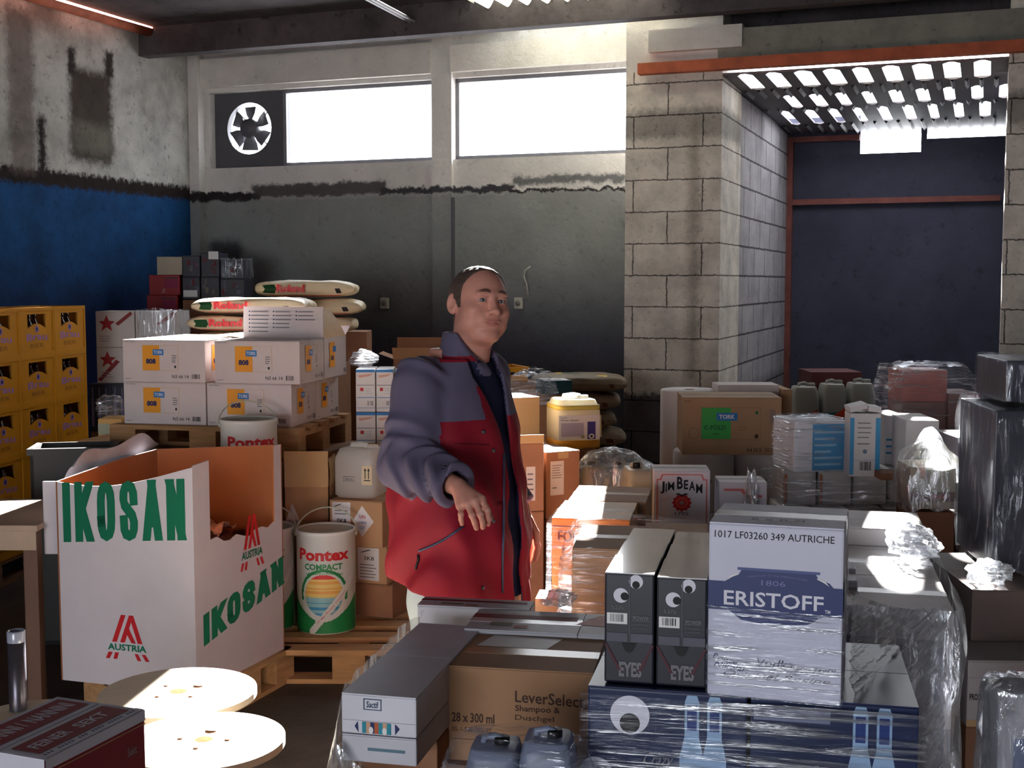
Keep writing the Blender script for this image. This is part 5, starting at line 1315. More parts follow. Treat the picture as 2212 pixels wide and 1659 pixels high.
# blown out white packs
f = fit(1912, 1956, 893, 1000, Y=5.45, yaw=0, d=.24); f['z'] = zt2
c = carton('carton', 'small white carton with blue stripes in full sun between tall packs', 'box', f, WHITE, flaps=False); P_ = Prints(f['w'], f['d'], f['h']); P_.lines('F', .05, .2, .95, .6, 3, PB, .3); P_.poly('F', [(.5, .05), (.8, .05), (.7, .15)], RED); P_.build(c)
f = fit(1956, 2028, 905, 1010, Y=5.2, yaw=-4, d=.3); f['z'] = zt2; f['h'] += .02
c = carton('carton', 'plain white carton with overexposed sunlit top in front of the pink cartons', 'box', f, WHITE, flaps=False); P_ = Prints(f['w'], f['d'], f['h']); P_.poly('F', [(.66, .10), (.76, .08), (.78, .16), (.70, .18)], RED); P_.build(c)
f = fit(1904, 1948, 1000, 1016, Y=5.02, yaw=0, d=.12); f['z'] = zt2; f['h'] = .03
carton('carton', 'flat brown tray edge beneath the sunlit white cartons', 'box', f, BROWN2, flaps=False)
# pink cartons under film
PK = M('pink_carton', (206, 132, 124), .5, .1); PK2 = M('grey_pink_carton', (170, 130, 126), .5, .12)
gN = 'pink cartons under clear film'
Yp = 6.6
zA = at(2000, 868, Yp).z
f = fit(1950, 2046, 800, 868, Y=Yp, yaw=0, d=.26); ftop = f
c = carton('carton', 'pink carton on top of the film-covered stack in the alcove mouth', 'box', f, PK, gN, flaps=False)
f = fit(2048, 2118, 850, 945, Y=Yp - .02, yaw=0, d=.3); fr_ = f
c = carton('carton', 'pink and grey carton at the right shoulder of the film-covered stack', 'box', f, PK2, gN, flaps=False); P_ = Prints(f['w'], f['d'], f['h']); P_.rect('F', .55, .2, .98, .95, PK); P_.build(c)
zz = ftop['z']; g = dict(ftop); g['z'] = 0; g['h'] = zz - .001; carton('carton', 'tall grey-pink carton under the pink top carton', 'box', g, PK2, gN, flaps=False)
g = dict(fr_); g['z'] = .0; g['h'] = fr_['z'] - .001; carton('carton', 'tall dull carton under the right pink carton', 'box', g, M('dull_mauve_carton', (120, 96, 100), .5, .12), gN, flaps=False)
o = thing('film_wrap', 'clear film tent hanging over the pink cartons', 'plastic film', ((ftop['x'] + fr_['x']) / 2, Yp + .14, .45))
cx_ = o.location.x
def tent(wl, wr, z, d): return [(wr, -d / 2, z), (wr, d / 2, z), (-wl, d / 2, z), (-wl, -d / 2, z)]
xl, xr = ftop['x'] - cx_, fr_['x'] - cx_
wrap('film_skin', o, [tent(-xl + .20, xr + .12, 0, .42), tent(-xl + .19, xr + .12, fr_['z'] + fr_['h'] - .45, .42), tent(-xl + .14, xr + .02, ftop['z'] + ftop['h'] - .43, .38), tent(-xl + .02, -xl * .1 + .0, ftop['z'] + ftop['h'] - .42, .1)], FILM, 24, 3, .016, .05)
# film lump with brown and white parcel
f = fit(1966, 2064, 1010, 1100, Y=4.75, yaw=-4, d=.22); zz = f['z']; fL = f
c = carton('carton', 'white and brown striped parcel bundled tightly in shiny film', 'box', f, M('parcel_cream', (190, 184, 160), .5, .1), flaps=False)
P_ = Prints(f['w'], f['d'], f['h']); P_.rect('F', 0, .18, 1, .42, M('parcel_brown_band', (110, 60, 44))); P_.rect('F', .4, .25, .8, .35, M('parcel_red', (170, 60, 50))); P_.build(c)
wrap('film_wrap', c, [rloop(f['w'] + .03, f['d'] + .03, -.01, .04), rloop(f['w'] + .05, f['d'] + .05, f['h'] * .6, .06), rloop(f['w'] + .02, f['d'] + .04, f['h'] + .03, .06), rloop(f['w'] * .5, f['d'] * .5, f['h'] + .10, .04), rloop(.03, .03, f['h'] + .13, .01)], FILMD, 26, 12, .016, .045)
g = dict(f); g['h'] = zz - .012; g['z'] = 0; carton('carton', 'brown carton under the parcel bundled in shiny film', 'box', g, BROWN2)
# grey column right of it
f = fit(2066, 2128, 945, 1110, Y=5.6, yaw=0, d=.3); f['h'] += f['z']; f['z'] = 0
carton('carton', 'tall grey wrapped carton standing behind the film bundle on the right', 'box', f, M('grey_wrapped_column', (104, 100, 108), .3, .2, 10, .2), flaps=False)
f = fit(2070, 2140, 1112, 1230, Y=4.9, yaw=0, d=.3); f['h'] += f['z']; f['z'] = 0
carton('carton', 'dull brown carton low between the shining film stack and the black-wrapped stack', 'box', f, M('dull_grey_brown', (110, 92, 88), .6, .15))
# ================================================================ right edge tall stack
BKW = M('dark_wrapped_board', (62, 62, 74), .35, .15, 6, .1)
Yt = 3.7
f = fit(2146, 2262, 888, 1235, Y=Yt, yaw=-6, d=.42); f['h'] = f['h']; fa = f
c = carton('carton', 'tall black-wrapped carton with sunlit edge at the right margin', 'box', f, BKW, flaps=False)
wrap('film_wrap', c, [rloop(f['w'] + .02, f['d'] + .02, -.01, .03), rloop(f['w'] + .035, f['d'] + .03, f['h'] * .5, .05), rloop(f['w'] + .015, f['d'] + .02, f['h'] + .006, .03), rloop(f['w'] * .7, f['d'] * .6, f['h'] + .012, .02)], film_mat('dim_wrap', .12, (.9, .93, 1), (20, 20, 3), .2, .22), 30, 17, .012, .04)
g = fit(2172, 2290, 795, 885, Y=Yt + .12, yaw=-6, d=.34); g['z'] = fa['z'] + fa['h'] + .014
c = carton('carton', 'smaller black-wrapped carton with sunlit rim on top at the right margin', 'box', g, BKW, flaps=False)
wrap('film_wrap', c, [rloop(g['w'] + .015, g['d'] + .02, 0, .02), rloop(g['w'] + .015, g['d'] + .02, g['h'] + .004, .03), rloop(g['w'] * .7, g['d'] * .6, g['h'] + .01, .02)], MATS['dim_wrap'], 14, 19, .006)
z = fa['z'] - .012
f = fit(2100, 2262, 1240, 1330, Y=Yt - .18, yaw=-2, d=.5); f['h'] = .15; f['z'] = z - .15
c = carton('carton', 'grey-brown carton directly under the tall black-wrapped carton', 'box', f, M('grey_brown_carton', (126, 110, 104), .6, .12)); z = f['z']
fb = thing('film_bundle', 'wad of bright film and white paper on the grey-brown carton edge', 'plastic film', (f['x'] - f['w'] / 2 + .07, f['y'] - .17, f['z'] + f['h'])); crumple(fb, .13, .10, .07, FILMD, 23)
f = fit(2092, 2270, 1335, 1462, Y=Yt - .36, yaw=-2, d=.5); hF = .185; f['h'] = hF; f['z'] = z - hF - .001
c = carton('carton', 'white carton with a black country name and brown base strip at the right margin', 'box', f, M('dull_white_carton', (186, 178, 180), .6, .06))
P_ = Prints(f['w'], f['d'], f['h']); P_.text('F', 'PRODUCT OF FRANCE', -.3 + .33, .40, .58, .50, BLACKM, .03); P_.rect('F', 0, 0, 1, .1, TAN); P_.text('F', 'CAVES', .58, .80, .78, .86, RED, .01); P_.rect('F', 0, .74, 1, .745, GREYI); P_.build(c)
g = dict(f); g['h'] = f['z'] - .001; g['z'] = 0; carton('carton', 'brown carton at the foot of the stack with the black-wrapped cartons', 'box', g, BROWN2)
# bright wrapped pack bottom right corner
f = fit(2156, 2290, 1500, 1659, Y=2.62, yaw=-5, d=.12); f['h'] += f['z'] ; f['z'] = 0
c = carton('carton', 'film-wrapped white carton in the bottom right corner', 'box', f, WHITE2, flaps=False)
P_ = Prints(f['w'], f['d'], f['h']); P_.rect('F', .25, .72, 1, .88, M('slate_blue_print', (90, 110, 160))); P_.build(c)
wrap('film_wrap', c, [rloop(f['w'] + .03, f['d'] + .03, f['h'] - .35, .03), rloop(f['w'] + .04, f['d'] + .04, f['h'] - .12, .05), rloop(f['w'] + .02, f['d'] + .03, f['h'] + .01, .03), rloop(f['w'] * .6, f['d'] * .5, f['h'] + .03, .02)], FILMD, 26, 29, .016, .035)

# ================================================================ drinks pallet in the right foreground
YAWR = -12; yr = math.radians(YAWR); fdR = Vector((math.cos(yr), math.sin(yr), 0)); bdR = Vector((-math.sin(yr), math.cos(yr), 0))
ZL = .93
A = onz(1268, 1478, ZL); B_ = onz(2006, 1532, ZL)
A = Vector((A.x, A.y, 0)); LR = .66
EYW = M('eyeball_white', (222, 220, 232), .45, .04); BOT = M('bottle_outline_print', (150, 180, 214), .4, .08); BOTD = M('deep_blue_print', (20, 50, 120), .4, .15)
NV = M('dark_blue_carton', (26, 38, 78), .3, .2, 5); BK2 = M('black_eye_carton', (34, 34, 46), .35, .25, 9)
W2 = .305; hL = ZL / 3; dl = .40
gE = 'dark blue cartons with big eyeballs'
def eye(P_, fc, cu, cv, r, asp, px=0, py=-.35, pr=.5):
    P_.disc(fc, cu, cv, r, r * asp, EYW, 28); P_.disc(fc, cu + px * r, cv + py * r * asp, r * pr, r * pr * asp, BLACKM, 24)
for k in range(3):
    for i in range(2):
        p = A + fdR * (W2 * (i + .5) + .003 * i) + bdR * (dl / 2)
        f = dict(x=p.x, y=p.y, z=ZL - hL * (k + 1), w=W2 - .003, d=dl, h=hL - .002, rz=yr)
        lab = 'dark blue carton with eyeball and bottle pictures, %s column, %s row under the vodka carton' % (('left', 'right')[i], ('top', 'middle', 'bottom')[k])
        c = carton('carton', lab, 'box', f, NV, gE, flaps=(k == 0))
        asp = (W2) / hL; P_ = Prints(f['w'], f['d'], f['h'])
        if i == 0: eye(P_, 'F', .27, .83, .125, asp, 0, -.42, .52)
        else: P_.rect('F', .02, .86, .48, .95, M('grey_band_print', (120, 124, 150)));
        if i == 0: eye(P_, 'F', .055, .44, .11, asp, .35, .0, .5)
        P_.text('F', 'EYES', .17 if i == 0 else .10, .08, .50 if i == 0 else .5, .42, BOT, .05); P_.text('F', 'Crazy', .34, .50, .52, .60, GREYI, .0, slant=.2)
        for u in (.66, .80):
            P_.poly('F', [(u - .045, .72), (u - .045, .94), (u - .03, .98), (u + .03, .98), (u + .045, .94), (u + .045, .72), (u + .075, .58), (u + .075, .04), (u - .075, .04), (u - .075, .58)], BOT)
            P_.poly('F', [(u - .03, .76), (u - .03, .92), (u + .03, .92), (u + .03, .76)], BOTD); P_.poly('F', [(u - .05, .3), (u - .05, .5), (u + .05, .5), (u + .05, .3)], BOTD)
            P_.text('F', 'EYE', u - .045, .10, u + .045, .24, DNAVY, .03)
        P_.rect('F', .0, 0, 1, .02, BOTD); P_.build(c)
# black tall packs with eyes
gY = 'black packs with small eyeballs'
A2 = onz(1301, 1476, ZL + .001); A2 = Vector((A2.x, A2.y, 0)) + bdR * .01; hK = at(1300, 1238, A2.y).z - ZL
wK = (1412 - 1297) / F * A2.y * .98 / math.cos(yr) * .97
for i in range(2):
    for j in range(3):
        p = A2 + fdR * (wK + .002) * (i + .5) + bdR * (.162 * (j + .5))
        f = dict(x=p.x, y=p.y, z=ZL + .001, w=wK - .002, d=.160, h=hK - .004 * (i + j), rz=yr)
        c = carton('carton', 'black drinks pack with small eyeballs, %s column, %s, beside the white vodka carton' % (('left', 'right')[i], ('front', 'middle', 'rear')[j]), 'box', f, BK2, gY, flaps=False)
        q = MB(); q.box((-f['w'] / 2 + .001, -.079, f['h'] - .001), (f['w'] / 2 - .001, .079, f['h'] + .001), M('pack_top_glare_white', (244, 242, 242), .16, .04, 5, .012, coat=1.0)); q.build('top_panel', c)  # near-white top colour stands in for window glare on the film
        if j == 0:
            asp = f['w'] / f['h'] ; P_ = Prints(f['w'], f['d'], f['h'])
            eye(P_, 'F', .63, .93, .14, asp, .0, -.45, .55); eye(P_, 'F', .33, .80, .15, asp, .5, -.1, .55)
            P_.rect('F', .05, .54, .46, .64, LABELW); P_.bars('F', .12, .56, .40, .63, BLACKM, 9); P_.rect('F', .5, .45, .52, 1, M('mid_grey_print', (92, 92, 104))); P_.lines('F', .55, .50, .92, .64, 4, M('mid_grey_print', (92, 92, 104)), .2)
            P_.rect('F', .05, .38, .47, .46, M('mid_grey_print', (110, 110, 124))); P_.rect('F', .53, .38, .97, .46, M('mid_grey_print', (110, 110, 124))); P_.text('F', 'EYES', .30, .06, .76, .20, GREYI, .04); P_.text('F', '0,275l', .15, .67, .40, .71, GREYI)
            P_.poly('F', [(.35, .37), (.65, .37), (.58, .30), (.5, .28), (.42, .30)], BLACKM); P_.text('F', 'POWER', .58, .58, .9, .62, GREYI, .02)
            P_.poly('F', [(.0, .36), (.05, .36), (.35, .12), (.28, .12)], M('dull_wine_print', (80, 40, 50))); P_.poly('F', [(.95, .36), (1, .36), (.75, .12), (.68, .12)], M('dull_wine_print', (80, 40, 50))); P_.build(c)
# white vodka carton
yv = math.radians(-17); E0 = onz(1527, 1499, ZL + .001); E1 = at(1802, 1300, 2.25)
EH = at(1520, 1128, E0.y).z - ZL; EWD = .243; fdE = Vector((math.cos(yv), math.sin(yv), 0)); bdE = Vector((-math.sin(yv), math.cos(yv), 0))
E0 = Vector((E0.x, E0.y, 0)); pE = E0 + fdE * EWD / 2 + bdE * .105
VW = M('vodka_white_board', (204, 204, 222), .5, .03)
f = dict(x=pE.x, y=pE.y, z=ZL + .001, w=EWD, d=.21, h=EH, rz=yv)
c = carton('carton', 'white vodka carton with navy name band standing on the dark blue cartons', 'box', f, VW, along='x', gap=.004, tape=WTAPE)
P_ = Prints(f['w'], f['d'], f['h']); ND = M('navy_band_print', (28, 44, 104), .45, .06)
P_.rect('F', .0, .50, 1, .665, ND); P_.poly('F', [(.13, .665), (.16, .69), (.23, .71), (.25, .735), (.80, .735), (.82, .71), (.90, .69), (.93, .665)], ND)
P_.poly('F', [(.16, .50), (.25, .45), (.5, .425), (.75, .45), (.86, .50)], ND); P_.rect('F', .22, .735, .83, .75, M('mid_blue_line', (90, 100, 150)))
for s in (0, 1):
    g_ = (lambda x: x) if not s else (lambda x: 1.04 - x)
    P_.poly('F', [(g_(.14), .672), (g_(.17), .70), (g_(.23), .717), (g_(.23), .709), (g_(.18), .692)] if not s else [(g_(.14), .672), (g_(.18), .692), (g_(.23), .709), (g_(.23), .717), (g_(.17), .70)], LABELW)
P_.text('F', 'ERISTOFF', .12, .53, .86, .615, EYW, .015); P_.text('F', 'TM', .87, .52, .91, .54, EYW); P_.text('F', '1806', .40, .655, .58, .685, M('soft_lilac', (130, 130, 180)), .0)
P_.text('F', 'PURVEYORS TO THE IMPERIAL COURT', .30, .695, .74, .703, M('soft_lilac', (130, 130, 180)), .0, arc=.014)
P_.text('F', '1017 LF03260 349 AUTRICHE', .045, .915, .93, .955, BLACKM, .0)
P_.text('F', 'Vodka', .36, .19, .64, .235, NAVY, .0, slant=.06); P_.text('F', 'Prince', .04, .215, .22, .245, NAVY, .0, slant=.1, shear=-.03); P_.text('F', 'Nikolai', .05, .17, .27, .20, NAVY, .0, slant=.1, shear=-.02); P_.text('F', 'E. Tsere', .70, .17, .95, .20, NAVY, .0, slant=.1, shear=.02)
P_.text('F', 'Original Recipe', .10, .115, .90, .15, GREYI, .0, slant=.05)
P_.rect('R', .0, .50, .30, .70, ND); P_.rect('R', .88, .50, 1, .70, ND); P_.text('R', 'ERISTOFF', .3, .75, .8, .78, GREYI); P_.frame('R', .3, .70, .85, .82, GREYI, .03, .006)
P_.text('T', '6 x 0.7l', .3, .15, .7, .25, GREYI)
P_.build(c)
# film around the lower half of the vodka carton (one surface with fine horizontal creases)
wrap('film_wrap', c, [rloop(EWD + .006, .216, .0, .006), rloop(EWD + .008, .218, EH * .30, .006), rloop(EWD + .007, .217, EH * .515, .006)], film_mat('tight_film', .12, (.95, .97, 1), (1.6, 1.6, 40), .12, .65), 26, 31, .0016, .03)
# whole-pallet film skirt in front of the dark cartons
sk = thing('film_wrap', 'tight creased clear film round the dark blue cartons under the vodka carton', 'plastic film', ((A + fdR * .305 + bdR * .2).x, (A + fdR * .305 + bdR * .2).y, .2), yr)
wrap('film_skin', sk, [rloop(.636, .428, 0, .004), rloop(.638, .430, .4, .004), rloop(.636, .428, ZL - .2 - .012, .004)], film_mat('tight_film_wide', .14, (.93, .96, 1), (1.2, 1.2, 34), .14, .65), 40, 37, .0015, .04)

# ---- the big shining film-wrapped stack to the right
ZQ = .90
q0 = onz(1845, 1306, ZQ); q1 = onz(2068, 1325, ZQ); q2 = onz(2094, 1200, ZQ); q3 = onz(2078, 1112, ZQ + .04)
Wq = .52; Dq = 1.05; yq = math.radians(-13); fdQ = Vector((math.cos(yq), math.sin(yq), 0)); bdQ = Vector((-math.sin(yq), math.cos(yq), 0))
pQ = Vector((q1.x, q1.y + .02, 0)) - fdQ * Wq / 2; cxq, cyq = pQ.x, pQ.y
gQ = 'white cartons inside the shining film stack'
SG = M('grey_side_carton', (140, 138, 150), .5, .1)
lay = 3; hQ = ZQ / lay
for k in range(lay):
    for j in range(3):
        pq_ = pQ + bdQ * (Dq / 3 * (j + .5))
        f = dict(x=pq_.x, y=pq_.y, z=k * hQ, w=Wq, d=Dq / 3 - .004, h=hQ - .001, rz=yq)
        c = carton('carton', 'white carton inside the shining film stack, %s layer, %s' % (('bottom', 'middle', 'top')[k], ('front', 'middle', 'rear')[j]), 'box', f, WHITE if k == 2 else WHITE2, gQ, tape=WTAPE if k == 2 else None, flaps=(k == 2))
        if j == 0:
            P_ = Prints(f['w'], f['d'], f['h']); P_.rect('F', .1, .1, .95, .75, SG); P_.rect('F', .35, .0, .6, .25, DNAVY); P_.build(c)
pq_ = pQ + bdQ * (Dq - .16); f = dict(x=pq_.x, y=pq_.y, z=ZQ, w=.52, d=.30, h=.055, rz=yq)
carton('carton', 'flat white carton lid at the far end on top of the shining stack', 'box', f, WHITE)
fb = thing('film_bundle', 'bright bunched knot of film at the right shoulder of the shining stack', 'plastic film', tuple(pQ + fdQ * (Wq / 2 - .05) + bdQ * .60 + Vector((0, 0, ZQ + .002)))); crumple(fb, .14, .22, .09, FILMD, 33)
for k, dy in enumerate((.22, .32)): 
    pq_ = pQ + bdQ * dy - fdQ * .08; f = dict(x=pq_.x, y=pq_.y, z=ZQ + .001, w=.24, d=.09, h=.02 + .01 * k, rz=yq); carton('carton', ('low', 'higher')[k] + ' grey cardboard strip lying across the top of the shining stack', 'box', f, WHITE2, flaps=False)
fq = thing('film_wrap', 'stretched shining film round the large white stack in the right foreground', 'plastic film', tuple(pQ + bdQ * Dq / 2 + Vector((0, 0, .15))), yq)
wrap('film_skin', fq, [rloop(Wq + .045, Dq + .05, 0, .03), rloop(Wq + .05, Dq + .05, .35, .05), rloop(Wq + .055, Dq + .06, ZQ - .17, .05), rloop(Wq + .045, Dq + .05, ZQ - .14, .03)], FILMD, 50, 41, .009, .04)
# taut sheet of film running from the vodka carton to the stack shoulder
sh = thing('film_sheet', 'fan of stretched film pulled from the vodka carton to the right foreground stack', 'plastic film', (0, 0, 0))
P00 = E0 + fdE * (EWD + .014) + bdE * .05; zA0, zA1 = ZL + .03, ZL + EH * .62
P10 = pQ + fdQ * (Wq / 2 - .02) - bdQ * .03; zB0, zB1 = .42, ZQ + .02
q = MB()
def fan(u, v):
    a = Vector((P00.x, P00.y, zA0 + (zA1 - zA0) * v)); b = Vector((P10.x, P10.y, zB0 + (zB1 - zB0) * v)); p = a.lerp(b, u)
    p.z -= .05 * math.sin(math.pi * u) * (1 - v * .6); n = mnoise.noise(Vector((u * 3, v * 26, 2))); p.y += n * .010 * math.sin(math.pi * u) ** .5; p.x += .006 * mnoise.noise(Vector((u * 2, v * 30, 7)))
    return p
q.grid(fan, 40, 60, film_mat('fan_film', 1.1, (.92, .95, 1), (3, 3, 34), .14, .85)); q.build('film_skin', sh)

# ---- bourbon and brown cartons
GOLD = M('golden_carton', (206, 160, 84), .5, .1)
def topbox(pts, zt, h, label, m, d, w=None, yaw=None, group=None, tape=TAPE, prn=None, name='carton', cat='box'):
    a, b = onz(*pts[0], zt), onz(*pts[1], zt); v = b - a; yw = math.atan2(v.y, v.x) if yaw is None else math.radians(yaw)
    ww = math.hypot(v.x, v.y) if w is None else w; dx = Vector((math.cos(yw), math.sin(yw), 0)); nb = Vector((-math.sin(yw), math.cos(yw), 0))
    p = Vector((a.x, a.y, 0)) + dx * ww / 2 + nb * d / 2
    f = dict(x=p.x, y=p.y, z=zt - h, w=ww, d=d, h=h, rz=yw)
    c = carton(name, label, cat, f, m, group, tape=tape)
    if prn: P_ = Prints(ww, d, h); prn(P_); P_.build(c)
    return f, c
def pfr(P_):
    P_.text('F', 'FOUR ROSES', .08, .72, .92, .86, DKB, .03); P_.rect('F', 0, .90, 1, .91, DKB); P_.lines('F', .2, .2, .8, .4, 2, M('ochre_print', (170, 110, 50)), .3)
fR1, _ = topbox(((1192, 1118), (1318, 1142)), .90, .30, 'golden carton of whiskey with dark name, sunlit top, beside the brown cartons', GOLD, .34, yaw=-10, prn=pfr)
g = dict(fR1); g['z'] = 0; g['h'] = .599; carton('carton', 'brown carton under the golden whiskey carton', 'box', g, BROWN2)
g2 = dict(fR1); nb = Vector((-math.sin(g2['rz']), math.cos(g2['rz']), 0)); g2['x'] += nb.x * .35 + .02; g2['y'] += nb.y * .35; g2['w'] += .02; c = carton('carton', 'brown carton with sunlit top behind the golden whiskey carton', 'box', g2, BROWN, tape=TAPE)
g3 = dict(g2); g3['z'] = 0; g3['h'] = .599; carton('carton', 'brown carton under the one behind the golden whiskey carton', 'box', g3, BROWN2)
fl = thing('film_wrap', 'glittering film round the golden whiskey carton', 'plastic film', (fR1['x'], fR1['y'], .55), fR1['rz'])
wrap('film_skin', fl, [rloop(fR1['w'] + .04, fR1['d'] + .04, 0, .006), rloop(fR1['w'] + .036, fR1['d'] + .036, .2, .006), rloop(fR1['w'] + .034, fR1['d'] + .034, .335, .006)], FILM, 24, 43, .005, .03)
fR2, _ = topbox(((1236, 1184), (1372, 1200)), .93, .26, 'brown carton with sunlit creased top in front of the golden whiskey carton', BROWN, .36, yaw=-8)
g = dict(fR2); g['z'] = .144; g['h'] = fR2['z'] - .145; carton('carton', 'brown carton under the creased brown one beside the black packs', 'box', g, BROWN2)
fR3 = dict(fR2); d_ = Vector((math.cos(fR2['rz']), math.sin(fR2['rz']), 0)); fR3['x'] += d_.x * (fR2['w'] + .014); fR3['y'] += d_.y * (fR2['w'] + .004) + .12; fR3['h'] -= .01
carton('carton', 'brown carton with grey sunlit top just left of the red-sealed carton', 'box', fR3, BROWN, tape=TAPE); g = dict(fR3); g['z'] = .144; g['h'] = fR3['z'] - .145; carton('carton', 'brown carton beneath the grey-topped one by the red-sealed carton', 'box', g, BROWN2)
fl = thing('film_wrap', 'shiny film round the brown cartons left of the black packs', 'plastic film', ((fR2['x'] + fR3['x']) / 2, (fR2['y'] + fR3['y']) / 2, .60), fR2['rz'])
wrap('film_skin', fl, [rloop(.52, .58, 0, .06), rloop(.48, .55, .16, .05), rloop(.46, .53, .34, .04)], FILM, 24, 47, .010, .04)
# low tan carton with white sheet at the man's feet
f = fit(1156, 1215, 1294, 1330, Y=3.98, yaw=-8, d=.12); f['h'] += f['z'] - .0; f['z'] = 0
c = carton('carton', 'small tan carton with a white sheet on top near the man\'s left leg', 'box', f, TAN); P_ = Prints(f['w'], f['d'], f['h']); P_.rect('T', .1, .1, .9, .7, LABELW); P_.build(c)
# Jim Beam
Yj = 4.95
f = fit(1412, 1534, 1017, 1130, Y=Yj, yaw=-3, d=.17); f['h'] = .30; f['z'] = at(1470, 1017, Yj).z - .30
JW = M('whiskey_carton_white', (218, 214, 222), .5, .04)
c = carton('carton', 'white whiskey carton with arched black name and red seal', 'box', f, JW, tape=WTAPE)
P_ = Prints(f['w'], f['d'], f['h']); PKL = M('soft_red_line', (214, 120, 120), .5, .05)
def jb(P_):
    P_.poly('F', [(.14, .955), (.86, .955), (.86, .94), (.14, .94)], PKL); P_.poly('F', [(.05, .88), (.075, .88), (.075, .3), (.05, .3)], PKL); P_.poly('F', [(.925, .88), (.95, .88), (.95, .3), (.925, .3)], PKL)
    P_.poly('F', [(.14, .955), (.165, .945), (.13, .87), (.05, .875), (.05, .89), (.11, .89)], PKL); P_.poly('F', [(.86, .955), (.89, .89), (.95, .89), (.95, .875), (.87, .87), (.835, .945)], PKL)
    x = .12
    for i, (ch, w_, hh2) in enumerate((('J', .085, .165), ('I', .034, .115), ('M', .125, .115), ('B', .115, .165), ('E', .088, .125), ('A', .115, .125), ('M', .125, .125))):
        if ch == 'B': x += .03
        mid = x + w_ / 2; zb = .655 + .10 * (1 - ((mid - .5) / .42) ** 2); P_.text('F', ch, x, zb, x + w_ - .012, zb + hh2, BLACKM, .012 if ch in 'IM' else .03); x += w_ + .006
    P_.disc('F', .5, .57, .15, .10, RED, 24)
    for k in range(12):
        a = 2 * math.pi * k / 12; P_.disc('F', .5 + .145 * math.cos(a), .57 + .098 * math.sin(a), .03, .02, RED, 8)
    P_.disc('F', .5, .57, .10, .067, M('seal_orange', (220, 110, 80))); P_.disc('F', .5, .57, .085, .057, RED); P_.disc('F', .5, .57, .045, .03, M('seal_mauve', (150, 110, 110)))
    P_.poly('F', [(.38, .69), (.5, .655), (.62, .69), (.56, .70), (.5, .675), (.44, .70)], BLACKM)
    P_.poly('F', [(.12, .60), (.3, .66), (.34, .64), (.14, .58)], M('pale_pink_arc', (226, 204, 214))); P_.text('F', '1795', .38, .40, .62, .45, GREYI)
    P_.poly('R', [(.0, .9), (.5, .8), (.6, .5), (.4, .75), (0, .84)], BLACKM)
jb(P_); P_.build(c)
g = dict(f); g['h'] = f['z'] - .001; g['z'] = 0; g['w'] = .36; g['x'] += .11; g['d'] = .165; carton('carton', 'brown carton base under the two white whiskey cartons', 'box', g, BROWN2)
g = dict(f); g['x'] += f['w'] + .02; g['y'] += -.0; g['h'] = at(1590, 1042, Yj).z - f['z']; g['w'] = .19
c = carton('carton', 'lower white carton with red line right of the red-sealed whiskey carton', 'box', g, JW, tape=WTAPE); P_ = Prints(g['w'], g['d'], g['h']); P_.poly('F', [(.1, .9), (.5, .9), (.6, .8), (.9, .8), (.9, .76), (.55, .76), (.45, .86), (.1, .86)], PKL); P_.build(c)
fb = thing('film_bundle', 'glinting upright tuft of film beside the two whiskey cartons', 'plastic film', (at(1622, 1060, Yj).x, Yj - .0, f['z'] - .0)); crumple(fb, .07, .1, at(1620, 1022, Yj).z - f['z'], FILMD, 51)
g = dict(x=fb.location.x, y=fb.location.y, z=0, w=.07, d=.1, h=f['z'] - .001, rz=0); carton('carton', 'narrow grey carton under the glinting tuft of film', 'box', g, WHITE2)

# ================================================================ bottom centre pallet
ZT = .85
LW = M('grey_white_long_box', (216, 216, 226), .5, .07)
def psac(P_):
    P_.frame('F', .30, .62, .54, .90, M('teal_navy_line', (30, 60, 96)), .012, .02); P_.text('F', 'Sactif', .34, .68, .50, .84, M('teal_navy_line', (30, 60, 96)), .01)
    P_.rect('F', .0, .34, 1, .345, GREYI)
    cols = [M('teal_print', (40, 140, 160)), M('skin_print', (206, 160, 130)), NAVY, M('rust_print', (180, 90, 50)), M('teal_print', (40, 140, 160)), M('skin_print', (206, 160, 130)), M('teal_print', (40, 140, 160))]
    for k in range(7): P_.rect('F', .28 + .055 * k, .04, .335 + .055 * k, .32, cols[k])
    P_.poly('F', [(.18, .2), (.22, .32), (.23, .05)], NAVY); P_.poly('F', [(.78, .2), (.72, .32), (.72, .05)], NAVY)
    P_.disc('F', .40, .12, .03, .09, LABELW); P_.disc('F', .58, .12, .03, .09, LABELW)
fS, cS = topbox(((737, 1496), (905, 1500)), ZT, .085, 'long grey-white box with small framed name on its end, bottom centre', LW, .55, yaw=-13, prn=psac, tape=None)
g = dict(fS); g['z'] = ZT - .085 - .06; g['h'] = .058; c = carton('carton', 'flat white box with faint line of print under the long grey-white box', 'box', g, WHITE2); P_ = Prints(g['w'], g['d'], g['h']); P_.rect('F', .35, .45, .85, .56, M('teal_grey_print', (90, 120, 136))); P_.build(c)
def plev(P_):
    P_.text('F', 'LeverSelect', .48, .66, .94, .78, DKB, .01, shear=-.02); P_.text('F', 'Shampoo &', .48, .55, .78, .63, DKB, .01); P_.text('F', 'Duschgel', .48, .46, .74, .53, DKB, .0)
    P_.text('F', '28 x 300 ml', .05, .42, .34, .52, DKB, .02); P_.text('F', '05-1-566 702-32', .05, .32, .32, .37, DKB, .0); P_.rect('F', .05, .24, .3, .245, DKB)
fV, cV = topbox(((960, 1437), (1278, 1462)), ZT - .005, .22, 'brown carton of shampoo with printed size text, bottom centre', M('lever_brown', (172, 130, 96), .7, .08), .26, yaw=-10, prn=plev)
P_ = Prints(fV['w'], fV['d'], fV['h']); P_.poly('T', [(.12, .62), (.62, .60), (.70, .95), (.20, .98)], LABELW); P_.build(cV, 'paper_sheet')
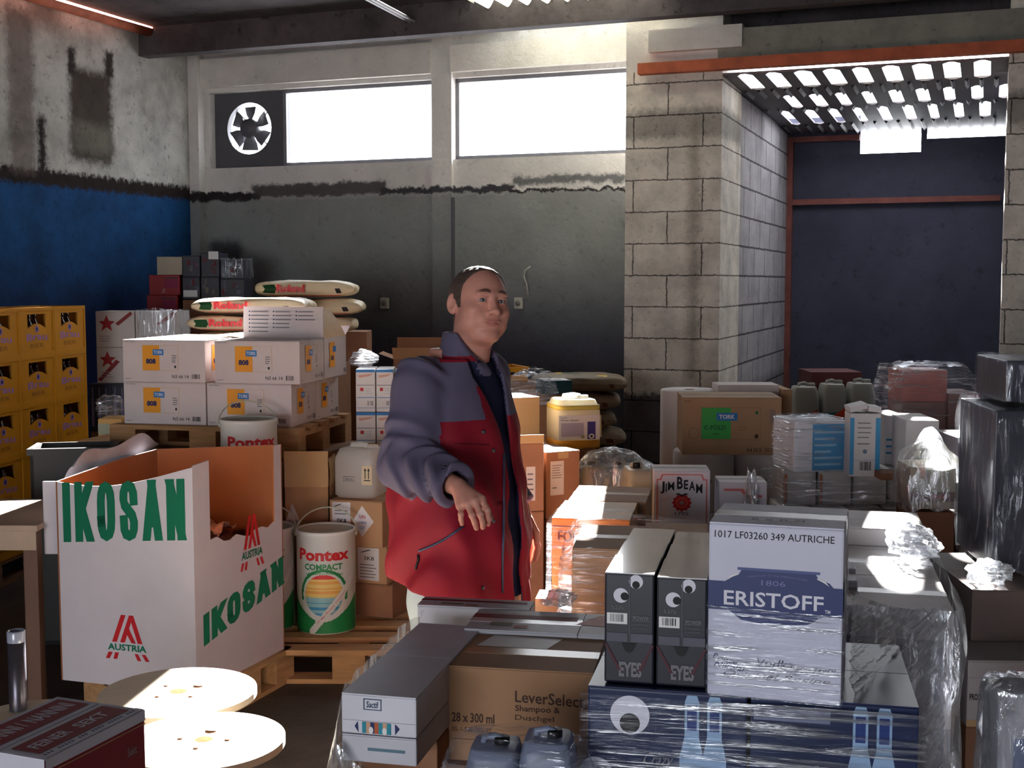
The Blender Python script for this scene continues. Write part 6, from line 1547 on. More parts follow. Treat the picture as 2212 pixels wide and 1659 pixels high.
# grey boxes behind, with red band
nbV = Vector((-math.sin(fV['rz']), math.cos(fV['rz']), 0)); dV = Vector((math.cos(fV['rz']), math.sin(fV['rz']), 0))
gG = 'grey boxes behind the shampoo carton'
pv = Vector((fV['x'], fV['y'], 0))
for i, (dx, w_, dy, d_, lab, m) in enumerate(((-.04, .28, .13 + .10, .19, 'flat grey box with red band directly behind the shampoo carton', WHITE2), (.22, .24, .13 + .10, .19, 'flat grey box with pink slip on it, beside the black packs', WHITE2), (-.20, .30, .13 + .20 + .05, .09, 'rear grey box with colourful faded print near the man\'s trousers', WHITE2))):
    p = pv + dV * dx + nbV * dy
    f = dict(x=p.x, y=p.y, z=ZT - .22, w=w_, d=d_, h=.225 + .0 * i, rz=fV['rz']); c = carton('carton', lab, 'box', f, m, gG, tape=WTAPE if i == 0 else None)
    P_ = Prints(w_, d_, f['h'])
    if i != 1: P_.rect('T', 0, .55, .95, .75, M('dark_red_stripe', (130, 40, 44))); P_.rect('T', .2, .2, .4, .36, M('faded_olive', (120, 120, 100))); P_.rect('T', .42, .12, .54, .26, M('faded_rose', (180, 120, 110)))
    else: P_.poly('T', [(-.06, .42), (.22, .38), (.50, .86), (.16, .90)], M('pink_slip', (222, 160, 150))); P_.text('T', 'Gastro', -.9 + .92, .68, .12, .74, M('faded_rose', (180, 120, 110)))
    P_.build(c)
fb = thing('film_bundle', 'small crumpled knot of clear film on the grey boxes by the man', 'plastic film', ((pv + dV * .02 + nbV * .38).x, (pv + dV * .02 + nbV * .38).y, ZT + .005)); crumple(fb, .09, .07, .045, FILMD, 61)
# bases
pb = pv + dV * (-.07) + nbV * .13
f = dict(x=pb.x, y=pb.y, z=0, w=.56, d=.58, h=ZT - .22 - .001, rz=fV['rz'])
c = carton('carton', 'large brown carton layer under the boxes at the bottom centre', 'box', f, BROWN2); P_ = Prints(f['w'], f['d'], f['h']); P_.lines('F', .05, .8, .3, .95, 2, DKB, .3); P_.build(c)
f4 = dict(fS); f4['z'] = ZT - .22 + .0015; f4['h'] = .22 - .146 - .003; f4['d'] -= .3;  carton('carton', 'brown carton filler under the flat white box, bottom centre', 'box', f4, BROWN2)
# canisters in film at the very bottom
gZ = 'grey-blue canisters in film at the bottom edge'
for i, (px, py) in enumerate(((1070, 1600), (1185, 1585))):
    a = at(px, py, 2.28); canister('plastic_canister', ('pale canister with dark cap in film, left at the bottom edge', 'pale canister with black screw cap in film, right at the bottom edge')[i], (a.x, 2.30, a.z - .24), .105, .12, .235, -.15, trans('blue_grey_plastic', (150, 160, 186), .3), capm=DARK, group=gZ, capx=.12)
f = dict(x=at(1128, 1600, 2.28).x, y=2.30, z=0, w=.28, d=.16, h=at(1128, 1592, 2.28).z - .252, rz=-.12)
zc2_ = min(o.location.z for o in bpy.data.objects if o.get('group') == gZ); f['h'] = zc2_ - .001
carton('carton', 'brown carton under the pale canisters at the bottom edge', 'box', f, BROWN2)
fl = thing('film_wrap', 'loose draped film over the pale canisters and around the bottom centre boxes', 'plastic film', (f['x'], f['y'], f['h'])); hc = .24
wrap('film_skin', fl, [rloop(.32, .20, -.1, .04), rloop(.33, .21, .10, .05), rloop(.27, .15, .22, .05), rloop(.12, .06, .262, .03)], FILM, 24, 67, .014, .05)
# film round the long box side
fl = thing('film_wrap', 'glinting film stretched along the left side of the long grey-white box', 'plastic film', (fS['x'], fS['y'], .15), fS['rz'])
w, d = fS['w'], fS['d']
wrap('film_skin', fl, [[(-w / 2 - .055, d / 2, 0), (-w / 2 - .06, -d / 2 - .02, 0), (-w / 2, -d / 2 - .05, 0), (w / 2, -d / 2 - .045, 0)], [(-w / 2 - .05, d / 2, .5), (-w / 2 - .055, -d / 2 - .02, .45), (-w / 2, -d / 2 - .05, .45), (w / 2, -d / 2 - .04, .45)], [(-w / 2 - .02, d / 2 + .1, ZT - .14), (-w / 2 - .012, -d / 2 + .05, ZT - .15), (-w / 2 - .008, -d / 2 - .02, ZT - .25), (w / 2, -d / 2 - .03, ZT - .40)]], FILMD, 40, 71, .010, .035, closed=False)

# ================================================================ bottom left: cable spools, tube, red carton
SPW = M('spool_pale_wood', (232, 216, 190), .6, .06, 4, .05, stretch=(1, 6, 1)); SPH = M('spool_hole_rim', (150, 96, 60), .7, .1)
def spool(label, x, y, z, R, h, rz, extra=True):
    o = thing('cable_spool', label, 'spool', (x, y, z - h), rz, 'wooden cable spools')
    rh = R * .11
    for nm, za, zb in (('top_flange', h - .02, h), ('bottom_flange', 0, .02)):
        q = MB(); q.lathe([(rh, za), (R, za), (R, zb), (rh, zb), (rh, za)], SPW, 64, cap=False, smooth=False); q.build(nm, o)
    q = MB(); q.lathe([(R * .52, .02), (R * .50, h / 2), (R * .52, h - .02)], SPW, 40, cap=False); q.build('spool_core', o)
    q = MB(); q.lathe([(rh, h - .03), (rh, h - .02)], SPH, 24); q.build('centre_hole', o)
    for k in range(4):
        a = k * math.pi / 2 + .5; q = MB(); q.lathe([(.001, h + .0005), (.007 if k else .016, h + .0005), (.007 if k else .016, h + .002), (.001, h + .002)], SPH, 16, Matrix.Translation((R * .30 * math.cos(a), R * .30 * math.sin(a), 0)) ); q.build('bolt_head', o)
    return o
s1 = onz(385, 1493, .45); spool('pale wooden cable spool in full sun right beside the big carton', s1.x, s1.y, .45, .237, .45, .3)
s2 = onz(440, 1597, .50); spool('pale wooden cable spool in full sun, nearest the bottom edge', s2.x, s2.y, .50, .212, .50, 1.0)
s3 = onz(70, 1560, .45); spool('pale wooden cable spool behind the red and white carton, tube standing on it', s3.x, s3.y, .45, .20, .45, .2)
t0 = onz(40, 1533, .452); h_ = at(40, 1362, t0.y).z - .452
o = thing('steel_tube', 'dark steel tube standing upright on the cable spool', 'tube', (t0.x, t0.y, .4525)); r_ = 19 / F * t0.y
STL = M('dull_steel_tube', (90, 86, 96), .3, .15, 10, .05, metal=.7)
q = MB(); q.lathe([(r_, 0), (r_, h_ * .88), (r_ * .9, h_ * .88)], STL, 28, cap=False); q.build('tube_body', o)
q = MB(); q.lathe([(r_ * 1.02, h_ * .86), (r_ * 1.04, h_ * .99), (r_ * .98, h_), (r_ * .8, h_), (r_ * .8, h_ * .8)], M('clear_end_sleeve', (150, 156, 176), .12, .1, spec=.7), 28, cap=False); q.build('end_sleeve', o)
# red and white carton
ZR = .85; a = onz(124, 1505, ZR); b = onz(312, 1533, ZR); v = (b - a); yw = math.atan2(v.y, v.x); ww = math.hypot(v.x, v.y); c_ = onz(98, 1641, ZR)
dd = math.hypot(c_.x - b.x, c_.y - b.y); dx = Vector((math.cos(yw), math.sin(yw), 0)); nb = Vector((-math.sin(yw), math.cos(yw), 0))
p = Vector((a.x, a.y, 0)) + dx * ww / 2 - nb * dd / 2
RC = M('dark_red_carton', (134, 24, 40), .5, .08); RWc = M('carton_white_trim', (206, 204, 216), .5, .05)
f = dict(x=p.x, y=p.y, z=ZR - .30, w=ww, d=dd, h=.30, rz=yw)
rc = thing('carton', 'dark red and white carton with two lettered top flaps, bottom left corner', 'box', (p.x, p.y, ZR - .30), yw)
q = MB(); q.rbox((-ww / 2, -dd / 2, 0), (ww / 2, dd / 2, .296), RC, .003); q.build('box_body', rc)
for s in (-1, 1):
    q = MB(); x0, x1 = (-ww / 2, -.002) if s < 0 else (.002, ww / 2); q.box((x0, -dd / 2 + .002, .296), (x1, dd / 2, .300), RWc); q.build('top_flap', rc)
P_ = Prints(ww, dd, .30)
for s in (0, 1):
    u0, u1 = (.06, .43) if s == 0 else (.57, .88)
    P_.rect('T', u0, .06, u1, .95, RC)
def tl(s, u0, v0, u1, v1, m):      # text running along the depth of the lid
    vs, fs, _ = text_geo(s, .02); o_ = P_.off(); P_.m('T').add([P_.P('T', u1 - y * (u1 - u0), v0 + x * (v1 - v0), o_) for x, y in vs], fs, m)
tl('NANNI /', .15, .10, .33, .45, RWc); tl('NANNINI', .15, .50, .33, .90, RWc); tl('FEINER', .66, .12, .79, .46, RWc); tl('SEKT', .66, .54, .79, .84, RWc)
P_.rect('T', .90, .0, 1.0, 1, RWc); tl('iii iiiii iii iiii iiiii iii', .915, .05, .95, .95, NAVY)
P_.rect('R', 0, .93, 1, 1, RWc); P_.rect('R', 0, .905, 1, .912, M('tan_line', (190, 150, 110))); P_.text('R', 'Sekt', .8, .74, .9, .80, M('soft_pink_grey', (150, 130, 136))); P_.rect('F', 0, .78, 1, 1, RWc); P_.rect('F', .05, .84, .9, .86, RC)
P_.build(rc)
g = dict(f); g['z'] = 0; g['h'] = ZR - .301; carton('carton', 'dark carton under the dark red and white carton', 'box', g, BROWN2)
# ================================================================ the man
from mathutils.bvhtree import BVHTree
def grid3(lo, hi, h):
    ax = [np.arange(lo[i], hi[i] + h, h, dtype=np.float32) for i in range(3)]
    return np.meshgrid(*ax, indexing='ij')
def nets(f, lo, h):
    s = f < 0; nx, ny, nz = f.shape
    acc = np.zeros((nx - 1, ny - 1, nz - 1, 3), np.float32); cnt = np.zeros((nx - 1, ny - 1, nz - 1), np.float32)
    C = [(i, j, k) for i in (0, 1) for j in (0, 1) for k in (0, 1)]
    def V(a, c): return a[c[0]:nx - 1 + c[0], c[1]:ny - 1 + c[1], c[2]:nz - 1 + c[2]]
    for a in C:
        for ax in range(3):
            if a[ax]: continue
            b = list(a); b[ax] = 1
            fa, fb = V(f, a), V(f, b); m = (fa < 0) != (fb < 0)
            t = np.where(m, fa / np.where(m, fa - fb, 1), 0)
            for k in range(3): acc[..., k] += np.where(m, a[k] + (t if k == ax else 0), 0)
            cnt += m
    act = cnt > 0; idx = -np.ones(act.shape, np.int64); idx[act] = np.arange(act.sum())
    ijk = np.argwhere(act).astype(np.float32); v = (ijk + acc[act] / cnt[act][:, None]) * h + np.array(lo, np.float32)
    F_ = []
    for ax in range(3):
        o = [0, 1, 2]; o.remove(ax); u, w = o
        sl0 = [slice(1, -1)] * 3; sl0[ax] = slice(0, -1); sl1 = [slice(1, -1)] * 3; sl1[ax] = slice(1, None)
        a = s[tuple(sl0)]; b = s[tuple(sl1)]; ch = np.argwhere(a != b)
        if len(ch) == 0: continue
        g = ch.copy(); g[:, u] += 1; g[:, w] += 1
        inside = a[tuple(ch.T)]
        def I(du, dw):
            q = g.copy(); q[:, u] -= du; q[:, w] -= dw
            return idx[q[:, 0], q[:, 1], q[:, 2]]
        q = np.stack([I(1, 1), I(0, 1), I(0, 0), I(1, 0)], 1)
        fl = inside if ax != 1 else ~inside
        q[~fl] = q[~fl][:, ::-1]; F_.append(q)
    q = np.concatenate(F_); q = q[(q >= 0).all(1)]
    return v, q
def smin(a, b, k):
    h = np.clip(.5 + .5 * (b - a) / k, 0, 1); return b * (1 - h) + a * h - k * h * (1 - h)
def smax(a, b, k): return -smin(-a, -b, k)
def ell(P, c, r):
    x, y, z = (P[i] - c[i] for i in range(3)); k0 = np.sqrt((x / r[0]) ** 2 + (y / r[1]) ** 2 + (z / r[2]) ** 2) + 1e-9
    k1 = np.sqrt((x / r[0] ** 2) ** 2 + (y / r[1] ** 2) ** 2 + (z / r[2] ** 2) ** 2) + 1e-9
    return k0 * (k0 - 1) / k1
def cap(P, a, b, ra, rb):
    a = np.array(a, np.float32); b = np.array(b, np.float32); d = b - a; L2 = float(d @ d)
    t = np.clip(((P[0] - a[0]) * d[0] + (P[1] - a[1]) * d[1] + (P[2] - a[2]) * d[2]) / L2, 0, 1)
    return np.sqrt((P[0] - a[0] - t * d[0]) ** 2 + (P[1] - a[1] - t * d[1]) ** 2 + (P[2] - a[2] - t * d[2]) ** 2) - (ra + (rb - ra) * t)
def npmesh(name, v, q, mats, mi=None, parent=None, smooth=True):
    me = bpy.data.meshes.new(name); me.vertices.add(len(v)); me.vertices.foreach_set('co', np.asarray(v, np.float32).ravel())
    me.loops.add(len(q) * 4); me.loops.foreach_set('vertex_index', np.asarray(q, np.int32).ravel())
    me.polygons.add(len(q)); me.polygons.foreach_set('loop_start', np.arange(0, len(q) * 4, 4, dtype=np.int32)); 
    for m in mats: me.materials.append(m)
    if mi is not None: me.polygons.foreach_set('material_index', np.asarray(mi, np.int32))
    me.polygons.foreach_set('use_smooth', [smooth] * len(q)); me.update(calc_edges=True); me.validate()
    o = bpy.data.objects.new(name, me); COL.objects.link(o)
    if parent is not None: o.parent = parent
    return o
def smooth_mesh(v, q, it=2, lam=.5):
    n = len(v); e = np.concatenate([q[:, [0, 1]], q[:, [1, 2]], q[:, [2, 3]], q[:, [3, 0]]]); deg = np.bincount(e.ravel(), minlength=n).astype(np.float32)[:, None] + 1e-9
    for _ in range(it):
        a = np.zeros_like(v)
        for k in range(3): a[:, k] = np.bincount(e[:, 0], v[e[:, 1], k], n) + np.bincount(e[:, 1], v[e[:, 0], k], n)
        v = v + lam * (a / deg - v)
    return v
def rotz(P, a):
    c, s = math.cos(a), math.sin(a); return np.stack([P[:, 0] * c - P[:, 1] * s, P[:, 0] * s + P[:, 1] * c, P[:, 2]], 1)

SKIN = M('ruddy_skin', (214, 150, 132), .5, .06, 30, .04); 
_b = SKIN.node_tree.nodes['Principled BSDF']; _b.inputs['Subsurface Weight'].default_value = .12; _b.inputs['Subsurface Radius'].default_value = (.012, .005, .003)
HAIRM = M('short_brown_hair', (92, 74, 66), .6, .35, 260, .5); BROWM = M('brow_hair', (96, 66, 58), .7, .2, 200, .2); LIPM = M('lip_skin', (198, 128, 116), .45, .05)
JG = M('jacket_grey_violet', (98, 90, 114), .75, .10, 7, .12); JR = M('jacket_red', (140, 14, 38), .7, .10, 7, .12); JL = M('jacket_lining_navy', (30, 34, 66), .7, .1); SW = M('sweater_navy', (26, 32, 66), .85, .15, 60, .1); TRO = M('pale_trousers', (186, 200, 208), .8, .06, 8, .1)
CM = Vector((at(985, 1000, 3.80).x, 3.80, 0)); AB = math.radians(56)
man = thing('person', 'man in a red and grey jacket standing between the cartons, head turned to the camera', 'person', (CM.x, CM.y, 0))
cb, sb = math.cos(AB), math.sin(AB)
def tobody(w): x, y = w[0] - CM.x, w[1] - CM.y; return (x * cb + y * sb, -x * sb + y * cb, w[2])     # world -> body frame
def toworldl(p): return (p[0] * cb - p[1] * sb, p[0] * sb + p[1] * cb, p[2])                          # body frame -> man local
zp = lambda py, Y=3.8: at(985, py, Y).z
# ---- head (its own frame: face along -y)
hP = at(1033, 660, 3.78); AH = math.radians(29)
HM = np.array((Matrix.Rotation(math.radians(6), 3, 'Y') @ Matrix.Rotation(AH, 3, 'Z') @ Matrix.Rotation(math.radians(-5), 3, 'X')), np.float32)
def rothead(P_): return np.asarray(P_, np.float32) @ HM.T
lo, hi, hs = (-.105, -.14, -.20), (.105, .13, .15), .0021
P = grid3(lo, hi, hs)
def headsdf(P, ears=True):
    P = [P[0], P[1], np.where(P[2] < .012, .012 + (P[2] - .012) * 1.14, P[2])]
    d = ell(P, (0, .016, .031), (.0775, .097, .084))
    d = smin(d, ell(P, (0, -.026, .004), (.069, .066, .098)), .03)
    d = smin(d, ell(P, (0, -.026, -.060), (.064, .060, .052)), .03)
    for s in (-1, 1):
        d = smin(d, ell(P, (s * .043, -.052, -.026), (.032, .036, .034)), .02)
        d = smin(d, ell(P, (s * .044, -.030, -.072), (.030, .042, .032)), .025)
    d = smin(d, ell(P, (0, -.074, -.098), (.028, .020, .020)), .02)
    d = smin(d, ell(P, (0, -.040, -.112), (.044, .044, .022)), .03)
    d = smin(d, ell(P, (0, -.078, -.056), (.036, .022, .028)), .016)
    for s in (-1, 1): d = smin(d, ell(P, (s * .026, -.086, .031), (.028, .010, .0085)), .014)
    for s in (-1, 1): d = smax(d, -ell(P, (s * .0305, -.103, .013), (.0185, .0135, .0105)), .010)
    d = smin(d, cap(P, (0, -.088, .024), (0, -.108, -.020), .0085, .0125), .010)
    d = smin(d, ell(P, (0, -.113, -.025), (.0145, .014, .012)), .006)
    for s in (-1, 1):
        d = smin(d, ell(P, (s * .0145, -.101, -.030), (.0085, .010, .008)), .005)
        d = smax(d, -ell(P, (s * .0075, -.112, -.037), (.0042, .006, .004)), .003)
        d = smin(d, ell(P, (s * .0305, -.0885, .0205), (.0165, .0080, .0050)), .004)
        d = smin(d, ell(P, (s * .0305, -.0870, .0045), (.0160, .0075, .0048)), .005)
        # nasolabial fold
        d = smax(d, -cap(P, (s * .022, -.103, -.030), (s * .034, -.096, -.056), .0025, .002), .007)
    d = smin(d, ell(P, (0, -.0975, -.0565), (.0265, .0075, .0044)), .005)
    d = smin(d, ell(P, (0, -.0955, -.0660), (.0220, .0080, .0054)), .006)
    for x0, x1, z0, z1 in ((-.029, 0, -.0640, -.0610), (0, .029, -.0610, -.0640)): d = smax(d, -cap(P, (x0, -.106 + abs(x0) * .5, z0), (x1, -.106 + abs(x1) * .5, z1), .0020, .0020), .003)
    d = smin(d, cap(P, (0, .012, -.06), (0, .045, -.20), .060, .064), .03)
    if ears:
        for s in (-1, 1):
            c, sn = math.cos(.35), math.sin(.35)
            Q = (P[0] - s * .080, P[1] - .016, P[2] + .002); Qx = Q[0] * c - s * Q[1] * sn * 1.0; Qy = s * Q[0] * sn + Q[1] * c
            e = ell((Qx, Qy, Q[2]), (0, 0, 0), (.0085, .021, .034)); e = smax(e, -ell((Qx, Qy, Q[2]), (s * .009, -.003, .002), (.008, .0125, .021)), .005)
            e = smin(e, ell((Qx, Qy, Q[2]), (0, -.006, -.026), (.006, .010, .011)), .006)
            d = smin(d, e, .005)
    return d
dh = headsdf(P)
hv, hq = nets(dh, lo, hs); hv = smooth_mesh(hv, hq, 1)
fc = hv[hq].mean(1); fc[:, 2] = np.where(fc[:, 2] < .012, .012 + (fc[:, 2] - .012) * 1.14, fc[:, 2]); hmi = np.zeros(len(hq), int)
lip = (np.abs(fc[:, 0]) < .0250 - np.abs(fc[:, 2] + .062) * .9) & (fc[:, 1] < -.090) & (fc[:, 2] < -.0525) & (fc[:, 2] > -.0735); hmi[lip] = 1
hv_w = rothead(hv) + np.array([hP.x - CM.x, hP.y - CM.y, hP.z], np.float32)
# ---- hair
g = -.030 + np.clip((P[2] - .055) / .06, 0, 1) * -.020
nzh = .002 * np.sin(P[0] * 260) * np.sin(P[2] * 240 + P[1] * 200)
dn = headsdf(P, False) - .0036 - nzh * .5
side = np.clip((np.abs(P[0]) - .05) / .02, 0, 1)
dha = np.maximum(dn, -(P[1] - g)); dha = np.maximum(dha, -(P[2] - np.where(P[1] > .02, -.062, -.012)))
ear_gap = ell((np.abs(P[0]), P[1], P[2]), (.080, .012, -.014), (.03, .024, .030)); dha = np.maximum(dha, -ear_gap)
v, q = nets(dha.astype(np.float32), lo, hs); v = smooth_mesh(v, q, 1); off_h = np.array([hP.x - CM.x, hP.y - CM.y, hP.z], np.float32)
hair = npmesh('hair', rothead(v) + off_h, q, [HAIRM], None, man)
# ---- eyes and brows
EYEW = M('eye_white', (176, 156, 152), .25, .03); IRIS = M('dark_iris', (50, 56, 62), .2, .05, spec=.6)
for s, nm in ((-1, 'right'), (1, 'left')):
    c = np.array([[s * .0305, -.0825, .0125]]); cw = rothead(c)[0] + off_h
    tf = Matrix.Translation(Vector(cw)); b = MB(); b.lathe([(.0125 * math.sin(math.pi * k / 14), -.0125 * math.cos(math.pi * k / 14)) for k in range(15)], EYEW, 20, tf, cap=False)
    gz = (Vector((-CM.x - 0, -CM.y, H)) - Vector(cw)); gz.normalize()
    ir = Matrix.Translation(Vector(cw)) @ gz.to_track_quat('Z', 'Y').to_matrix().to_4x4(); b.lathe([(.001, .01285), (.004, .0126), (.0058, .0117), (.0060, .0112)], IRIS, 18, ir, cap=False); b.build('eye', man)
    b = MB(); pts = []
    for k in range(9):
        t = k / 8; pts.append((s * (.014 + .034 * t), -.0975 + .018 * t * t * t + .0015, .0375 + .0045 * math.sin(math.pi * min(1, t * 1.1)) - .003 * t))
    pw = rothead(np.array(pts)) + off_h; b.tube([tuple(x) for x in pw], [.0016 + .0030 * math.sin(math.pi * (k + .6) / 9.5) for k in range(9)], BROWM, 8); b.build('eyebrow', man)
# ---- hands
def hand(wr, kn, pips, dips, tips, thumb, rad=.0088, palm_r=.017):
    allp = [wr] + kn + pips + dips + tips + thumb; A_ = np.array(allp); lo_ = A_.min(0) - .035; hi_ = A_.max(0) + .035; h = .0017
    G = grid3(lo_, hi_, h); d = None
    for i in range(4):
        r = rad * (1.0, 1.05, 1.0, .86)[i]
        f_ = smin(cap(G, kn[i], pips[i], r * 1.08, r), cap(G, pips[i], dips[i], r, r * .92), .004); f_ = smin(f_, cap(G, dips[i], tips[i], r * .92, r * .80), .003)
        f_ = smin(f_, ell(G, pips[i], (r * 1.08,) * 3), .003)
        d = f_ if d is None else np.minimum(d, f_)
    pal = None
    for i in range(4):
        c = cap(G, wr, kn[i], palm_r * 1.15, palm_r * .80); pal = c if pal is None else smin(pal, c, .012)
    d = smin(d, pal, .006)
    t = smin(cap(G, thumb[0], thumb[1], .014, .0105), cap(G, thumb[1], thumb[2], .0105, .0088), .004); d = smin(d, t, .008)
    v, q = nets(d.astype(np.float32), lo_, h); return smooth_mesh(v, q, 2), q
ml = lambda p: np.array([p.x - CM.x, p.y - CM.y, p.z])
wr = ml(at(990, 1052, 3.40))
kn = [ml(at(1040, 1079, 3.345)), ml(at(1026, 1083, 3.335)), ml(at(1010, 1088, 3.335)), ml(at(995, 1093, 3.345))]
pip = [ml(at(1053, 1103, 3.325)), ml(at(1038, 1111, 3.315)), ml(at(1020, 1113, 3.315)), ml(at(996, 1111, 3.325))]
dip = [ml(at(1056, 1121, 3.335)), ml(at(1043, 1128, 3.325)), ml(at(1026, 1130, 3.325)), ml(at(996, 1122, 3.335))]
tip = [ml(at(1055, 1132, 3.355)), ml(at(1043, 1139, 3.345)), ml(at(1029, 1141, 3.345)), ml(at(998, 1132, 3.35))]
thb = [ml(at(1020, 1070, 3.39)), ml(at(1048, 1096, 3.39)), ml(at(1060, 1119, 3.385))]
rhv, rhq = hand(wr, kn, pip, dip, tip, thb)
fw_ = cap([rhv[:, 0], rhv[:, 1], rhv[:, 2]], (9, 9, 9), (9, 9, 9.1), 1, 1)
# left hand, hanging on the far side
wl = np.array(toworldl((.215, -.10, .985)))
def lh(dx, dy, z): return np.array(toworldl((.215 + dx, -.10 + dy, z)))
lkn = [lh(.01, -.045, .905), lh(.012, -.022, .898), lh(.010, .002, .900), lh(.006, .024, .908)]
lpi = [lh(.014, -.052, .868), lh(.016, -.026, .858), lh(.014, .002, .860), lh(.008, .026, .874)]
ldi = [lh(.006, -.054, .845), lh(.006, -.028, .833), lh(.004, .002, .836), lh(.0, .026, .852)]
lti = [lh(-.004, -.054, .826), lh(-.006, -.028, .812), lh(-.008, .002, .815), lh(-.010, .024, .834)]
lth = [lh(-.004, -.030, .950), lh(-.006, -.058, .915), lh(-.010, -.064, .885)]
lhv, lhq = hand(wl, lkn, lpi, ldi, lti, lth)
# ---- coarse body under the clothes, in body frame
el_r = np.array(tobody(at(884, 1004, 3.60))); wr_b = np.array(tobody(Vector((wr[0] + CM.x, wr[1] + CM.y, wr[2])))); sh_r = np.array((-.168, .01, 1.405))
sh_l = np.array((.168, .01, 1.405)); el_l = np.array((.235, .05, 1.17)); wr_l = np.array((.215, -.095, .99))
G = grid3((-.36, -.30, .02), (.36, .30, 1.50), .009)
def torso(Gx, zs, Ws, Ds, oy, e=2.3):
    W = np.interp(Gx[2], zs, Ws).astype(np.float32); D = np.interp(Gx[2], zs, Ds).astype(np.float32); O = np.interp(Gx[2], zs, oy).astype(np.float32)
    k = (np.abs(Gx[0] / W) ** e + np.abs((Gx[1] - O) / D) ** e) ** (1 / e)
    return (k - 1) * np.minimum(W, D)
zs_b = [.80, 1.0, 1.2, 1.35, 1.43, 1.47, 1.52]; 
db = torso(G, zs_b, [.17, .175, .18, .18, .15, .07, .055], [.13, .15, .135, .11, .08, .06, .055], [0, -.01, 0, 0, .01, .02, .03])
db = np.maximum(db, np.maximum(.80 - G[2], G[2] - 1.50))
for s in (-1, 1): db = smin(db, smin(cap(G, (s * .09, 0, .84), (s * .10, -.01, .48), .085, .055), cap(G, (s * .10, -.01, .48), (s * .11, .02, .09), .052, .038), .02), .02); db = smin(db, cap(G, (s * .11, .03, .05), (s * .125, -.12, .045), .036, .03), .02)
db = smin(db, smin(cap(G, sh_r, el_r, .052, .042), cap(G, el_r, wr_b, .042, .026), .01), .02); db = smin(db, smin(cap(G, sh_l, el_l, .052, .042), cap(G, el_l, wr_l, .042, .026), .01), .02)
cv, cq = nets(db.astype(np.float32), (-.36, -.30, .02), .009); cv = rotz(cv, AB)
V = np.concatenate([hv_w, rhv, lhv, cv]); Q = np.concatenate([hq, rhq + len(hv_w), lhq + len(hv_w) + len(rhv), cq + len(hv_w) + len(rhv) + len(lhv)])
mi = np.concatenate([hmi, np.zeros(len(rhq) + len(lhq) + len(cq), int)])
npmesh('body', V, Q, [SKIN, LIPM], mi, man)
# ---- jacket (body frame)
lo = (-.40, -.36, .70); h = .0048; G = grid3(lo, (.40, .32, 1.60), h); X, Yg_, Z = G
zs = [.70, .80, .95, 1.10, 1.25, 1.36, 1.43, 1.47, 1.50]
def jt(G, o=0.0): return torso(G, zs, [.243 - o, .240 - o, .234 - o, .228 - o, .222 - o, .200 - o, .165 - o, .122 - o, .090 - o], [.192 - o, .192 - o, .190 - o, .178 - o, .164 - o, .146 - o, .114 - o, .090 - o, .080 - o], [-.012, -.012, -.014, -.01, 0, .002, -.010, -.026, -.034])
T = jt(G); hem = zp(1262) - .25 * (X * cb - Yg_ * sb)
wn = .0075 * np.sin(Z * 30 + X * 22 + 2.5 * np.sin(Yg_ * 16)) * np.sin(X * 17 - Z * 9 + 1.0) + .005 * np.sin(X * 48 + Z * 14 + Yg_ * 30)
T2 = T + wn * np.clip((1.38 - Z) / .2, 0, 1)
# drawn-in folds radiating below the pocket
T2 = T2 - .006 * np.exp(-((X + .02 + (Z - 1.0) * .35) / .018) ** 2) * (Z < 1.05) * (Yg_ < 0)
er = el_r; cuff = wr_b + (el_r - wr_b) * .10
def fold(Pc, a, b, amp, fr, ph): 
    d_ = b - a; L_ = float(np.linalg.norm(d_)); d_ = d_ / L_; t = (G[0] - a[0]) * d_[0] + (G[1] - a[1]) * d_[1] + (G[2] - a[2]) * d_[2]
    return amp * np.sin(t * fr + ph + 3.0 * np.sin(X * 25 + Z * 18))
AR = smin(cap(G, sh_r, er, .080, .080) + fold(0, sh_r, er, .0055, 52, 0), cap(G, er, cuff, .082, .056) + fold(0, er, cuff, .0125, 85, 1), .03)
AR = smin(AR, cap(G, cuff, wr_b + (el_r - wr_b) * .04, .048, .046), .008)
AL = smin(cap(G, sh_l, el_l, .082, .072), cap(G, el_l, wr_l, .070, .050) + fold(0, el_l, wr_l, .005, 80, 0), .03)
collar_r = .084 - np.clip(Z - 1.45, 0, .2) * .17; cyl = np.sqrt((X - .016) ** 2 + (Yg_ + .034) ** 2)
ctop = 1.550 - .125 * np.clip((-.045 - Yg_) / .09, 0, 1)
COLR = np.maximum(np.abs(cyl - collar_r) - .009, np.maximum(1.42 - Z, Z - ctop)); 
base_ = np.maximum(smin(T2, np.full_like(T2, 9.), .01), Z - 1.475)
shell = smax(base_, -(T2 + .016), .004)
openw = .030 + np.clip((Z - 1.26) / .16, 0, 1) ** 1.3 * .052; opc = .040 - np.clip((Z - 1.2) / .25, 0, 1) * .030
wedge = np.maximum(np.abs(X - opc) - openw, Yg_ - np.where(Z > 1.4, -.0, -.05)); shell = smax(shell, -wedge, .006); COLR = smax(COLR, -np.maximum(np.abs(X - .045) - (.030 + np.clip(Z - 1.42, 0, .2) * .12), Yg_ + .045), .006)
J = smin(shell, COLR, .022); J = np.maximum(J, hem - Z)
inner_arm_r = smin(cap(G, sh_r, er, .066, .058), cap(G, er, cuff, .060, .040), .03); inner_arm_r = smin(inner_arm_r, cap(G, cuff, wr_b + (wr_b - el_r) * .2, .036, .036), .01)
armcap = np.maximum(AR, 0 * AR - 9)
kk = wr_b - el_r; kk = kk / np.linalg.norm(kk); pl = (X - wr_b[0]) * kk[0] + (Yg_ - wr_b[1]) * kk[1] + (Z - wr_b[2]) * kk[2] + .012
AR2 = smax(np.maximum(AR, pl), -inner_arm_r, .003); inT = T2 + .016
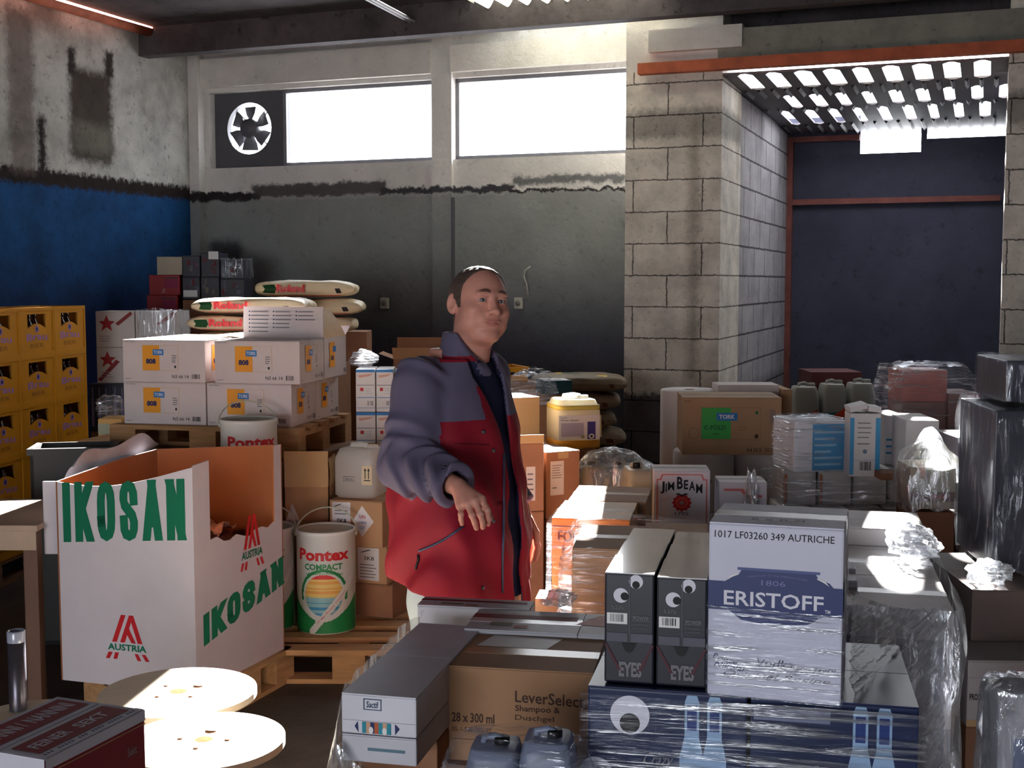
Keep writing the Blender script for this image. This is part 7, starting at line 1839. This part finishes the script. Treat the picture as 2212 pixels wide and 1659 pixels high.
kl = wr_l - el_l; kl = kl / np.linalg.norm(kl); pl2 = (X - wr_l[0]) * kl[0] + (Yg_ - wr_l[1]) * kl[1] + (Z - wr_l[2]) * kl[2] + .01
AL2 = smax(np.maximum(AL, pl2), -smin(cap(G, sh_l, el_l, .064, .056), cap(G, el_l, wr_l, .054, .036), .02), .003)
J = smin(J, np.maximum(AR2, -inT), .022); J = smin(J, np.maximum(AL2, -inT), .022)
v, q = nets(J.astype(np.float32), lo, h); v = smooth_mesh(v, q, 2)
f_ = v[q].mean(1)
def samp(A_, p):
    i = np.clip(((p - np.array(lo)) / h).round().astype(int), 0, np.array(A_.shape) - 1); return A_[i[:, 0], i[:, 1], i[:, 2]]
aT = samp(T2, f_); aA = np.minimum(samp(AR, f_), samp(AL, f_)); aIn = samp(T2 + .009, f_)
mi = np.zeros(len(q), int); x_, y_, z_ = f_[:, 0], f_[:, 1], f_[:, 2]
tor = aT < aA - .004
yk = 1.7 - (896 - 610) * .001407
mi[tor & (z_ < yk)] = 1
plk = (y_ < -.05) & (z_ < 1.395) & (x_ < .03) & (x_ > -.062 - np.clip(z_ - 1.3, 0, .1) * .1); mi[tor & plk] = 1
inn = tor & (aIn < 0) & (z_ < 1.47) & (aA > .012); mi[inn] = 2
cr = np.sqrt((x_ - .016) ** 2 + (y_ + .034) ** 2); col_in = (z_ > 1.45) & (cr < .074); mi[col_in] = 0
red_edge = (z_ > 1.466) & (z_ < 1.482) & (cr > .084) & (x_ < -.02) & tor; mi[red_edge] = 1
jk = npmesh('jacket', rotz(v, AB), q, [JG, JR, JL], mi, man)
# sweater inside
S_ = smax(np.maximum(jt(G, .019), Z - 1.46), hem + .02 - Z, .01); S_ = smin(S_, np.maximum(np.abs(cyl - .066) - .007, np.maximum(1.42 - Z, Z - (1.485 - .05 * np.clip((-.03 - Yg_) / .08, 0, 1)))), .02)
S_ = S_ + .003 * np.sin(Z * 40 + X * 10)
v2, q2 = nets(S_.astype(np.float32), lo, h); npmesh('sweater', rotz(smooth_mesh(v2, q2, 1), AB), q2, [SW], None, man)
# trousers and shoes
lo3 = (-.26, -.24, .06); G3 = grid3(lo3, (.26, .24, .98), .007); d3 = None
for s in (-1, 1):
    l_ = smin(cap(G3, (s * .085, 0, .86), (s * .105, -.01, .48), .105, .078), cap(G3, (s * .105, -.01, .48), (s * .115, .02, .10), .076, .062), .03) + .004 * np.sin(G3[2] * 45 + G3[0] * 20); d3 = l_ if d3 is None else smin(d3, l_, .03)
d3 = smin(d3, ell(G3, (0, 0, .90), (.19, .155, .12)), .04); d3 = np.maximum(d3, np.maximum(.085 - G3[2], G3[2] - .96))
v3, q3 = nets(d3.astype(np.float32), lo3, .007); npmesh('trousers', rotz(smooth_mesh(v3, q3, 1), AB), q3, [TRO], None, man)
SHO = M('dark_shoe', (40, 34, 34), .5, .1)
for s in (-1, 1):
    lo4 = (s * .12 - .08, -.22, -.004); G4 = grid3(lo4, (s * .12 + .08, .12, .14), .006)
    d4 = smin(cap(G4, (s * .11, .04, .045), (s * .125, -.14, .035), .048, .040), cap(G4, (s * .11, .04, .05), (s * .11, .03, .11), .046, .050), .02); d4 = np.maximum(d4, .002 - G4[2])
    v4, q4 = nets(d4.astype(np.float32), lo4, .006); npmesh('shoe', rotz(smooth_mesh(v4, q4, 1), AB), q4, [SHO], None, man)
# zips, snaps and seams laid on the jacket where the camera line meets it
vw = rotz(v, AB) + np.array([CM.x, CM.y, 0]); bvh = BVHTree.FromPolygons([tuple(p) for p in vw], [tuple(int(i) for i in f) for f in q])
def onj(px, py, off=.002):
    d = ray(px, py).normalized(); r = bvh.ray_cast(Vector((0, 0, H)), d)
    p = r[0] if r[0] is not None else at(px, py, 3.6); n_ = r[1] if r[0] is not None else -d
    if n_.dot(d) > 0: n_ = -n_
    p = p + n_ * off; return Vector((p.x - CM.x, p.y - CM.y, p.z)), n_
ZIPM = M('zip_grey_blue', (70, 80, 104), .4, .1, metal=.3); SNAP = M('snap_metal', (120, 116, 120), .3, .1, metal=.8); SEAM = M('seam_dark_red', (96, 14, 34), .8, .1)
b = MB(); pts = [onj(1000 - 95 * t, 1137 + 52 * t + 6 * math.sin(t * 3))[0] for t in [k / 14 for k in range(15)]]; b.tube(pts, .0035, ZIPM, 6); b.build('pocket_zip', man)
b = MB(); b.tube([onj(904, 1198)[0], onj(905, 1210)[0], onj(901, 1222)[0], onj(899, 1230)[0]], .004, DARK, 6); b.build('zip_pull', man)
b = MB(); pts = [onj(1086 + 1.5 * math.sin(t * 5), 905 + 375 * t, .003)[0] for t in [k / 24 for k in range(25)]]; pts = [p for i, p in enumerate(pts) if i == 0 or (p - pts[i - 1]).length < .06]; b.tube(pts, .0035, ZIPM, 6); b.build('front_zip', man)
for (px, py) in ((1044, 933), (1066, 973), (1066, 1126), (1043, 1290 - 20)):
    p, n_ = onj(px, py, .001); b = MB(); b.lathe([(.001, .003), (.005, .0025), (.0068, 0)], SNAP, 16, Matrix.Translation(p) @ n_.to_track_quat('Z', 'Y').to_matrix().to_4x4()); b.build('snap_button', man)
b = MB(); b.tube([onj(982 + 74 * t, 958 + 3 * t, .0005)[0] for t in [k / 8 for k in range(9)]], .002, SEAM, 6); b.build('pocket_seam', man)
